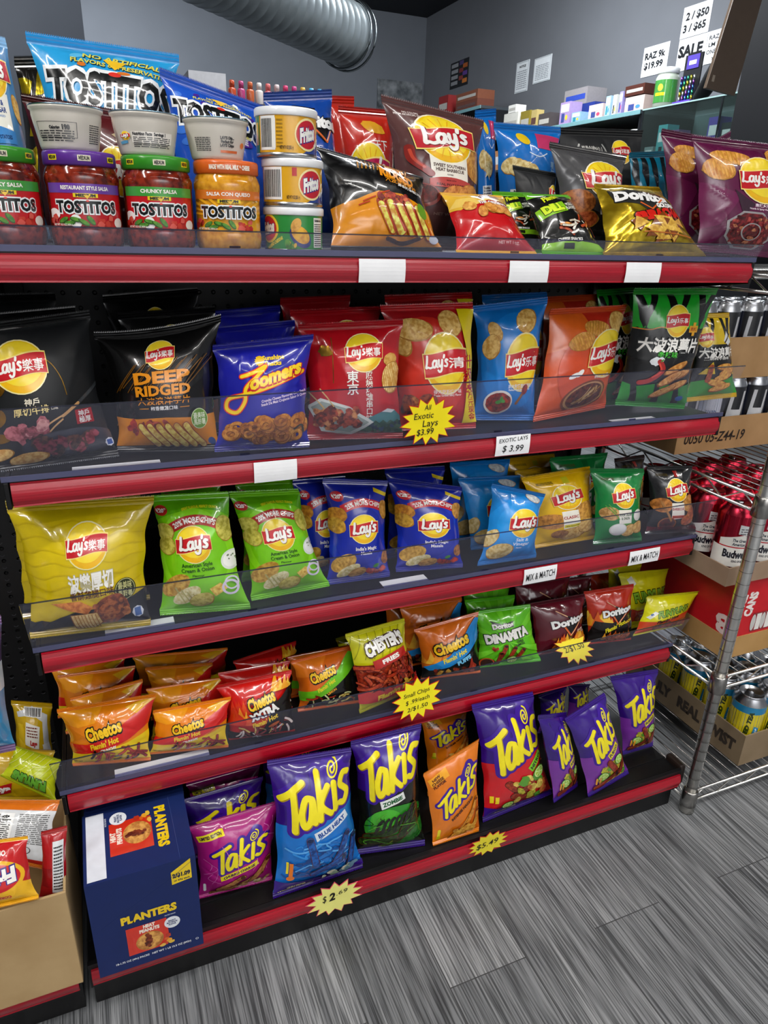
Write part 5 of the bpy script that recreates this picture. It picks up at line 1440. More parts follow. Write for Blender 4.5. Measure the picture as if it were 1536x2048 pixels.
    ('classic', 'bright yellow chip bag with brown potatoes on the third shelf', None, (0.9481, 0.0606, 0.629), 0.0, 0.14, [(-0.1084, 0.1445), (0.0487, 0.1502), (0.0754, 0.0001), (-0.0725, 0.0)], 0.05, 360, 0, 1.0, 0.0, 0),
    ('sourcream', 'green chip bag with white dip bowl on the third shelf', None, (1.0485, 0.0285, 0.629), -0.154, 0.105, [(-0.0747, 0.1547), (0.0426, 0.1489), (0.0547, 0.0), (-0.0537, 0.0)], 0.05, 367, 0, 1.0, 0.0, 0),
    ('bbq', 'black barbecue chip bag at the right end of the third shelf', None, (1.1865, 0.03, 0.629), -0.175, 0.105, [(-0.0724, 0.146), (0.0295, 0.1438), (0.0598, 0.0), (-0.0587, 0.0018)], 0.05, 374, 0, 1.0, 0.0, 0),
    ('bbq', 'black chip bag turned sideways behind the green bag', None, (1.1465, 0.1205, 0.629), 0.262, 0.105, [(-0.0527, 0.1435), (0.055, 0.1341), (0.0538, 0.0), (-0.0538, 0.0)], 0.045, 381, 0, 1.0, 0.0, 0.0),
    ('sourcream', 'green chip bag behind the bright yellow bag on the third shelf', None, (1.0181, 0.13, 0.629), 0.0, 0.105, [(-0.0703, 0.1529), (0.073, 0.1502), (0.0716, 0.0), (-0.0716, 0.0)], 0.045, 388, 0, 1.0, 0.0, 0.0),
    ('classic', 'bright yellow chip bag second from the front on the third shelf', None, (0.9775, 0.178, 0.629), 0.0, 0.105, [(-0.0796, 0.117), (0.0829, 0.1172), (0.0813, 0.0), (-0.0813, 0.0)], 0.045, 395, 0, 1.0, 0.0, 0.0),
    ('classic', 'bright yellow chip bag third from the front on the third shelf', None, (0.9669, 0.228, 0.629), 0.0, 0.105, [(-0.0624, 0.1244), (0.0644, 0.1237), (0.0634, 0.0), (-0.0634, 0.0)], 0.045, 402, 0, 1.0, 0.0, 0.0),
    ('masala', 'deep blue chip bag behind and left of the front deep blue bags', None, (0.4551, 0.102, 0.629), 0.0, 0.105, [(-0.0461, 0.1744), (0.0475, 0.1717), (0.0468, 0.0), (-0.0468, 0.0)], 0.05, 409, 0, 1.0, 0.0, 0.0),
    ('masala', 'deep blue chip bag between and behind the two front deep blue bags', None, (0.6409, 0.112, 0.629), 0.0, 0.105, [(-0.0591, 0.1713), (0.0612, 0.165), (0.0601, 0.0), (-0.0601, 0.0)], 0.05, 416, 0, 1.0, 0.0, 0.0),
    ('saltvin', 'light blue chip bag deepest of the light blue bags', None, (0.7937, 0.142, 0.629), 0.0, 0.105, [(-0.0655, 0.16), (0.068, 0.1543), (0.0668, 0.0), (-0.0668, 0.0)], 0.045, 423, 0, 1.0, 0.0, 0.0),
    ('creamonion', 'lime green chip bag hidden behind the left lime green bag', None, (0.2417, 0.11, 0.629), 0.0, 0.105, [(-0.0467, 0.1861), (0.0482, 0.1809), (0.0474, 0.0), (-0.0474, 0.0)], 0.05, 430, 0, 1.0, 0.0, 0.0),
    ('creamonion', 'lime green chip bag hidden behind the right lime green bag', None, (0.364, 0.11, 0.629), 0.0, 0.105, [(-0.0498, 0.1783), (0.0515, 0.1728), (0.0507, 0.0), (-0.0507, 0.0)], 0.05, 437, 0, 1.0, 0.0, 0.0),
    ('wavechicken', 'large yellow chip bag hidden behind the front large yellow bag', None, (0.0691, 0.1, 0.629), 0.0, 0.105, [(-0.0896, 0.1888), (0.0958, 0.1791), (0.0927, 0.0), (-0.0927, 0.0)], 0.05, 444, 0, 1.0, 0.0, 0.0),
    ('crunchy', 'orange crunchy snack bag at the front left corner of the fourth shelf', None, (0.0719, 0.0393, 0.368), -0.175, 0.209, [(-0.0749, 0.1063), (0.0776, 0.1156), (0.0608, 0), (-0.0593, 0.0067)], 0.05, 451, 0, 1.0, 0.0, 0),
    ('crunchy', 'orange crunchy snack bag in front, beside the red extra hot bag', None, (0.1936, 0.0264, 0.368), -0.175, 0.209, [(-0.0524, 0.0809), (0.0744, 0.0906), (0.0652, 0.0), (-0.0636, 0.0044)], 0.042, 458, 0, 1.0, 0.0, 0),
    ('xxtra', 'red and black extra hot snack bag in front on the fourth shelf', None, (0.3181, 0.0242, 0.368), -0.151, 0.175, [(-0.0721, 0.1036), (0.0565, 0.1168), (0.0579, 0.0), (-0.0566, 0.0)], 0.05, 465, 0, 1.0, 0.0, 0),
    ('limon', 'orange and lime green snack bag on the fourth shelf', None, (0.4525, 0.0574, 0.368), -0.116, 0.175, [(-0.0662, 0.1022), (0.0551, 0.1186), (0.0595, 0), (-0.0581, 0)], 0.05, 472, 0, 1.0, 0.0, 0),
    ('chester', 'yellow snack bag with window of red fries on the fourth shelf', None, (0.563, 0.0315, 0.368), 0.175, 0.14, [(-0.0839, 0.1658), (0.0417, 0.1615), (0.0673, 0.0075), (-0.0641, 0)], 0.05, 479, 0, 1.0, 0.0, 0),
    ('puffs', 'orange, blue and black puffs bag in front on the fourth shelf', None, (0.7121, 0.0656, 0.368), -0.149, 0.175, [(-0.0765, 0.1094), (0.0571, 0.1327), (0.0637, 0), (-0.0624, 0.0)], 0.05, 486, 0, 1.0, 0.0, 0),
    ('dinamita', 'bright green rolled tortilla chip bag in front on the fourth shelf', None, (0.8451, 0.0603, 0.368), -0.172, 0.175, [(-0.0768, 0.1242), (0.0418, 0.1285), (0.0715, 0.0), (-0.07, 0.0)], 0.045, 493, 0, 1.0, 0.0, 0),
    ('spicynacho', 'dark maroon tortilla chip bag on the fourth shelf', None, (0.9744, 0.0653, 0.368), -0.032, 0.175, [(-0.0775, 0.1197), (0.0608, 0.12), (0.0653, 0.0), (-0.0634, 0.0)], 0.045, 500, 0, 1.0, 0.0, 0),
    ('hotnacho', 'red and black tortilla chip bag on the fourth shelf', None, (1.0998, 0.0583, 0.368), -0.162, 0.14, [(-0.0692, 0.1234), (0.0496, 0.1311), (0.0548, 0), (-0.0539, 0)], 0.038, 507, 0, 1.0, 0.0, 0),
    ('funyunshot', 'yellow onion ring snack bag tipped over at the right end of the fourth shelf', None, (1.2038, 0.028, 0.3933), -0.244, 0.279, [(-0.0273, 0.0789), (0.0983, 0.0842), (0.058, 0.0093), (-0.0575, -0.0092)], 0.036, 514, 0, 1.0, 0.0, 0),
    ('funyuns', 'yellow onion ring snack bag standing upright behind the tipped one', None, (1.2264, 0.0863, 0.368), 0.0, 0.14, [(-0.0887, 0.142), (0.0546, 0.13), (0.0515, 0.0015), (-0.0504, 0.0)], 0.03, 521, 0, 1.0, 0.0, 0.09),
    ('funyuns', 'yellow onion ring snack bag deepest behind the upright one', None, (1.1945, 0.13, 0.368), 0.0, 0.14, [(-0.0485, 0.1398), (0.0497, 0.1319), (0.0491, 0.0), (-0.0491, 0.0)], 0.04, 528, 0, 1.0, 0.0, 0.0),
    ('crunchy', 'orange crunchy snack bag second from the front at the left', None, (0.0773, 0.096, 0.368), 0.0, 0.175, [(-0.0566, 0.0963), (0.0586, 0.1046), (0.0576, 0.0), (-0.0576, 0.0)], 0.045, 535, 0, 1.0, 0.0, 0.0),
    ('crunchy', 'orange crunchy snack bag third from the front at the left', None, (0.0639, 0.146, 0.368), 0.0, 0.175, [(-0.0609, 0.1112), (0.0634, 0.1029), (0.0621, 0.0), (-0.0621, 0.0)], 0.045, 542, 0, 1.0, 0.0, 0.0),
    ('crunchy', 'orange crunchy snack bag deepest at the left of the fourth shelf', None, (0.0501, 0.196, 0.368), 0.0, 0.175, [(-0.0604, 0.0954), (0.0626, 0.0943), (0.0615, 0.0), (-0.0615, 0.0)], 0.045, 549, 0, 1.0, 0.0, 0.0),
    ('crunchy', 'orange crunchy snack bag right behind the second front orange bag', None, (0.2034, 0.079, 0.368), 0.0, 0.175, [(-0.064, 0.0976), (0.0667, 0.0906), (0.0653, 0.0), (-0.0653, 0.0)], 0.045, 556, 0, 1.0, 0.0, 0.0),
    ('crunchy', 'orange crunchy snack bag third behind the second front orange bag', None, (0.1998, 0.132, 0.368), 0.0, 0.175, [(-0.0569, 0.1021), (0.059, 0.0868), (0.058, 0.0), (-0.058, 0.0)], 0.045, 563, 0, 1.0, 0.0, 0.0),
    ('crunchy', 'orange crunchy snack bag at the very back of the fourth shelf', None, (0.2081, 0.182, 0.368), 0.0, 0.175, [(-0.0828, 0.0997), (0.0871, 0.0816), (0.0849, 0.0), (-0.0849, 0.0)], 0.045, 570, 0, 1.0, 0.0, 0.0),
    ('xxtra', 'red extra hot snack bag second from the front', None, (0.3237, 0.08, 0.368), 0.0, 0.14, [(-0.0636, 0.1005), (0.0661, 0.0966), (0.0649, 0.0), (-0.0649, 0.0)], 0.045, 577, 0, 1.0, 0.0, 0.0),
    ('xxtra', 'red extra hot snack bag leaning at the back', None, (0.3586, 0.1283, 0.368), 0.175, 0.209, [(-0.0621, 0.0906), (0.0652, 0.0925), (0.0636, 0.0), (-0.0636, 0.0)], 0.045, 584, 0, 1.0, 0.0, 0.0),
    ('limon', 'orange and lime green snack bag hidden behind its front twin', None, (0.4538, 0.108, 0.368), 0.0, 0.175, [(-0.0609, 0.0863), (0.063, 0.0853), (0.062, 0.0), (-0.062, 0.0)], 0.04, 591, 0, 1.0, 0.0, 0.0),
    ('chester', 'yellow fries bag with only its left edge showing behind the front yellow fries bag', None, (0.5414, 0.132, 0.368), 0.0, 0.14, [(-0.0458, 0.0879), (0.0469, 0.0973), (0.0464, 0.0), (-0.0464, 0.0)], 0.04, 598, 0, 1.0, 0.0, 0.0),
    ('puffs', 'orange puffs bag second from the front', None, (0.6976, 0.124, 0.368), 0.0, 0.14, [(-0.0685, 0.1356), (0.0711, 0.1314), (0.0698, 0.0), (-0.0698, 0.0)], 0.045, 605, 0, 1.0, 0.0, 0.0),
    ('puffs', 'orange puffs bag third from the front, mostly in shade', None, (0.6656, 0.172, 0.368), 0.0, 0.14, [(-0.0515, 0.1216), (0.0529, 0.1142), (0.0522, 0.0), (-0.0522, 0.0)], 0.045, 612, 0, 1.0, 0.0, 0.0),
    ('dinamita', 'bright green tortilla chip bag second from the front', None, (0.8305, 0.116, 0.368), 0.0, 0.14, [(-0.0592, 0.1283), (0.0611, 0.1184), (0.0602, 0.0), (-0.0602, 0.0)], 0.04, 619, 0, 1.0, 0.0, 0.0),
    ('dinamita', 'bright green tortilla chip bag third from the front', None, (0.8495, 0.164, 0.368), 0.0, 0.14, [(-0.058, 0.128), (0.0598, 0.1174), (0.0589, 0.0), (-0.0589, 0.0)], 0.04, 626, 0, 1.0, 0.0, 0.0),
    ('spicynacho', 'dark maroon tortilla chip bag behind the front maroon tortilla bag', None, (0.97, 0.13, 0.368), 0.0, 0.14, [(-0.0699, 0.1351), (0.0724, 0.1325), (0.0712, 0.0), (-0.0712, 0.0)], 0.04, 633, 0, 1.0, 0.0, 0.0),
    ('spicynacho', 'dark maroon tortilla chip bag half hidden at the back by the red bag', None, (1.0621, 0.1442, 0.368), -0.14, 0.14, [(-0.0444, 0.1149), (0.045, 0.1182), (0.0447, 0.0), (-0.0447, 0.0)], 0.03, 640, 0, 1.0, 0.0, 0.0),
    ('hotnacho', 'red tortilla chip bag behind the front red and black bag', None, (1.1812, 0.18, 0.368), 0.0, 0.14, [(-0.0435, 0.0941), (0.0444, 0.09), (0.044, 0.0), (-0.044, 0.0)], 0.03, 647, 0, 1.0, 0.0, 0.0),
    ('churro', 'magenta rolled chip bag beside the navy carton', None, (0.2448, -0.0415, 0.1005), -0.064, 0.175, [(-0.0675, 0.1471), (0.0912, 0.159), (0.0652, 0), (-0.0632, 0)], 0.055, 654, 0, 1.0, 0.0, 0),
    ('fuego', 'purple rolled chip bag behind the magenta bag', None, (0.2449, 0.0407, 0.1005), 0.0, 0.14, [(-0.0719, 0.1397), (0.0791, 0.1445), (0.072, 0.0), (-0.069, 0.0093)], 0.055, 661, 0, 1.0, 0.0, 0),
    ('churro', 'magenta rolled chip bag deep behind the purple bag', None, (0.2592, 0.1, 0.1005), 0.0, 0.14, [(-0.0692, 0.1225), (0.0718, 0.1263), (0.0705, 0.0), (-0.0705, 0.0)], 0.05, 668, 0, 1.0, 0.0, 0.0),
    ('blueheat', 'tall blue and purple rolled chip bag above the pale price star', None, (0.3853, -0.082, 0.1005), 0.025, 0.175, [(-0.0721, 0.2702), (0.0779, 0.2514), (0.0877, 0), (-0.0832, 0.0)], 0.075, 675, 0, 0.8, 0.0, 0),
    ('zombie', 'tall black and green rolled chip bag with hand picture', None, (0.5351, -0.064, 0.1005), -0.175, 0.14, [(-0.0739, 0.2483), (0.0569, 0.266), (0.0682, 0), (-0.0667, 0.0035)], 0.07, 682, 0, 1.0, 0.0, 0),
    ('intense', 'orange rolled chip bag in front of the other orange bags', None, (0.6659, -0.0827, 0.1005), -0.001, 0.14, [(-0.0693, 0.1678), (0.0476, 0.2088), (0.0513, 0.0), (-0.0499, 0.0)], 0.03, 689, 0, 1.0, 0.0, 0),
    ('intense', 'orange rolled chip bag lying on top behind the front orange bag', None, (0.7186, 0.0353, 0.1005), 0.0, 0.244, [(-0.0635, 0.1807), (0.0428, 0.1708), (0.0583, 0.0155), (-0.0568, 0.0)], 0.045, 696, 0, 1.0, 0.0, 0.464),
    ('nitro', 'tall red and purple rolled chip bag with green lettering band', None, (0.8209, -0.0597, 0.1005), 0.083, 0.175, [(-0.1053, 0.265), (0.0407, 0.2504), (0.0905, 0), (-0.0858, 0)], 0.07, 703, 0, 0.8, 0.0, 0),
    ('fuego', 'purple rolled chip bag squeezed between the red bag and the glossy purple bag', None, (0.9348, -0.0686, 0.1005), 0.349, 0.14, [(-0.0989, 0.243), (-0.0028, 0.204), (0.0452, 0), (-0.0434, 0.0094)], 0.045, 710, 0, 1.0, 0.0, 0),
    ('fuego', 'glossy purple rolled chip bag leaning at the front edge of the bottom shelf', None, (1.0395, -0.0771, 0.1005), 0.175, 0.175, [(-0.1298, 0.2085), (-0.0153, 0.2261), (0.0653, 0.0037), (-0.0626, 0)], 0.05, 717, 0, 1.2, 0.0, 0),
    ('fuego', 'purple rolled chip bag at the right end of the bottom shelf', None, (1.1773, -0.0104, 0.1005), -0.007, 0.07, [(-0.1066, 0.2183), (0.0264, 0.208), (0.0438, 0), (-0.043, 0)], 0.05, 724, 0, 1.0, 0.0, 0),
    ('fuego', 'purple rolled chip bag deep behind the squeezed purple bag', None, (1.0302, 0.12, 0.1005), 0.0, 0.14, [(-0.0389, 0.0995), (0.0395, 0.1071), (0.0392, 0.0), (-0.0392, 0.0)], 0.045, 731, 0, 1.0, 0.0, 0.0),
    ('fuego', 'purple rolled chip bag deep behind the glossy purple bag', None, (1.1204, 0.14, 0.1005), 0.0, 0.14, [(-0.0326, 0.0955), (0.0332, 0.0803), (0.0329, 0.0), (-0.0329, 0.0)], 0.04, 738, 0, 1.0, 0.0, 0.0),
    ('blueheat', 'blue and purple rolled chip bag behind the front blue one', None, (0.3919, 0.1, 0.1005), 0.0, 0.14, [(-0.0597, 0.1426), (0.0618, 0.1338), (0.0607, 0.0), (-0.0607, 0.0)], 0.05, 745, 0, 1.0, 0.0, 0.0),
    ('fritos', 'upside-down red and yellow corn chip bag in the carton', None, (-0.0897, -0.085, 0.391), 0.0, 0.436, [(0.0495, -0.0954), (-0.0477, -0.0882), (-0.0434, 0.0064), (0.0449, -0.0067)], 0.04, 752, 0, 1.0, 0.0, 0),
    ('backlabel', 'bag lying with its nutrition label up in the carton', None, (-0.0938, -0.04, 0.308), 0.0, 0.698, [(-0.0351, 0.0947), (0.0863, 0.0634), (0.06, -0.0311), (-0.0585, 0.0303)], 0.03, 759, 0, 0.8, 0.0, 0),
    ('redbag', 'red bag with white back panel at the carton right corner', None, (-0.0264, -0.1, 0.2641), 0.0, 0.209, [(-0.0029, 0.1128), (0.0316, 0.1124), (0.0198, -0.0073), (-0.0195, 0.0072)], 0.02, 766, 0, 1.0, 0.0, 0),
    ('funyback', 'upside-down yellow-green striped onion ring bag above the carton', None, (-0.0377, 0.09, 0.385), 0.0, 0.611, [(0.0186, -0.0822), (-0.0574, -0.0223), (-0.0321, 0.0188), (0.0326, -0.019)], 0.03, 773, 0, 1.0, 0.0, 0),
    ('laysyellow', 'yellow chip bag under the upside-down onion ring bag', None, (-0.0945, 0.125, 0.2726), 0.0, 0.524, [(-0.0539, 0.1057), (0.0737, 0.0667), (0.0646, -0.017), (-0.0623, 0.0164)], 0.03, 780, 0, 1.0, 0.0, 0),
    ('lays_back', 'dull yellow chip bag showing its back against the pegboard', None, (-0.0618, 0.2, 0.2718), 0.0, 0.209, [(-0.0217, 0.1331), (0.042, 0.1123), (0.033, -0.0218), (-0.0322, 0.0213)], 0.04, 787, 0, 1.0, 0.0, 0),
    ('bluehang', 'blue and white bag hanging at the left edge of the photo', None, (-0.078, -0.02, 0.484), 0.0, 0.0, [(0.0045, 0.2293), (0.0449, 0.2198), (0.0295, -0.0), (-0.0289, 0.0)], 0.04, 794, 0, 1.0, 0.0, 0),
]
FAR_ITEMS = [
    ('carton', 'reddish brown carton, lowest of the stack left of the brown far wall shelf', 'box', 6.049, 5.617, 2.264, 2.337, '#6a3a2c', 0),
    ('carton', 'reddish brown carton, topmost of the stack of far cartons', 'box', 6.049, 5.619, 2.336, 2.412, '#7a4630', 0),
    ('carton', 'dark red flat box at the far left end of the wall shelf', 'box', 6.435, 6.218, 2.379, 2.441, '#8a2020', 0),
    ('carton', 'white small carton, lower of the two stacked white ones on the far shelf', 'box', 5.119, 4.885, 2.074, 2.144, '#d2d0c8', 0),
    ('carton', 'white small carton, upper of the two stacked white ones on the far shelf', 'box', 5.056, 4.929, 2.142, 2.203, '#e2e0da', 0),
    ('carton', 'olive and black small carton beside the two white cartons', 'box', 4.85, 4.702, 2.055, 2.134, '#8a7a2c', 0),
    ('carton', 'pale gold carton left of the dark grey carton on the far shelf', 'box', 4.687, 4.6, 2.038, 2.126, '#b8a468', 0),
    ('carton', 'dark grey patterned carton on the far shelf', 'box', 4.575, 4.405, 1.977, 2.085, '#4a4444', 0),
    ('carton', 'navy carton under the large grey carton on the far shelf', 'box', 4.382, 4.057, 1.977, 2.088, '#22347e', 0),
    ('carton', 'large grey brown carton on top of the navy carton', 'box', 4.468, 4.167, 2.141, 2.246, '#8a8688', 0),
    ('carton', 'lilac device box in front of the navy carton', 'box', 4.283, 4.148, 1.977, 2.053, '#a08ab8', 1),
    ('carton', 'pale blue device box in the middle of the far shelf', 'box', 4.126, 4.009, 1.977, 2.045, '#8ab0cc', 1),
    ('carton', 'white carton behind the pale pink device box', 'box', 4.032, 3.866, 1.977, 2.097, '#c8d0d2', 0),
    ('carton', 'pale pink device box on the far shelf', 'box', 3.921, 3.754, 1.977, 2.069, '#cdb8b4', 1),
    ('carton', 'white and light blue tall device box on the far shelf', 'box', 3.735, 3.675, 1.977, 2.105, '#9fc0dc', 1),
    ('carton', 'yellow topped tall device box on the far shelf', 'box', 3.657, 3.61, 1.977, 2.104, '#d0d4c8', 1),
    ('carton', 'violet tall device box at the right of the far shelf', 'box', 3.591, 3.549, 1.977, 2.115, '#9a92d0', 1),
    ('carton', 'white display carton with a red print beside the green labelled jar', 'box', 3.524, 3.328, 1.977, 2.068, '#c8b0ac', 1),
    ('carton', 'dark brown opened carton above the white display carton', 'box', 3.541, 3.342, 2.076, 2.137, '#4a241c', 0),
]

# ------------------------------------------------------------------ the room
W = 1.22                    # gondola bay width


def slab(name, x0, y0, z0, x1, y1, z1, spec):
    mb = MB()
    mb.box(x0, y0, z0, x1, y1, z1, spec)
    return tag(mb.build(name), kind='structure')


def floor_material():
    m, nt, b = principled('floor_planks', 0.42, 0.0, 0.4)
    tc = nt.nodes.new('ShaderNodeTexCoord')
    mp = nt.nodes.new('ShaderNodeMapping')
    mp.inputs['Rotation'].default_value = (0, 0, R_(90))
    mp.inputs['Location'].default_value = (0.33, 0.05, 0)
    nt.links.new(tc.outputs['Object'], mp.inputs['Vector'])
    br = nt.nodes.new('ShaderNodeTexBrick')
    br.inputs['Scale'].default_value = 1.0
    br.inputs['Brick Width'].default_value = 1.22
    br.inputs['Row Height'].default_value = 0.152
    br.inputs['Mortar Size'].default_value = 0.0011
    br.inputs['Mortar Smooth'].default_value = 0.3
    br.inputs['Color1'].default_value = (0.0, 0.0, 0.0, 1)
    br.inputs['Color2'].default_value = (1, 1, 1, 1)
    br.inputs['Mortar'].default_value = (0.5, 0.5, 0.5, 1)
    nt.links.new(mp.outputs['Vector'], br.inputs['Vector'])
    # grain: noise stretched along the planks, shifted from plank to plank
    ms = nt.nodes.new('ShaderNodeMapping')
    ms.inputs['Scale'].default_value = (1.5, 34, 1)
    nt.links.new(mp.outputs['Vector'], ms.inputs['Vector'])
    add = nt.nodes.new('ShaderNodeVectorMath')
    add.operation = 'ADD'
    sc = nt.nodes.new('ShaderNodeVectorMath')
    sc.operation = 'SCALE'
    sc.inputs['Scale'].default_value = 19.0
    nt.links.new(br.outputs['Color'], sc.inputs[0])
    nt.links.new(ms.outputs['Vector'], add.inputs[0])
    nt.links.new(sc.outputs['Vector'], add.inputs[1])
    n = nt.nodes.new('ShaderNodeTexNoise')
    n.inputs['Scale'].default_value = 1.0
    n.inputs['Detail'].default_value = 7
    n.inputs['Roughness'].default_value = 0.62
    n.inputs['Distortion'].default_value = 1.7
    nt.links.new(add.outputs['Vector'], n.inputs['Vector'])
    fine = nt.nodes.new('ShaderNodeMapping')
    fine.inputs['Scale'].default_value = (7, 330, 1)
    nt.links.new(mp.outputs['Vector'], fine.inputs['Vector'])
    n2 = nt.nodes.new('ShaderNodeTexNoise')
    n2.inputs['Scale'].default_value = 1.0
    n2.inputs['Detail'].default_value = 3
    nt.links.new(fine.outputs['Vector'], n2.inputs['Vector'])
    r = ramp(nt, n.outputs['Fac'], lin('#5f6164'), lin('#9b9d9f'), 0.34, 0.68)
    r2 = ramp(nt, n2.outputs['Fac'], lin('#7c7d7f'), lin('#ffffff'), 0.40, 0.56)
    mx = nt.nodes.new('ShaderNodeMix')
    mx.data_type = 'RGBA'
    mx.blend_type = 'MULTIPLY'
    mx.inputs['Factor'].default_value = 0.85
    nt.links.new(r.outputs['Color'], mx.inputs[6])
    nt.links.new(r2.outputs['Color'], mx.inputs[7])
    tone = ramp(nt, br.outputs['Color'], (0.74, 0.75, 0.76, 1), (1.12, 1.12, 1.12, 1), 0.0, 1.0)
    mx2 = nt.nodes.new('ShaderNodeMix')
    mx2.data_type = 'RGBA'
    mx2.blend_type = 'MULTIPLY'
    mx2.inputs['Factor'].default_value = 1.0
    nt.links.new(mx.outputs[2], mx2.inputs[6])
    nt.links.new(tone.outputs['Color'], mx2.inputs[7])
    seam = nt.nodes.new('ShaderNodeMix')
    seam.data_type = 'RGBA'
    nt.links.new(br.outputs['Fac'], seam.inputs['Factor'])
    nt.links.new(mx2.outputs[2], seam.inputs[6])
    seam.inputs[7].default_value = lin('#3a3b3d')
    nt.links.new(seam.outputs[2], b.inputs['Base Color'])
    bump(nt, b, n2.outputs['Fac'], 0.0006, 0.35)
    MATS['floorplanks'] = m


floor_material()


def peg_material():
    m, nt, b = principled('pegboard_black', 0.4, 0.0, 0.5)
    tc = nt.nodes.new('ShaderNodeTexCoord')
    sc = nt.nodes.new('ShaderNodeVectorMath')
    sc.operation = 'SCALE'
    sc.inputs['Scale'].default_value = 1 / 0.0254
    fr = nt.nodes.new('ShaderNodeVectorMath')
    fr.operation = 'FRACTION'
    sb = nt.nodes.new('ShaderNodeVectorMath')
    sb.operation = 'SUBTRACT'
    sb.inputs[1].default_value = (0.5, 0.5, 0.5)
    mul = nt.nodes.new('ShaderNodeVectorMath')
    mul.operation = 'MULTIPLY'
    mul.inputs[1].default_value = (1, 0, 1)
    ln = nt.nodes.new('ShaderNodeVectorMath')
    ln.operation = 'LENGTH'
    nt.links.new(tc.outputs['Object'], sc.inputs[0])
    nt.links.new(sc.outputs[0], fr.inputs[0])
    nt.links.new(fr.outputs[0], sb.inputs[0])
    nt.links.new(sb.outputs[0], mul.inputs[0])
    nt.links.new(mul.outputs[0], ln.inputs[0])
    r = ramp(nt, ln.outputs['Value'], (0.0015, 0.0015, 0.0015, 1), (0.012, 0.012, 0.013, 1), 0.1, 0.13)
    nt.links.new(r.outputs['Color'], b.inputs['Base Color'])
    r2 = ramp(nt, ln.outputs['Value'], (0, 0, 0, 1), (1, 1, 1, 1), 0.08, 0.16)
    bump(nt, b, r2.outputs['Color'], 0.004, 1.0)
    MATS['pegboard'] = m


peg_material()
XW, YW, ZC = 4.2, 7.78, 3.45
slab('floor', -3.5, -3.8, -0.05, XW, YW, 0, 'floorplanks')
slab('ceiling', -3.5, -3.8, ZC, XW, YW, ZC + 0.05, 'wall:#14161c')
slab('wall_right', XW, -3.8, 0, XW + 0.06, YW + .06, ZC, 'wall:#6b6e74')
slab('wall_back', -3.5, YW, 0, XW, YW + 0.06, ZC, 'wall:#6b7078')
slab('wall_left', -3.56, -3.8, 0, -3.5, YW, ZC, 'wall:#6b6e74')
slab('wall_front', -3.5, -3.86, 0, XW, -3.8, ZC, 'wall:#8a8c90')
slab('trim_1', -3.5, 4.55, 0, 0.335, 4.75, ZC, 'wall:#4a4e56')      # wall return at the left
slab('trim_2', 3.59, 2.05, 0, XW, 2.40, ZC, 'wall:#101115')          # dark column at the right


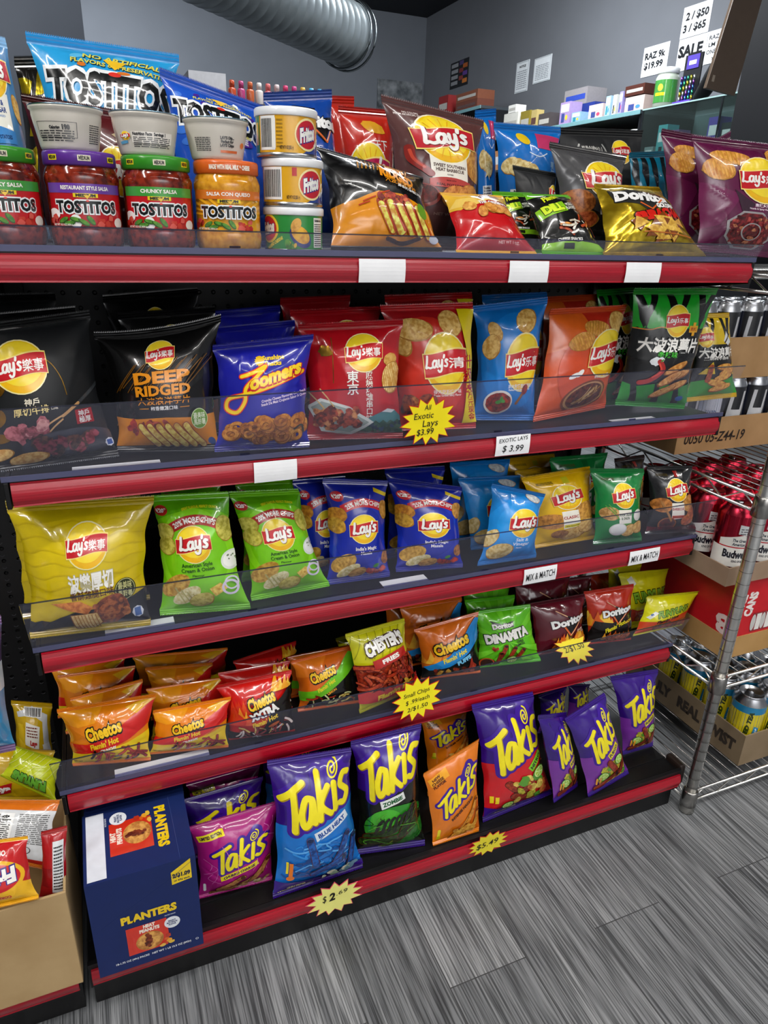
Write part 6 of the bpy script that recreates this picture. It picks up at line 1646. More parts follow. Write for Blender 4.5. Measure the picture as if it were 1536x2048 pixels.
# ------------------------------------------------------------------ gondola shelving
def gondola(name, x0, label, shelves, cover=True):
    root = empty(name, (x0, 0, 0), label=label, cat='store shelf')
    mb = MB(); mb.box(0.0, 0.40, 0.10, W, 0.412, 1.155, 'pegboard')
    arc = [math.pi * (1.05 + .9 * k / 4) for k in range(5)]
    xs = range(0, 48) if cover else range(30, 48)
    for i in xs:                                        # lighter arcs: light caught on the lower hole edges, put into the colour
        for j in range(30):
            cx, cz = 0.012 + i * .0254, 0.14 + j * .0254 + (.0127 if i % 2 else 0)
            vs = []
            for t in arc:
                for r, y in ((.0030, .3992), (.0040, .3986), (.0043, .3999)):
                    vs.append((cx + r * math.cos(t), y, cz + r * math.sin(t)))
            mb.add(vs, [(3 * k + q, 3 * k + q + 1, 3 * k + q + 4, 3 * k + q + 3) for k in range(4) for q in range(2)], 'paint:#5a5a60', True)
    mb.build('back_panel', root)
    for x in (0.0, W - 0.03):
        mb = MB(); mb.box(x, 0.385, 0, x + 0.03, 0.43, 1.156, 'paint:#08080a'); mb.build('upright', root, 0.002)
    mb = MB()
    mb.box(0, -0.085, 0.085, W, 0.40, 0.0985, 'paint:#0b0b0d')
    mb.box(0, -0.10, 0.055, W, -0.078, 0.0975, 'paint:#0b0b0d')
    mb.box(0, -0.1, 0.0975, W, -0.092, 0.106, 'paint:#101013')
    mb.box(0.0, -0.05, 0.0986, W, -0.046, 0.101, 'paint:#101013')
    for k in range(46):                                           # punched holes along the deck
        for j in range(7):
            x, y = 0.02 + k * 0.0262, -0.03 + j * 0.052
            n = 8
            mb.add([(x + .0032 * math.cos(2 * math.pi * q / n), y + .0032 * math.sin(2 * math.pi * q / n), 0.09865) for q in range(n)], [tuple(range(n))], 'matte:#000000')
    d = mb.build('base_deck', root, 0.0)
    mb = MB(); rail_profile(mb, -0.1005, 0.0645); mb.build('price_rail', d)
    mb = MB(); mb.box(0.002, -0.088, 0, W - 0.002, -0.076, 0.062, 'paint:#0a0a0c'); mb.build('kick_plate', root, 0.001)
    for x in (0.004, W - 0.03):
        mb = MB(); mb.box(x, -0.075, 0, x + 0.025, 0.38, 0.06, 'paint:#09090b'); mb.build('base_leg', root, 0.002)
    if cover:
        mb = MB(); mb.box(W, -0.098, 0.06, W + 0.016, -0.05, 0.112, 'paint:#241a16'); mb.build('corner_guard', root, 0.005)
    for z in shelves:
        mb = MB()
        mb.box(0.003, 0.002, z + 0.018, W - 0.003, 0.40, z + 0.0335, 'paint:#0c0c0e')
        mb.box(0.003, 0.0, z + 0.0, W - 0.003, 0.006, z + 0.0337, 'paint:#0c0c0e')
        sh = mb.build('shelf_deck', root)
        mb = MB(); rail_profile(mb, -0.0005, z); mb.build('price_rail', sh)
        for x in (-0.004, W - 0.0065):
            mb = MB()
            mb.add([(x, -0.006, z - .002), (x, 0.39, z - .05), (x, 0.39, z + .033), (x, -.006, z + .034), (x + .006, -0.006, z - .002), (x + .006, 0.39, z - .05), (x + .006, 0.39, z + .033), (x + .006, -.006, z + .034)],
                   [(0, 1, 2, 3), (7, 6, 5, 4), (0, 4, 5, 1), (1, 5, 6, 2), (2, 6, 7, 3), (3, 7, 4, 0)], 'paint:#08080a')
            mb.build('shelf_bracket', sh, 0.001)
    return root


def rail_profile(mb, y, z, x0=0.004, x1=W - 0.004):
    """price rail: a shallow curved channel"""
    pr = []
    for k in range(9):
        t = k / 8
        pr.append((y - 0.0035 - 0.0035 * math.sin(math.pi * t), z + 0.002 + 0.028 * t))
    sec = [(y, z), (y - .004, z)] + pr + [(y - .004, z + .032), (y, z + .032)]
    n = len(sec)
    vs = [(x, a, b) for x in (x0, x1) for a, b in sec]
    fs = [(i, (i + 1) % n, n + (i + 1) % n, n + i) for i in range(n)] + [tuple(range(n))[::-1], tuple(range(n, 2 * n))]
    mb.add(vs, fs, 'rail:#a60c23')
    return mb


ZS = [0.332, 0.593, 0.849, 1.127]
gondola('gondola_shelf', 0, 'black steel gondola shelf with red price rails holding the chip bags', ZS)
gondola('gondola_shelf', -W - 0.012, 'black gondola shelf at the left edge with bare pegboard and a carton below', [1.127], False)


def fence(z, h, out, label, x0=-0.006, x1=W + 0.006):
    root = empty('shelf_fence', (0, 0, z + 0.0340), label=label, cat='shelf divider', group='clear plastic fences along the shelf fronts')
    t = 0.0022
    mb = MB()
    y0, y1 = 0.0005, -out
    n = 1
    vs = []
    for x in (x0, x1):
        vs += [(x, y0, 0.004), (x, y0 + t, 0.004), (x + (0.012 if x > 0 else -0.004), y1 + t, h), (x + (0.012 if x > 0 else -0.004), y1, h)]
    mb.add(vs, [(0, 1, 2, 3), (7, 6, 5, 4), (0, 4, 5, 1), (1, 5, 6, 2), (2, 6, 7, 3), (3, 7, 4, 0)], 'clear:#fcfcff,#c8cce0')
    mb.build('panel', root)
    mb = MB(); mb.box(x0, 0.0, 0.0, x1, 0.012, 0.0042, 'clear:#c4c6e0,#8a8cb4'); mb.box(x0, -0.0015, 0.0, x1, 0.0003, 0.0075, 'plastic:#4a4d6c'); mb.build('mounting_flange', root)
    e = MB()
    e.tube([(x0 - 0.004, y1 + t / 2, h), (x1 + 0.012, y1 + t / 2, h)], 0.0011, 'clear:#9a9eb8,#c0c4d8', 6)
    e.build('polished_edge', root)
    for x in (0.30, 0.72, 1.0):
        mb = MB(); mb.box(x, -0.0012, 0.008, x + 0.014, 0.0006, 0.0105, 'clear:#a8aacc,#8a8ca8'); mb.build('clip_slot', root)
    return root


fence(ZS[3], 0.028, 0.0, 'low clear plastic fence along the top shelf')
fence(ZS[2], 0.098, 0.018, 'tall clear plastic fence along the second shelf')
fence(ZS[1], 0.088, 0.02, 'clear plastic fence in front of the lime green and deep blue bags')
fence(ZS[0], 0.078, 0.02, 'clear plastic fence in front of the small orange snack bags')


# ------------------------------------------------------------------ price tags
def paper_tag(x, z, w, h, label, text=None, y=-0.0078, hs=0.011):
    mb = MB()
    n = 6
    vs = []
    for k in range(n + 1):
        t = k / n
        yy = y - 0.0012 - 0.0014 * math.sin(math.pi * t)
        for xx in (x - w / 2, x + w / 2):
            vs.append((xx, yy, z - h / 2 + h * t))
    m0 = len(vs)
    vs += [(a, b + 0.0005, c) for a, b, c in vs]
    fs = []
    for k in range(n):
        fs.append((2 * k, 2 * k + 1, 2 * k + 3, 2 * k + 2))
        fs.append((m0 + 2 * k, m0 + 2 * k + 2, m0 + 2 * k + 3, m0 + 2 * k + 1))
        fs.append((2 * k, 2 * k + 2, m0 + 2 * k + 2, m0 + 2 * k))
        fs.append((2 * k + 1, m0 + 2 * k + 1, m0 + 2 * k + 3, 2 * k + 3))
    fs += [(0, m0, m0 + 1, 1), (2 * n, 2 * n + 1, m0 + 2 * n + 1, m0 + 2 * n)]
    mb.add(vs, fs, 'paper:#f2f3f5')
    if text:
        a = Art(w / h, '#ffffff')
        for k, (s, cy, hh, ww) in enumerate(text):
            a.txt(s, w / h / 2, cy, hh, 'matte:#101014', w=ww * w / h, bold=0.004, shear=.12, rot=[3, -2][k % 2])
        def F(uv):
            yy = y - 0.0012 - 0.0014 * np.sin(np.pi * uv[:, 1])
            return np.stack([x - w / 2 + w * uv[:, 0], yy, z - h / 2 + h * uv[:, 1]], 1), np.repeat([[0, -1., 0]], len(uv), 0)
        m2 = MB()
        a.lay(m2, F, 1, 6)
        mb.v += []
        o = len(mb.v)
        mb.v += m2.v; mb.n += [(0, 0, 0)] * len(m2.v)
        for f, mi in zip(m2.f, m2.mi):
            mb.f.append([o + q for q in f]); mb.mi.append(mb.m(m2.mats[mi])); mb.sm.append(False)
    o = mb.build('price_tag', recalc=False)
    return tag(o, label, 'price tag')


paper_tag(0.509, 1.143, 0.070, 0.031, 'blank white tag on the top red rail, leftmost of the three')
paper_tag(0.750, 1.143, 0.070, 0.031, 'blank white tag on the top red rail, middle of the three')
paper_tag(0.970, 1.143, 0.072, 0.031, 'blank white tag on the top red rail, rightmost of the three')
paper_tag(0.349, 0.865, 0.064, 0.031, 'blank white tag on the red rail below the blue corn snack bag')
paper_tag(0.753, 0.869, 0.066, 0.034, 'white tag handwritten EXOTIC LAYS $3.99 on a red rail', [('EXOTIC LAYS', .80, .20, .84), ('$ 3.99', .32, .34, .62)])
paper_tag(0.842, 0.611, 0.072, 0.031, 'white tag handwritten MIX & MATCH below the light blue bag', [('MIX & MATCH', .5, .46, .88)])
paper_tag(1.087, 0.610, 0.075, 0.030, 'white tag handwritten MIX & MATCH below the green bag', [('MIX & MATCH', .5, .46, .88)])


def deck_slip(x, z, w, d, label, y=0.008):
    mb = MB()
    mb.box(x - w / 2, y, z, x + w / 2, y + d, z + 0.0006, 'paper:#dfe2e6')
    tag(mb.build('paper_slip'), label, 'paper slip')


deck_slip(0.135, 0.8827, 0.115, 0.030, 'white paper slip on the second shelf in front of the black ridged bags')
deck_slip(0.140, 0.6267, 0.10, 0.03, 'white paper slip on the third shelf under the large yellow bag', .006)
deck_slip(0.580, 0.6267, 0.085, 0.03, 'white paper slip on the third shelf between the two deep blue bags', .006)
deck_slip(1.035, 0.8827, 0.10, 0.03, 'white paper slip on the second shelf below the green striped bag', .006)
deck_slip(0.150, 0.3657, 0.15, 0.026, 'white paper slip on the fourth shelf behind the clear fence', .002)


def star_tag(x, y, z, w, h, n, col, edge, text, label, rot=0, tilt=0, yaw=0, hole=False):
    """die-cut starburst card: x,y,z centre"""
    rnd = random.Random(n + int(x * 100))
    pts = []
    for k in range(2 * n):
        a = math.pi * k / n + .15
        r = (1.0 if k % 2 == 0 else 0.70) * rnd.uniform(.94, 1.04)
        pts.append((w / 2 * r * math.cos(a), h / 2 * r * math.sin(a)))
    mb = MB()
    m = len(pts)
    t = 0.0008
    vs = [(a, -t, b) for a, b in pts] + [(a, 0, b) for a, b in pts]
    fs = [tuple(range(m)), tuple(range(m, 2 * m))[::-1]] + [(k, m + k, m + (k + 1) % m, (k + 1) % m) for k in range(m)]
    mb.add(vs, fs, 'paper:' + edge)
    mb.add([(a * .955, -t - .00012, b * .95) for a, b in pts], [tuple(range(m))], 'paper:' + col)
    a = Art(1, '#ffffff')
    for s, cx, cy, hh, ww, bold in text:
        a.txt(s, cx, cy, hh, 'matte:#15150c', w=ww, bold=bold, shear=.15, rot=rot)
    m2 = MB()
    a.lay(m2, plane_map((-w / 2, -t - .0002, -w / 2), (w, 0, 0), (0, 0, w), (0, -1, 0)), 1, 1)
    o = len(mb.v)
    mb.v += m2.v; mb.n += [(0, 0, 0)] * len(m2.v)
    for f, mi in zip(m2.f, m2.mi):
        mb.f.append([o + q for q in f]); mb.mi.append(mb.m(m2.mats[mi])); mb.sm.append(False)
    ob = mb.build('price_star', loc=(x, y, z), rot=(tilt, 0, yaw), recalc=False)
    return tag(ob, label, 'price tag')


star_tag(0.588, -0.0215, 0.925, 0.098, 0.080, 14, '#f2df1c', '#c8261c', [('All', .46, .73, .085, .12, .002), ('Exotic', .40, .60, .10, .34, .002), ('Lays', .52, .46, .11, .27, .002), ('$3.99', .44, .33, .10, .30, .006)], 'yellow starburst price card handwritten All Exotic Lays $3.99', 3, R_(2))
star_tag(0.593, -0.0265, 0.410, 0.104, 0.092, 13, '#f4e624', '#d8341c', [('Small Chips', .48, .62, .085, .50, .002), ('$ .99/each', .50, .48, .085, .46, .004), ('2/$1.50', .50, .33, .085, .40, .004)], 'yellow starburst price card handwritten Small Chips 2/$1.50', 7, R_(-4))
star_tag(0.408, -0.1085, 0.084, 0.108, 0.088, 13, '#f4f08a', '#e0506a', [('$', .32, .55, .16, .07, .004), ('2', .45, .57, .18, .11, .04), ('.69', .62, .62, .10, .2, .0)], 'pale yellow starburst price card reading $2.69 on the lowest rail', 4, R_(4))
star_tag(0.724, -0.1085, 0.092, 0.094, 0.066, 13, '#efe03c', '#c83a2c', [('$5.49', .47, .5, .16, .52, .004)], 'yellow starburst price card reading $5.49 on the lowest rail', 6, R_(6))

star_tag(0.985, 0.034, 0.392, 0.094, 0.075, 13, '#efe03c', '#c83a2c', [('2/$1.50', .5, .5, .14, .55, .004)], 'yellow starburst price card standing in for a dim reflection behind the fourth shelf fence', 4, R_(-62))  # card modelled in place of a dim star reflection

# ------------------------------------------------------------------ bags on the shelves
for kind, label, group, loc, yaw, lean, cor, T, seed, sag, cr, curl, v0 in BAGS:
    make_bag(kind, label, group, loc, yaw, lean, cor, T, seed, sag, cr, curl=curl, v0=v0)


# ------------------------------------------------------------------ jars, cups and cans on the top shelf
def wrap(a, mb, cx, cy, r0, z0, r1, z1, a0, a1, nu=32):
    F = cyl_map(cx, cy, r0, z0, r1, z1, a0, a1)
    patch(mb, F, nu, 1, a.base)
    a.lay(mb, F, nu, 1, 0.0002)


def salsa_jar(x, y, z, label, lidcol, band, btxt, body, salsa, top, capt, yaw):
    R = 0.043
    mb = MB()
    pr = [(.030, 0), (.0385, .002), (.0415, .007), (.0428, .016), (.0428, .022), (.0418, .026), (.0418, .072), (.0428, .076), (.0428, .082), (.040, .090), (.0375, .094), (.0375, .100)]
    mb.lathe(pr, 0, 0, salsa, 48)
    root = mb.build('salsa_jar', None, loc=(x, y, z))
    tag(root, label, 'jar')
    mb = MB()
    mb.lathe([(.0395, .093), (.0412, .0945), (.0412, .106), (.0400, .1085), (.0375, .1092), (.0365, .1085), (.012, .1083)], 0, 0, 'plastic:' + lidcol, 48)
    a = Art(6, lidcol)
    a.rect(2.75, .25, 3.6, .85, '#f0e8c8' if lidcol != '#ffffff' else '#333333'); a.txt('MEDIUM', 3.17, .55, .4, '#2a2410', w=.7, bold=.06)
    a.rect(.6, .25, 1.3, .85, '#e8d21a'); a.txt('MEDIUM', .95, .55, .36, '#2a2410', w=.56, bold=.06); a.rect(4.9, .25, 5.6, .85, '#e8d21a'); a.txt('MEDIUM', 5.25, .55, .36, '#2a2410', w=.56, bold=.06)
    if capt:
        a = Art(6, lidcol); a.txt(capt, 3.2, .5, .5, '#f6ead8', w=3.2, bold=.06)
    F = cyl_map(0, 0, .0413, .0955, .0413, .1055, yaw - 70, yaw + 70)
    a.lay(mb, F, 32, 1, 0.0001)
    mb.build('lid', root)
    a = Art(1.75, body)
    if salsa.startswith('salsa:#e'):
        for k in range(14):
            t = k * math.pi / 14
            a.poly([(.87, .35), (.87 + 1.1 * math.cos(t), .35 + .6 * math.sin(t)), (.87 + 1.1 * math.cos(t + .1), .35 + .6 * math.sin(t + .1))], '#f2b01c')
    a.rect(0, .78, 1.75, 1, band); a.txt(btxt, .87, .90, .085, '#f4f0e6', w=1.0 if len(btxt) > 12 else .8, bold=.035)
    a.rect(.62, .69, 1.12, .78, '#f0d21a'); a.txt('MEDIUM', .87, .735, .06, '#2a2410', w=.4, bold=.06)
    tostitos(a, .87, .47, .26, 1.32)
    if capt is None:
        a.ell(.12, .3, .16, .13, '#f4f2ee'); a.ell(.62, .14, .12, .16, '#f4f2ee'); a.ell(1.6, .12, .14, .12, '#e9e4da')
    for k, (px, py) in enumerate(((.35, .16), (.48, .10), (.62, .18), (.78, .12), (.92, .17))):
        a.ell(px, py, .13, .055, '#2c5a1c', 30 - 22 * k, 16); a.ell(px + .01, py + .01, .11, .042, 'food:#5f9a34,#38702a', 30 - 22 * k, 16)
    pile(a, 1.1, .04, 1.6, .26, 9, ['#b8241c', '#c83a28', '#8e1814', '#d8584a'], .08, 7, 'blob'); pile(a, .04, .1, .3, .3, 5, ['#c02a20', '#d04a3a'], .07, 9, 'blob')
    a.txt('NET WT 15.5 OZ (439.4 g)', .34, .05, .045, '#f2ece0', w=.5, bold=.03)
    mb = MB()
    wrap(a, mb, 0, 0, .0421, .026, .0421, .074, yaw - 66, yaw + 66)
    mb.build('label', root)
    return root


ZT = 1.1625
salsa_jar(0.045, 0.05, ZT, 'chunky salsa jar with green lid cut by the left edge', '#2f8a1c', '#3f9a3a', 'CHUNKY SALSA', '#c4161c', 'salsa:#8a2c18,#4a120a', 0, None, -84)
salsa_jar(0.1345, 0.05, ZT, 'salsa jar with purple lid and purple label band', '#5a2a8e', '#6a3a9e', 'RESTAURANT STYLE SALSA', '#b8141e', 'salsa:#8a2c18,#4a120a', 0, None, -88)
salsa_jar(0.2225, 0.05, ZT, 'chunky salsa jar with green lid between the purple and orange lids', '#2f8a1c', '#3f9a3a', 'CHUNKY SALSA', '#c4161c', 'salsa:#8a2c18,#4a120a', 0, None, -94)
salsa_jar(0.310, 0.05, ZT, 'yellow cheese dip jar with orange lid', '#d8601c', '#d8701c', 'SALSA CON QUESO', '#e6a41c', 'salsa:#e0a02c,#c07c14', 0, 'MADE WITH REAL MILK & CHEESE', -98)


def dip_cup(x, y, z, label, yaw, txts, rot=0):
    mb = MB()
    mb.lathe([(.030, 0), (.0315, .001), (.0325, .004), (.0375, .030), (.0385, .036), (.0385, .0405), (.0408, .0425), (.0408, .0450)], 0, 0, 'plastic:#d3cdc2', 48)
    a = Art(3, '#d3cdc2')
    for q in txts:
        q(a)
    F = cyl_map(0, 0, .0327, .005, .0374, .029, yaw - 72, yaw + 72)
    a.lay(mb, F, 32, 1, 0.0003)
    root = mb.build('dip_cup', None, loc=(x, y, z))
    tag(root, label, 'dip cup')
    mb = MB()
    mb.lathe([(.0412, .0450), (.0412, .0462), (.039, .0464), (.01, .0462)], 0, 0, 'metal:#9cc0d6', 48)
    mb.build('foil_lid', root)


DK = '#2c2c2e'
dip_cup(0.126, 0.05, ZT + .1093, 'beige dip cup standing on the purple lid', -90, [lambda a: a.txt('Calories', 1.0, .72, .13, DK, w=.4, bold=.06), lambda a: a.txt('190', 1.42, .74, .2, DK, w=.28, bold=.06), lambda a: table(a, .3, .12, 1.7, .62, 5, DK), lambda a: a.lines([[(.25, .66), (.25, .3), (1.8, .3), (1.8, .95), (.25, .95), (.25, .66)]], .02, DK, False), lambda a: table(a, 2.3, .1, 2.85, .95, 9, DK)])
dip_cup(0.214, 0.05, ZT + .1093, 'beige dip cup standing on the middle green lid', -94, [lambda a: a.rect(.9, .3, 2.6, .8, '#e2ddd4'), lambda a: a.txt('Nutrition Facts  Servings 1', 1.6, .68, .14, DK, w=1.3, bold=.05), lambda a: table(a, .95, .1, 2.5, .58, 6, DK), lambda a: lays(a, .62, .6, .2, None, us=True), lambda a: a.rect(.3, .25, .7, .38, '#4a90b8', 10)])
dip_cup(0.300, 0.05, ZT + .1093, 'beige dip cup standing on the orange lid', -98, [lambda a: table(a, .5, .15, 1.2, .8, 8, DK), lambda a: a.txt("LAY'S Dip...\nPerfect for\nLAY'S Chips", 1.9, .6, .13, DK, w=.62, bold=.05), lambda a: a.rect(1.6, .1, 2.4, .22, '#c8622c'), lambda a: a.ell(2.7, .5, .14, .14, '#d8702c')])


def dip_can(x, y, z, label, yaw, kind):
    mb = MB()
    mb.lathe([(.0385, .0), (.0402, .0015), (.0402, .004), (.0395, .005), (.0395, .049), (.0400, .050)], 0, 0, 'metal:#c8cacc', 48)
    base = '#e2a81c' if kind < 2 else '#2c8a3a'
    a = Art(4.4, base)
    if kind < 2:
        a.rect(0, 0, .5, 1, '#e2b02c' if kind else '#2c7a34'); a.rect(.12, .2, .4, .8, '#d8a81c')
        barcode(a, .62 - (.0 if kind == 0 else .4), .06, 1.55, .96, 34)
        a.rect(1.36, .1, 1.58, .9, '#f0efe8') if kind == 0 else None
        table(a, 1.62, .1, 1.95, .9, 8, '#a07818') if kind == 0 else a.rect(2.1, .72, 2.35, .95, '#c01a1c')
        cx = 3.35 if kind == 0 else 3.2
        a.poly([(cx - .3, 0), (4.4, .4), (4.4, 0)], '#24408a')
        a.ell(cx, .50, .78, .44, '#f4e2a0'); a.ell(cx, .50, .70, .38, '#c4182a'); a.otxt('Fritos', cx, .52, .36, WHT, '#3a2a80', .05, w=1.05, rot=8, bold=.06, shear=.15)
        a.txt('NET WT 9 OZ (255.1 g)', 2.15, .12, .09, '#5a3a08', w=.7, bold=.04)
        a.txt('BEAN DIP', 4.05, .3, .12, WHT, w=.5, rot=24, bold=.04)
    else:
        a.ell(.55, .58, .72, .42, '#e8c83a'); a.ell(.5, .58, .64, .36, '#c4182a'); a.otxt('Fritos', .5, .6, .34, WHT, '#3a2a80', .05, w=1.0, rot=6, bold=.06, shear=.15)
        a.txt('JALAPEÑO CHEDDAR', 1.0, .16, .10, '#e8d83a', w=1.1, rot=18, bold=.05)
        a.ell(2.5, .36, .62, .30, '#26306e', -14); a.ell(2.5, .42, .52, .24, 'food:#e8b02c,#c8881c', -14); a.ell(2.25, .7, .3, .18, 'food:#dba44a,#a8702a', 20)
        pile(a, 1.6, .02, 2.2, .2, 7, ['food:#5a9a2c,#386a1c', '#e0b42c', '#3a7a24'], .12, 12, 'blob'); a.rect(3.3, .05, 4.0, .92, '#eceae0'); table(a, 3.35, .08, 3.95, .76, 11); a.txt('Nutrition Facts', 3.65, .84, .07, '#151515', w=.55, bold=.05)
    wrap(a, mb, 0, 0, .0397, .0055, .0397, .0485, yaw - 78, yaw + 78)
    root = mb.build('dip_can', None, loc=(x, y, z))
    tag(root, label, 'can')
    mb = MB()
    mb.lathe([(.0405, .0475), (.0412, .0485), (.0412, .0560), (.0400, .0575), (.0380, .0575), (.0372, .0565), (.01, .0564)], 0, 0, 'plastic:#eceef0', 48)
    mb.build('lid', root)


dip_can(0.400, 0.052, ZT + .0005, 'bottom dip can of the stack of three, green label', -103, 2)
dip_can(0.399, 0.050, ZT + .0585, 'middle dip can of the stack of three, yellow label', -103, 1)
dip_can(0.392, 0.052, ZT + .1165, 'topmost dip can of the stack of three, yellow label with barcode', -103, 0)


# ------------------------------------------------------------------ cartons and bags at the lower left
def carton_art(mb, a, x0, y0, z0, x1, y1, z1, side):
    w = {'front': x1 - x0, 'top': x1 - x0}[side]
    if side == 'front':
        F = plane_map((x0, y0, z0), (x1 - x0, 0, 0), (0, 0, z1 - z0), (0, -1, 0))
    else:
        F = plane_map((x0, y0, z1), (x1 - x0, 0, 0), (0, y1 - y0, 0), (0, 0, 1))
    m2 = MB()
    a.lay(m2, F, 1, 1, 0.0002)
    o = len(mb.v)
    mb.v += m2.v; mb.n += [(0, 0, 0)] * len(m2.v)
    for f, mi in zip(m2.f, m2.mi):
        mb.f.append([o + q for q in f]); mb.mi.append(mb.m(m2.mats[mi])); mb.sm.append(False)


def heat_panel(a, cx, cy, s, rot=0):
    k = rm(rot)
    def T(x, y):
        return tuple(np.array([x, y]) * s @ k.T + [cx, cy])
    a.poly([T(-1, -.9), T(.75, -.9), T(.85, -.3), T(.8, .85), T(-1, .85)], '#d2301c')
    a.txt('HEAT\nPEANUTS', *T(.02, .58), .2 * s, '#f6e6d6', w=.9 * s, bold=.07, rot=rot)
    a.ell(*T(-.02, -.28), .62 * s, .58 * s, 'food:#d89a48,#a8682c', rot); a.ell(*T(-.06, -.24), .52 * s, .48 * s, 'food:#e2aa58,#b8783a', rot)
    for px, py, q in ((-.1, .12, .11), (-.04, -.02, .13), (-.12, -.16, .12), (-.05, -.3, .14), (-.12, -.44, .12), (-.06, -.58, .1), (.03, -.2, .08), (-.2, -.34, .08)):
        a.ell(*T(px, py), q * s, q * s, 'food:#8a3a1c,#4a160c', rot, 9, .25)
    for px, py, c in ((.72, -.5, '#d8621c'), (.85, -.62, '#e8a02c'), (.62, -.75, '#c8441c'), (.95, -.78, '#e2b83c'), (.8, -.3, '#b8341c'), (.5, -.85, '#e8b44a')):
        a.ell(*T(px, py), .14 * s, .11 * s, c, rot, 9, .3)
    a.ell(*T(1.05, .45), .36 * s, .36 * s, '#e6eaf0', rot); a.txt('PEANUT\nMULTIPACK\nFLAVOR', *T(1.05, .45), .09 * s, '#2a3a6a', w=.5 * s, bold=.05, rot=rot)
    a.txt('SALTED SNACK', *T(1.0, .98), .07 * s, '#c8d0e0', w=.5 * s, rot=rot)


NAVY = '#14265c'


def snack_carton(x0, y0, z0, x1, y1, z1, label, front, top):
    mb = MB()
    mb.box(x0, y0, z0, x1, y1, z1, 'matte:' + NAVY)
    if front:
        a = Art((x1 - x0) / (z1 - z0), NAVY)
        A = a.A
        a.poly([(A * .76, .76), (A * .95, .78), (A * .95, .985), (A * .76, .89)], '#eccb14'); a.txt('2/$1.09', A * .855, .845, .04, '#151c3a', w=A * .17, bold=.06); a.txt('or 69¢ each', A * .855, .795, .018, '#151c3a', w=A * .15)
        a.lines([[(A * .08, .52), (A * .3, .63), (A * .55, .74), (A * .8, .86), (A, .98)]], .003, '#26386e', False)
        a.txt('PLANTERS', A * .52, .535, .075, '#ecc814', w=A * .52, bold=.06)
        heat_panel(a, A * .50, .29, .17)
        a.txt('18-1.75 OZ (49g) PACKS   NET WT 1 LB 15.5 OZ (892g)', A * .52, .085, .02, '#e2e6ee', w=A * .72, bold=.03); a.ring(A * .94, .09, .008, .012, '#e2e6ee')
        carton_art(mb, a, x0, y0, z0, x1, y1, z1, 'front')
    a = Art((x1 - x0) / (y1 - y0), NAVY)
    A = a.A
    if top == 0:
        a.rect(A * .03, .03, A * .20, .97, '#e4e8f2'); heat_panel(a, A * .44, .55, .26, 90); a.txt('PLANTERS', A * .74, .55, .11, '#ecc814', w=.62, rot=-90, bold=.06)
        a.lines([[(A * .86, .02), (A * .84, .98)]], .004, '#3a4c86', False)
    else:
        a.txt('PLANTERS', A * .55, .3, .13, '#c8aa14', w=A * .6, rot=180, bold=.05)
    carton_art(mb, a, x0, y0, z0, x1, y1, z1, 'top')
    o = mb.build('snack_carton', recalc=False)
    return tag(o, label, 'box')


snack_carton(0.018, -0.128, 0.1065, 0.176, 0.012, 0.302, 'navy peanut snack carton at the front left of the bottom shelf', True, 0)
snack_carton(0.020, 0.018, 0.0990, 0.178, 0.158, 0.296, 'second navy snack carton directly behind the front navy carton', False, 1)


def open_carton():
    x0, y0, z0, x1, y1, z1, t = -0.33, -0.125, 0.1066, -0.006, 0.055, 0.30, 0.004
    root = empty('cardboard_carton', ((x0 + x1) / 2, (y0 + y1) / 2, z0), label='open brown cardboard carton full of mixed snack bags', cat='box')
    K = 'card:#b59a70,#a3875e'
    c = Vector(root.location)
    def part(name, b, rot=None):
        mb = MB(); mb.box(b[0] - c.x, b[1] - c.y, b[2] - c.z, b[3] - c.x, b[4] - c.y, b[5] - c.z, K); mb.build(name, root, 0.0012)
    part('front_panel', (x0, y0, z0, x1, y0 + t, z1)); part('back_panel', (x0, y1 - t, z0, x1, y1, z1 + .012))
    part('side_panel', (x0, y0 + t, z0, x0 + t, y1 - t, z1)); part('side_panel', (x1 - t, y0 + t, z0, x1, y1 - t, z1)); part('bottom_panel', (x0 + t, y0 + t, z0, x1 - t, y1 - t, z0 + t))


open_carton()
def loose(kind, label, c, w, h, T, rx, ry, rz, seed):
    b = make_bag(kind, label, None, c, 0, 0, [(-w / 2, h), (w / 2, h), (w / 2, 0), (-w / 2, 0)], T, seed)
    b.rotation_euler = (rx, ry, rz)
    return b


# ------------------------------------------------------------------ wire rack with drinks at the right
XP, YP = 1.2415, -0.118
CH = 'metal:#efeeea'


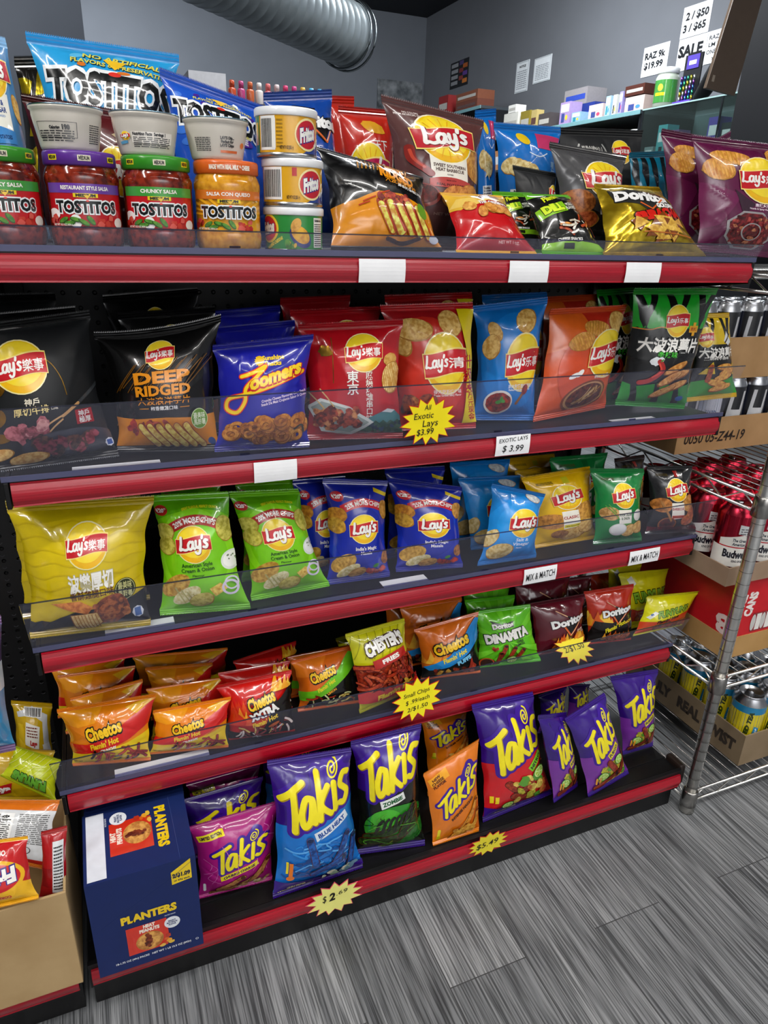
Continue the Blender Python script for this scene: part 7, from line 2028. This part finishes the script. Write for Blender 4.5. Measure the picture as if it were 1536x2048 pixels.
def wire_rack():
    root = empty('wire_rack', (XP, YP, 0), label='chrome wire rack with drink cans beside the gondola', cat='shelf')
    X1, Y1 = 0.92, 0.46
    for (px, py) in ((0, 0), (X1, 0), (0, Y1), (X1, Y1)):
        mb = MB()
        mb.lathe([(.0125, .03), (.0125, 1.35)], px, py, CH, 20)
        for k in range(52):
            mb.lathe([(.0125, 0), (.01285, .0007), (.0125, .0014)], px, py, 'metal:#8f8d88', 20, 0.045 + k * .0254, cap=False)
        p = mb.build('post', root)
        mb = MB()
        mb.lathe([(.014, 0), (.0165, .002), (.0165, .012), (.015, .016), (.015, .036)], px, py, 'metal:#b8b6b0', 20)
        mb.build('foot', p)
    for z in (.052, .357, .752, 1.14):
        mb = MB()
        for zz in (z, z - .028):
            mb.tube([(0, 0, zz), (X1, 0, zz)], .0032, CH); mb.tube([(0, Y1, zz), (X1, Y1, zz)], .0032, CH)
            mb.tube([(0, 0, zz), (0, Y1, zz)], .0032, CH); mb.tube([(X1, 0, zz), (X1, Y1, zz)], .0032, CH)
        for y in (0, Y1):
            n = 22
            mb.tube([(X1 * k / n, y, z - (0.0 if k % 2 else .028)) for k in range(n + 1)], .0019, CH, 6)
        for x in (0, X1):
            mb.tube([(x, Y1 * k / 10, z - (0.0 if k % 2 else .028)) for k in range(11)], .0019, CH, 6)
        for k in range(1, 34):
            mb.tube([(X1 * k / 34, 0, z + .002), (X1 * k / 34, Y1, z + .002)], .0012, 'metal:#8e8c88', 6)
        s = mb.build('wire_shelf', root)
        for (px, py) in ((0, 0), (X1, 0), (0, Y1), (X1, Y1)):
            mb = MB(); mb.lathe([(.0145, -.034), (.0175, -.032), (.0165, .006), (.0145, .008)], px, py, 'metal:#a8a6a2', 20, z)
            mb.build('collar', s)


wire_rack()


def drink_can(x, y, z, label, kind, yaw, group=None, r=.0325, h=.155):
    mb = MB()
    mb.lathe([(.024, 0), (.027, .003), (r, .012), (r, h - .018), (.028, h - .006), (.027, h - .003), (.0275, h), (.0262, h), (.0255, h - .004), (.004, h - .0045)], 0, 0, 'metal:#c4c6ca' if kind != 'bud' else 'metal:#c8344a', 32)
    a = Art(2.2, '#d8dadc')
    if kind == 'bud':
        a = Art(2.2, 'metal:#c02a40')
        a.rect(0, .14, 2.2, .47, '#eceae4'); a.poly([(.3, .60), (1.1, .70), (1.9, .60), (1.9, .49), (.3, .49)], '#e4e2dc'); a.rect(.3, .47, 2.2, .49, '#b81c2c')
        a.txt('Budweiser', 1.1, .36, .13, '#1c1c2a', w=1.2, bold=.05); a.txt('KING OF BEERS', 1.1, .24, .04, '#2a2a36', w=.5); a.txt('The Great\nAmerican', 1.0, .57, .05, '#2a3a4a', w=.5, shear=.2)
        a.rect(.9, .68, 1.9, .84, '#d2d6d8', -4); table(a, .95, .70, 1.85, .82, 3, '#5a5a60'); a.ring(1.75, .5, .12, .16, '#8a8e96', 20, .5)
    elif kind == 'h':
        a = Art(2.2, '#12337e'); a.rect(.5, 0, 1.7, 1, '#17181c')
        for px in (.7, 1.3):
            a.poly([(px, .08), (px + .16, .08), (px + .34, .92), (px + .18, .92)], '#c8cace')
        a.poly([(.8, .42), (1.45, .42), (1.5, .58), (.86, .58)], '#c8cace')
    elif kind == 'white':
        a = Art(2.2, '#c4c8d2'); a.rect(0, .86, 2.2, .9, '#a8323a'); a.rect(.9, .1, 1.4, .3, '#24408a'); a.txt('HARD', 1.1, .55, .1, '#5a6a8e', w=.5, bold=.04)
    elif kind == 'tea':
        a = Art(2.2, '#d8c418'); a.rect(0, .86, 2.2, 1, '#1f7fae'); a.txt('TWISTED TEA', .9, .48, .16, '#2a3a10', w=.9, rot=78, bold=.07); a.rect(1.15, .08, 1.38, .6, '#1f7fae', -10); a.txt('HALF & HALF', 1.27, .34, .08, '#e8f0f2', w=.46, rot=80, bold=.06)
    elif kind == 'truly':
        a = Art(2.2, '#2a2e38'); a.txt('TRULY', 1.1, .5, .2, '#9aa0aa', w=.8, rot=80, bold=.06)
    F = cyl_map(0, 0, r, .014, r, h - .02, yaw - 90, yaw + 90)
    patch(mb, F, 28, 1, a.base)
    a.lay(mb, F, 28, 1, 0.0003)
    root = mb.build('drink_can', None, loc=(x, y, z))
    tag(root, label, 'can', group)
    m2 = MB(); m2.tube([(0, -.004, h - .003), (0, .006, h - .003), (0, .012, h - .003)], .004, 'metal:#9a9ca0', 8); m2.build('pull_tab', root)
    return root


def tray(x0, y0, z0, x1, y1, z1, label, mats='card:#b08c62,#9a7850', sidetxt=None, fronttxt=None):
    root = empty('can_tray', ((x0 + x1) / 2, (y0 + y1) / 2, z0), label=label, cat='box')
    c = Vector(root.location)
    t = .003
    for n, b in (('front_wall', (x0, y0, z0, x1, y0 + t, z1)), ('back_wall', (x0, y1 - t, z0, x1, y1, z1)), ('side_wall', (x0, y0 + t, z0, x0 + t, y1 - t, z1)), ('side_wall', (x1 - t, y0 + t, z0, x1, y1 - t, z1)), ('tray_floor', (x0 + t, y0 + t, z0, x1 - t, y1 - t, z0 + t))):
        mb = MB(); mb.box(b[0] - c.x, b[1] - c.y, b[2] - c.z, b[3] - c.x, b[4] - c.y, b[5] - c.z, mats)
        m2 = MB()
        if n == 'front_wall' and fronttxt:
            a = Art((x1 - x0) / (z1 - z0), '#ffffff'); a.txt(fronttxt, a.A * .26, .42, .30, 'matte:#2a2018', w=a.A * .42, bold=.02, shear=.15)
            a.lay(m2, plane_map((x0 - c.x, y0 - c.y, z0 - c.z), (x1 - x0, 0, 0), (0, 0, z1 - z0), (0, -1, 0)), 1, 1)
        if n == 'side_wall' and sidetxt and b[0] == x0:
            a = Art((y1 - y0) / (z1 - z0), '#ffffff'); a.txt(sidetxt, a.A * .55, .5, .34, 'matte:#3a3028', w=a.A * .8, bold=.06)
            a.lay(m2, plane_map((x0 - c.x, y1 - c.y, z0 - c.z), (0, -(y1 - y0), 0), (0, 0, z1 - z0), (-1, 0, 0)), 1, 1)
        o = len(mb.v)
        mb.v += m2.v; mb.n += [(0, 0, 0)] * len(m2.v)
        for f, mi in zip(m2.f, m2.mi):
            mb.f.append([o + q for q in f]); mb.mi.append(mb.m(m2.mats[mi])); mb.sm.append(False)
        mb.build(n, root, recalc=False)
    return root


ORD = ['first', 'second', 'third', 'fourth', 'fifth', 'sixth', 'seventh', 'eighth', 'ninth', 'tenth', 'eleventh', 'twelfth', 'thirteenth', 'fourteenth', 'fifteenth', 'sixteenth', 'seventeenth', 'eighteenth', 'nineteenth', 'twentieth', 'twenty-first', 'twenty-second', 'twenty-third', 'twenty-fourth']
COLN = ['nearest column', 'second column', 'third column', 'fourth column']


def can_block(x0, y0, z, nx, ny, kind, desc, group, yaw=-110, h=.155, kinds=None, r=.0325):
    for i in range(nx):
        for j in range(ny):
            k = kinds[i % len(kinds)] if kinds else kind
            drink_can(x0 + (2 * r + .0015) * i, y0 + (2 * r + .0015) * j, z, f'{desc}, {ORD[i]} from left, {["front", "second", "third", "fourth"][j]} row', k, yaw, group, r=r, h=h)


# top wire shelf: two tiers of blue cans in brown trays
tray(1.275, 0.145, 0.7565, 1.70, 0.33, 0.832, 'lower brown cardboard tray on the wire shelf printed with a date code', fronttxt='0050 05-Z44-19')
can_block(1.315, 0.185, 0.760, 5, 2, 'h', 'dark blue can in the lower brown tray', 'dark blue cans in the lower tray', -112, kinds=['h', 'white', 'h', 'h', 'h'])
tray(1.275, 0.145, 0.9175, 1.70, 0.33, 1.005, 'upper brown cardboard tray standing on the blue cans')
can_block(1.315, 0.185, 0.921, 5, 2, 'h', 'dark blue can in the upper brown tray', 'dark blue cans in the upper tray', -112)
# middle wire shelf: red cartons, then a tray of red beer cans
def red_carton(x0, x1, label, text):
    mb = MB()
    y0, y1, z0, zc, z1 = -0.075, 0.27, .3615, .412, .552
    mb.box(x0, y0, z0, x1, y1, zc, 'card:#b8925e,#a37c4a')
    mb.box(x0 + .0015, y0 + .0015, zc, x1 - .0015, y1 - .0015, z1, 'matte:#c41420')
    a = Art((x1 - x0) / (z1 - zc), '#c41420')
    A = a.A
    a.txt('16oz\nCANS', A * .16, .56, .16, '#f2e6e0', w=.42, rot=82, bold=.06); a.txt('8', A * .06, .9, .12, '#f2e6e0', bold=.06)
    for k in range(4):
        x = A * (.34 + k * .17)
        a.rect(x, .04, x + .24, .36, '#8a1018'); a.ell(x + .03, .2, .05, .14, '#c8c4c0'); a.rect(x + .09, .06, x + .19, .34, '#e8e4de')
    m2 = MB()
    a.lay(m2, plane_map((x0 + .0015, y0 + .0015, zc), (x1 - x0 - .003, 0, 0), (0, 0, z1 - zc), (0, -1, 0)), 1, 1)
    if text:
        a = Art((y1 - y0) / (z1 - zc), '#c41420'); a.txt('B', a.A * .93, .17, .30, '#ecd8d4', bold=.05, w=.26, rot=180)
        a.lay(m2, plane_map((x0 + .0015, y1 - .0015, zc), (0, -(y1 - y0) + .003, 0), (0, 0, z1 - zc), (-1, 0, 0)), 1, 1)
    o = len(mb.v)
    mb.v += m2.v; mb.n += [(0, 0, 0)] * len(m2.v)
    for f, mi in zip(m2.f, m2.mi):
        mb.f.append([o + q for q in f]); mb.mi.append(mb.m(m2.mats[mi])); mb.sm.append(False)
    tag(mb.build('beer_carton', recalc=False), label, 'box')


red_carton(1.298, 1.468, 'red carton of beer cans nearest the gondola on the wire rack', True)
red_carton(1.472, 1.642, 'red carton of beer cans second from the gondola on the wire rack', False)
tray(1.237, -0.085, .5535, 1.61, 0.245, .594, 'grey brown tray of red and white beer cans on the red cartons', 'card:#a08872,#8a735e')
can_block(1.281, -0.042, .557, 4, 4, 'bud', 'red and white beer can in the grey brown tray', 'red and white beer cans', -112, h=.158, r=.0375)
# lowest wire shelf: trays of iced tea cans
tray(1.405, -0.098, .0565, 1.72, 0.29, .142, 'brown tray of yellow iced tea cans on the lowest wire shelf', 'card:#8c7a62,#7a6850', sidetxt='TRULY   REAL TWIST')
can_block(1.449, -0.054, .060, 3, 4, 'tea', 'yellow iced tea can in the lowest tray', 'yellow iced tea cans', -118, h=.165, r=.0375)

# a long peg carries the hanging bag at the left edge
mb = MB(); mb.tube([(-0.078, 0.40, 0.742), (-0.078, 0.0, 0.742), (-0.078, -0.03, 0.752)], .0025, CH, 8)
tag(mb.build('peg_hook'), 'chrome peg hook holding the blue and white hanging bag', 'hook')

# ------------------------------------------------------------------ background of the shop
# spiral air duct
mb = MB()
d = Vector((-0.745, -0.667, 0)).normalized()
o = Vector((2.06, 4.5, 2.435))
sd = d.cross(Vector((0, 0, 1))).normalized()
prof, vs, fs = [], [], []
N, L = 40, 3.3
st = []
t = 0.0
while t < L:
    for dt, r in ((0, .1975), (.004, .2), (.008, .1975)):
        st.append((t + dt, r))
    t += 0.085
for t, r in st:
    for k in range(N):
        a = 2 * math.pi * k / N
        vs.append(o + d * t + sd * (r * math.cos(a)) + Vector((0, 0, 1)) * (r * math.sin(a)))
for i in range(len(st) - 1):
    for k in range(N):
        fs.append((i * N + k, i * N + (k + 1) % N, (i + 1) * N + (k + 1) % N, (i + 1) * N + k))
mb.add(vs, fs, 'duct:#7c8488', True)
duct = empty('air_duct', o, label='round grey spiral air duct under the dark ceiling', cat='duct')
pp = mb.build('pipe', duct); pp.matrix_parent_inverse = Matrix.Translation(-o)
mb = MB()
for t, r in ((-.02, .215), (.05, .212)):
    ring = [o + d * t + sd * (r * math.cos(2 * math.pi * k / 36)) + Vector((0, 0, r * math.sin(2 * math.pi * k / 36))) for k in range(37)]
    mb.tube(ring, .008, 'metal:#7d8488', 6)
pp = mb.build('end_flange', duct); pp.matrix_parent_inverse = Matrix.Translation(-o)
mb = MB(); q = o + d * .2; mb.tube([(q.x, q.y, 2.63), (q.x, q.y, ZC)], .004, 'metal:#8a8c90', 6)
pp = mb.build('hanger_wire', duct); pp.matrix_parent_inverse = Matrix.Translation(-o)


def wall_sheet(y0, y1, z1, z0, label, texts, col='paper:#eceef2', skew=0.0, fine=0):
    """sheet taped to the right wall; y0 is the edge on the left of the photo"""
    mb = MB()
    x = XW - 0.004
    mb.box(x, y1, z0, XW - .001, y0, z1, col)
    w, h = y0 - y1, z1 - z0
    a = Art(w / h, '#ffffff')
    for t, cx, cy, hh, ww, bd in texts:
        a.txt(t, cx * a.A, cy, hh, 'matte:#1a1c20', w=ww * a.A, bold=bd)
    if fine:
        table(a, .12 * a.A, .1, .88 * a.A, .72, fine, 'matte:#8a9098')
        a.lines([[(.04 * a.A, .03), (.96 * a.A, .03), (.96 * a.A, .97), (.04 * a.A, .97), (.04 * a.A, .03)]], .02, 'matte:#9aa4ac', False)
    m2 = MB(); a.lay(m2, plane_map((x, y0, z0), (0, -w, 0), (0, 0, h), (-1, 0, 0)), 1, 1, 0.0006)
    oo = len(mb.v)
    mb.v += m2.v; mb.n += [(0, 0, 0)] * len(m2.v)
    for f, mi in zip(m2.f, m2.mi):
        mb.f.append([oo + k for k in f]); mb.mi.append(mb.m(m2.mats[mi])); mb.sm.append(False)
    return tag(mb.build('paper_sign', recalc=False), label, 'sign')


wall_sheet(3.944, 3.683, 2.480, 2.29, 'white paper sign reading RAZ 9k $19.99 on the grey wall', [('RAZ 9k', .48, .68, .22, .80, .04), ('$19.99', .46, .34, .22, .74, .04)])
wall_sheet(3.593, 3.338, 2.655, 2.470, 'white paper sign reading 2/$50 3/$65 high on the grey wall', [('2 / $50', .52, .66, .24, .80, .04), ('3 / $65', .48, .28, .24, .80, .04)])
wall_sheet(3.590, 3.332, 2.466, 2.272, 'white paper sign reading SALE under the sign of prices', [('SALE', .46, .60, .34, .86, .05)])
wall_sheet(3.328, 3.06, 2.466, 2.277, 'white paper sign reading RAZ 25 LM 20 beside the SALE sign', [('RAZ 25k', .36, .80, .13, .6, .02), ('LM 20k', .34, .58, .13, .54, .02), ('ONE TIME', .36, .36, .13, .66, .02), ('YOU', .36, .14, .11, .28, .02)])
wall_sheet(5.717, 5.50, 2.668, 2.417, 'narrow white notice on the grey wall, left one of two', [('NOTICE', .5, .84, .07, .5, .05)], 'paper:#dfe4e8', fine=9)
wall_sheet(5.413, 5.146, 2.652, 2.454, 'white notice on the grey wall, right one of two', [], 'paper:#dfe4e8', fine=9)
# dark poster with coloured picture
mb = MB(); mb.box(XW - .006, 6.68, 2.636, XW - .001, 7.085, 2.882, 'matte:#15161a')
tag(mb.build('wall_poster', None), 'small black poster with orange and violet picture on the grey wall', 'poster')
po = bpy.data.objects['wall_poster']
mb = MB()
for k, c in enumerate(('#c8742c', '#8a3a34', '#5a3a8a', '#7a2c30', '#a8561c', '#4a3a6a')):
    mb.box(XW - .0075, 6.70 + (k % 2) * .09, 2.66 + .035 * k, XW - .006, 6.80 + (k % 2) * .08, 2.70 + .035 * k, 'matte:' + c)
for k in range(4):
    mb.box(XW - .0075, 6.91, 2.665 + .055 * k, XW - .006, 7.06, 2.70 + .055 * k, 'matte:#8a8c90')
mb.build('printed_picture', po)
# mottled picture on the back wall
mb = MB(); mb.box(3.60, YW - .02, 2.45, 4.17, YW - .001, 2.79, 'card:#8c9094,#3f4448')
tag(mb.build('wall_picture'), 'grey mottled picture on the back wall beside the corner', 'poster')


# ---- wall shelf with vape boxes, glass case
def far_shelf(name, y0, y1, z, label, x0=3.72):
    root = empty(name, (x0, (y0 + y1) / 2, 0), label=label, cat='shelf')
    c = Vector(root.location)
    def part(n, b, sp):
        mb = MB(); mb.box(b[0] - c.x, b[1] - c.y, b[2], b[3] - c.x, b[4] - c.y, b[5], sp); mb.build(n, root, .002)
    part('top_deck', (x0, y0, z - .025, XW - .005, y1, z), 'plastic:#3d4348')
    part('deck_edge', (x0 - .006, y0, z - .028, x0, y1, z), 'plastic:#6f9aa0')
    part('back_panel', (XW - .02, y0, 0, XW - .002, y1, z - .025), 'paint:#15161a')
    for yy in (y0, y1 - .02):
        part('side_panel', (x0 + .01, yy, 0, XW - .02, yy + .02, z - .025), 'paint:#15161a')
    for zz in (z - .27, z - .55, z - .85):
        part('lower_shelf', (x0 + .01, y0 + .02, zz - .02, XW - .02, y1 - .02, zz), 'plastic:#2a2d31')
    part('plinth', (x0 + .02, y0 + .02, 0, XW - .02, y1 - .02, .9), 'paint:#15161a')
    return root


far_shelf('display_shelf', 3.32, 5.45, 1.976, 'dark wall shelf holding small device boxes below the notices')
far_shelf('display_shelf', 5.5, 7.6, 2.262, 'taller dark wall shelf near the back corner')
for n, l, c, y0, y1, z0, z1, col, stl in FAR_ITEMS:
    if y0 > 5.5 and z0 > 2.3 and 'stack' not in l:
        z0 = 2.2625
    if z0 < 2.15 and z0 > 1.99 and y0 < 5.2 and 'upper' not in l and 'above' not in l:
        z0 = 1.9765
    if 'navy carton' in l and 'topmost' not in l and 'on top' not in l:
        z1 = 2.13
    if 'on top of the navy' in l:
        z0 = 2.1305
    if 'lowest of the stack' in l:
        z0 = 2.2625
    mb = MB()
    w = abs(y0 - y1)
    dep = min(.18, max(.05, w * .8))
    back = ('behind' in l) or ('under' in l) or ('on top of the navy' in l)
    xx = 3.90 if back else 3.745
    ya, yb = min(y0, y1) + .004, max(y0, y1) - .004
    mb.box(xx, ya, z0, xx + dep, yb, z1, 'matte:' + col)
    a = Art(w / (z1 - z0), '#ffffff')
    r = random.Random(len(l))
    A = a.A
    if stl:
        a.rect(.1 * A, .55, .9 * A, .9, r.choice(['#e6e9ee', '#d8e2ea', '#e8d8e0'])); a.rect(.2 * A, .1, .5 * A, .5, r.choice(['#3a4a8a', '#2c8a9a', '#8a3a6a', '#3a3a44'])); a.ell(.7 * A, .3, .12 * A, .12, r.choice(['#e8c83a', '#4a8ac8', '#c84a6a']))
    else:
        a.rect(.08 * A, .3, .92 * A, .62, r.choice(['#b8b4ac', '#8a8a8e', '#5a3a34']) if 'navy' not in l else '#2c46a8')
    F = plane_map((xx, yb, z0), (0, ya - yb, 0), (0, 0, z1 - z0), (-1, 0, 0))
    m2 = MB(); a.lay(m2, F, 1, 1, .0008)
    oo = len(mb.v)
    mb.v += m2.v; mb.n += [(0, 0, 0)] * len(m2.v)
    for f, mi in zip(m2.f, m2.mi):
        mb.f.append([oo + k for k in f]); mb.mi.append(mb.m(m2.mats[mi])); mb.sm.append(False)
    tag(mb.build(n, recalc=False), l, c)
# boxes on the shelf below
for k in range(9):
    y = 3.64 + k * .19
    mb = MB(); h = .10 + .03 * ((k * 7) % 3)
    col = ['#c8ccc4', '#8ab04a', '#d8d4c8', '#4a8aa0', '#b8342c', '#c8c04a', '#9a9aa8', '#4a5a8a', '#c88a5a'][k]
    cn = ['white', 'leaf green', 'cream', 'teal', 'red', 'mustard', 'silver grey', 'slate blue', 'tan'][k]
    mb.box(3.76, y, 1.7065, 3.86, y + .13, 1.7065 + h, 'matte:' + col); mb.box(3.759, y + .02, 1.7065 + h * .3, 3.7605, y + .11, 1.7065 + h * .7, 'matte:#e4e6e8')
    tag(mb.build('carton'), f'{cn} small carton under the top deck of the far wall shelf', 'box')

# glass case
gx0, gx1, gy0, gy1, gz1 = 3.72, 4.18, 2.50, 3.30, 1.972
case = empty('glass_display_case', (gx0, (gy0 + gy1) / 2, 0), label='tall glass display case of small boxes left of the dark column', cat='display case')
gc = Vector(case.location)
def gp(n, b, sp):
    mb = MB(); mb.box(b[0] - gc.x, b[1] - gc.y, b[2], b[3] - gc.x, b[4] - gc.y, b[5], sp); return mb.build(n, case)
gp('front_glass', (gx0, gy0, .9, gx0 + .005, gy1, gz1 - .006), 'glass:#e8f0ee,#a8b8b4'); gp('side_glass', (gx0 + .006, gy0, .9, gx1, gy0 + .005, gz1 - .006), 'glass:#e8f0ee,#a8b8b4'); gp('side_glass', (gx0 + .006, gy1 - .005, .9, gx1, gy1, gz1 - .006), 'glass:#e8f0ee,#a8b8b4')
gp('glass_top', (gx0, gy0, gz1 - .006, gx1, gy1, gz1), 'glass:#dce8e6,#a8b8b4'); gp('top_edge', (gx0 - .003, gy0, gz1 - .007, gx0, gy1, gz1 + .001), 'plastic:#9cbab8'); gp('cabinet_base', (gx0, gy0, 0, gx1, gy1, .9), 'paint:#1a1b1f'); gp('back_panel', (gx1 - .01, gy0 + .006, .9, gx1, gy1 - .006, gz1 - .007), 'matte:#5a6468')
for z in (1.15, 1.4, 1.64):
    gp('glass_shelf', (gx0 + .01, gy0 + .006, z, gx1 - .012, gy1 - .006, z + .006), 'glass:#d8e6e2,#b8c8c4')
for y in (gy0, gy1 - .012, 2.62):
    gp('corner_post', (gx0 - .002, y, .9, gx0 + .004, y + .012, gz1), 'metal:#6a6e70')
k = 0
pal = [('#5a4aa0', 'violet'), ('#7a8a8c', 'grey green'), ('#6a4a7a', 'plum'), ('#c8ccd0', 'pale grey'), ('#2c3034', 'charcoal'), ('#4a9aa0', 'teal'), ('#9a9ea4', 'silver')]
for zi, z in enumerate((1.1565, 1.4065, 1.6465)):
    for j in range(7):
        c, cn = pal[(j * 3 + zi * 2) % 7]
        y = gy0 + .04 + j * .106
        h = .10 + .04 * ((j * 5 + zi * 3) % 4)
        mb = MB(); mb.box(3.745, y, z, 3.84, y + .082, z + h, 'matte:' + c); mb.box(3.744, y + .012, z + h * .55, 3.7455, y + .07, z + h * .8, 'matte:#d8dadc'); mb.box(3.744, y + .025, z + h * .12, 3.7455, y + .055, z + h * .42, 'matte:#1c1e24' if cn != 'charcoal' else 'matte:#9a8a3c')
        tag(mb.build('device_box'), f'{cn} device box in the glass case, {ORD[6 - j]} from the left on its {["lowest", "middle", "top"][zi]} shelf', 'box', 'device boxes in the glass case')


def candy_jar(x, y, z, s, lab, label):
    mb = MB()
    mb.lathe([(.05 * s, 0), (.054 * s, .006), (.054 * s, .125 * s), (.044 * s, .145 * s)], 0, 0, 'plastic:#a9b3a4', 28)
    a = Art(2, lab); a.ell(1, .66, .16, .16, '#e0d83a'); a.rect(.7, .3, 1.3, .44, '#e0d020')
    F = cyl_map(0, 0, .0548 * s, .02 * s, .0548 * s, .115 * s, 110, 285); patch(mb, F, 20, 1, lab); a.lay(mb, F, 20, 1, .0006)
    j = mb.build('lidded_jar', None, loc=(x, y, z)); tag(j, label, 'jar')
    mb = MB(); mb.lathe([(.046 * s, .142 * s), (.050 * s, .145 * s), (.050 * s, .165 * s), (.046 * s, .168 * s)], 0, 0, 'plastic:#dfe2e2', 28); mb.build('lid', j)


candy_jar(3.80, 3.20, 1.9725, 1.35, '#3f8a3c', 'clear jar with green label standing on the glass case')
candy_jar(3.78, 3.40, 1.7065, .95, '#5a7a3a', 'small jar with green label on the lower far shelf by the glass case')
candy_jar(3.78, 3.52, 1.7065, .95, '#b8362c', 'small jar with red label on the lower far shelf by the glass case')
# pens in a black display card
pd = empty('pen_display', (3.80, 3.02, 1.9725), label='black pen display with violet header and rainbow pens on the glass case', cat='display')
mb = MB(); mb.box(-.03, -.075, 0, .03, .075, .02, 'matte:#5a3ab0'); mb.build('base', pd)
mb = MB(); mb.box(.022, -.072, .02, .03, .072, .28, 'matte:#131318'); mb.box(.018, -.05, .20, .022, .05, .275, 'matte:#4a3a9a'); mb.box(.0165, -.03, .222, .018, .03, .245, 'matte:#c8c4e4'); mb.build('backing_card', pd)
for k, c in enumerate(('#c8c82c', '#2ca87a', '#3a6ac8', '#a84ab8', '#d8a02c')):
    mb = MB()
    for j in range(5):
        mb.lathe([(.0065, 0), (.0065, .028)], 0, -.052 + .026 * k, 'metal:' + ['#e0d83a', '#3ab87a', '#3a6ac8', '#8a4ab8', '#d8dce0'][(j + k) % 5], 10, .02 + .028 * j)
    mb.build('pen', pd)
# black ribbed shoe standing on its heel against the column side
mb = MB()
bm = []
for i in range(15):
    t = i / 14
    cx, cz = -.10 + .16 * t, .02 + .24 * t ** 1.5
    w, hgt = .042 + .02 * math.sin(math.pi * t), .030 + .024 * math.sin(math.pi * min(1, t * 1.1)) + (.003 if i % 2 else 0)
    bm.append([(w * math.cos(2 * math.pi * k / 14), cx * -1 + .0, cz + hgt * math.sin(2 * math.pi * k / 14)) for k in range(14)])
vs = [p for r in bm for p in r]
fs = [(i * 14 + k, i * 14 + (k + 1) % 14, (i + 1) * 14 + (k + 1) % 14, (i + 1) * 14 + k) for i in range(14) for k in range(14)] + [tuple(range(14))[::-1], tuple(14 * 14 + k for k in range(14))]
mb.add(vs, fs, 'matte:#1a1b1d', True)
for i in range(4, 13):
    t = i / 14
    mb.tube([(-.03, .10 - .16 * t, .06 + .24 * t ** 1.5), (.03, .10 - .16 * t, .06 + .24 * t ** 1.5)], .006, 'matte:#2c2d30', 6)
tag(mb.build('ribbed_shoe', None, loc=(3.82, 2.83, 1.984)), 'black ribbed shoe-shaped display piece standing on the glass case', 'shoe')
# brown board wrapped in plastic leaning at the column
mb = MB()
P = [(2.877, 1.9, 1.832), (3.060, 1.9, 1.816), (3.168, 1.9, 2.56), (3.02, 1.9, 2.56)]
mb.add([p for p in P] + [(a, b + .018, c) for a, b, c in P], [(0, 1, 2, 3), (7, 6, 5, 4), (0, 4, 5, 1), (1, 5, 6, 2), (2, 6, 7, 3), (3, 7, 4, 0)], 'plastic:#6a5a4c')
bd = mb.build('brown_board', None, 0.002)
tag(bd, 'brown plastic-wrapped board hung by the dark column', 'board')
mb = MB(); mb.add([(2.90, 1.8975, 1.86), (2.915, 1.8975, 1.859), (2.918, 1.8975, 1.885), (2.903, 1.8975, 1.886)], [(0, 1, 2, 3)], 'plastic:#b8aa98'); mb.build('clip', bd)
mb = MB()
for x in (3.05, 3.14):
    mb.tube([(x, 1.909, 2.55), (x, 1.909, ZC)], .004, 'metal:#8a8c90', 6)
mb.build('hanging_rod', bd)

# ---- colourful bottles on a shelf unit behind the gondola
bu = empty('bottle_shelf', (1.0, 2.75, 0), label='dark shelf unit behind the gondola holding coloured bottles', cat='shelf')
mb = MB(); mb.box(-.5, -.2, 1.66, .5, .2, 1.69, 'paint:#1a1b1f'); mb.build('top_deck', bu, .002)
for x in (-.5, .47):
    mb = MB(); mb.box(x, -.2, 0, x + .03, .2, 1.66, 'paint:#1a1b1f'); mb.build('side_panel', bu, .002)
mb = MB(); mb.box(-.47, .17, 0, .47, .19, 1.66, 'paint:#1a1b1f'); mb.build('back_panel', bu)
bc = [('#c8502c', 'orange red'), ('#b8447a', 'magenta'), ('#c8643a', 'orange'), ('#e0d8d4', 'white and pink'), ('#d86a6a', 'salmon'), ('#d8c4c4', 'pale pink'), ('#c83a6a', 'pink'), ('#b83a7a', 'raspberry'), ('#c8a03a', 'amber'), ('#3a9ac8', 'sky blue'), ('#4aa8d0', 'light blue'), ('#2c88b8', 'deep sky blue')]
for k, (c, cn) in enumerate(bc):
    x = .845 + k * .0405
    b = empty('flavour_bottle', (x, 2.60, 1.6905), label=f'small {cn} capped bottle in the row behind the gondola', cat='bottle', group='coloured bottles behind the gondola')
    mb = MB(); mb.lathe([(.016, 0), (.0175, .003), (.0175, .05), (.0165, .056), (.009, .060), (.009, .064)], 0, 0, 'plastic:' + c, 20); mb.build('body', b)
    mb = MB(); mb.lathe([(.0115, .062), (.0115, .082), (.0095, .088), (.004, .0885)], 0, 0, 'plastic:' + c, 16); mb.build('cap', b)
mb = MB(); mb.box(.66, 2.60, 1.6905, .82, 2.74, 1.80, 'matte:#c8c8cc')
tag(mb.build('white_carton'), 'white carton at the left of the coloured bottles', 'box')

# ceiling lamp housings
bpy.data.objects.remove(_to, do_unlink=True)
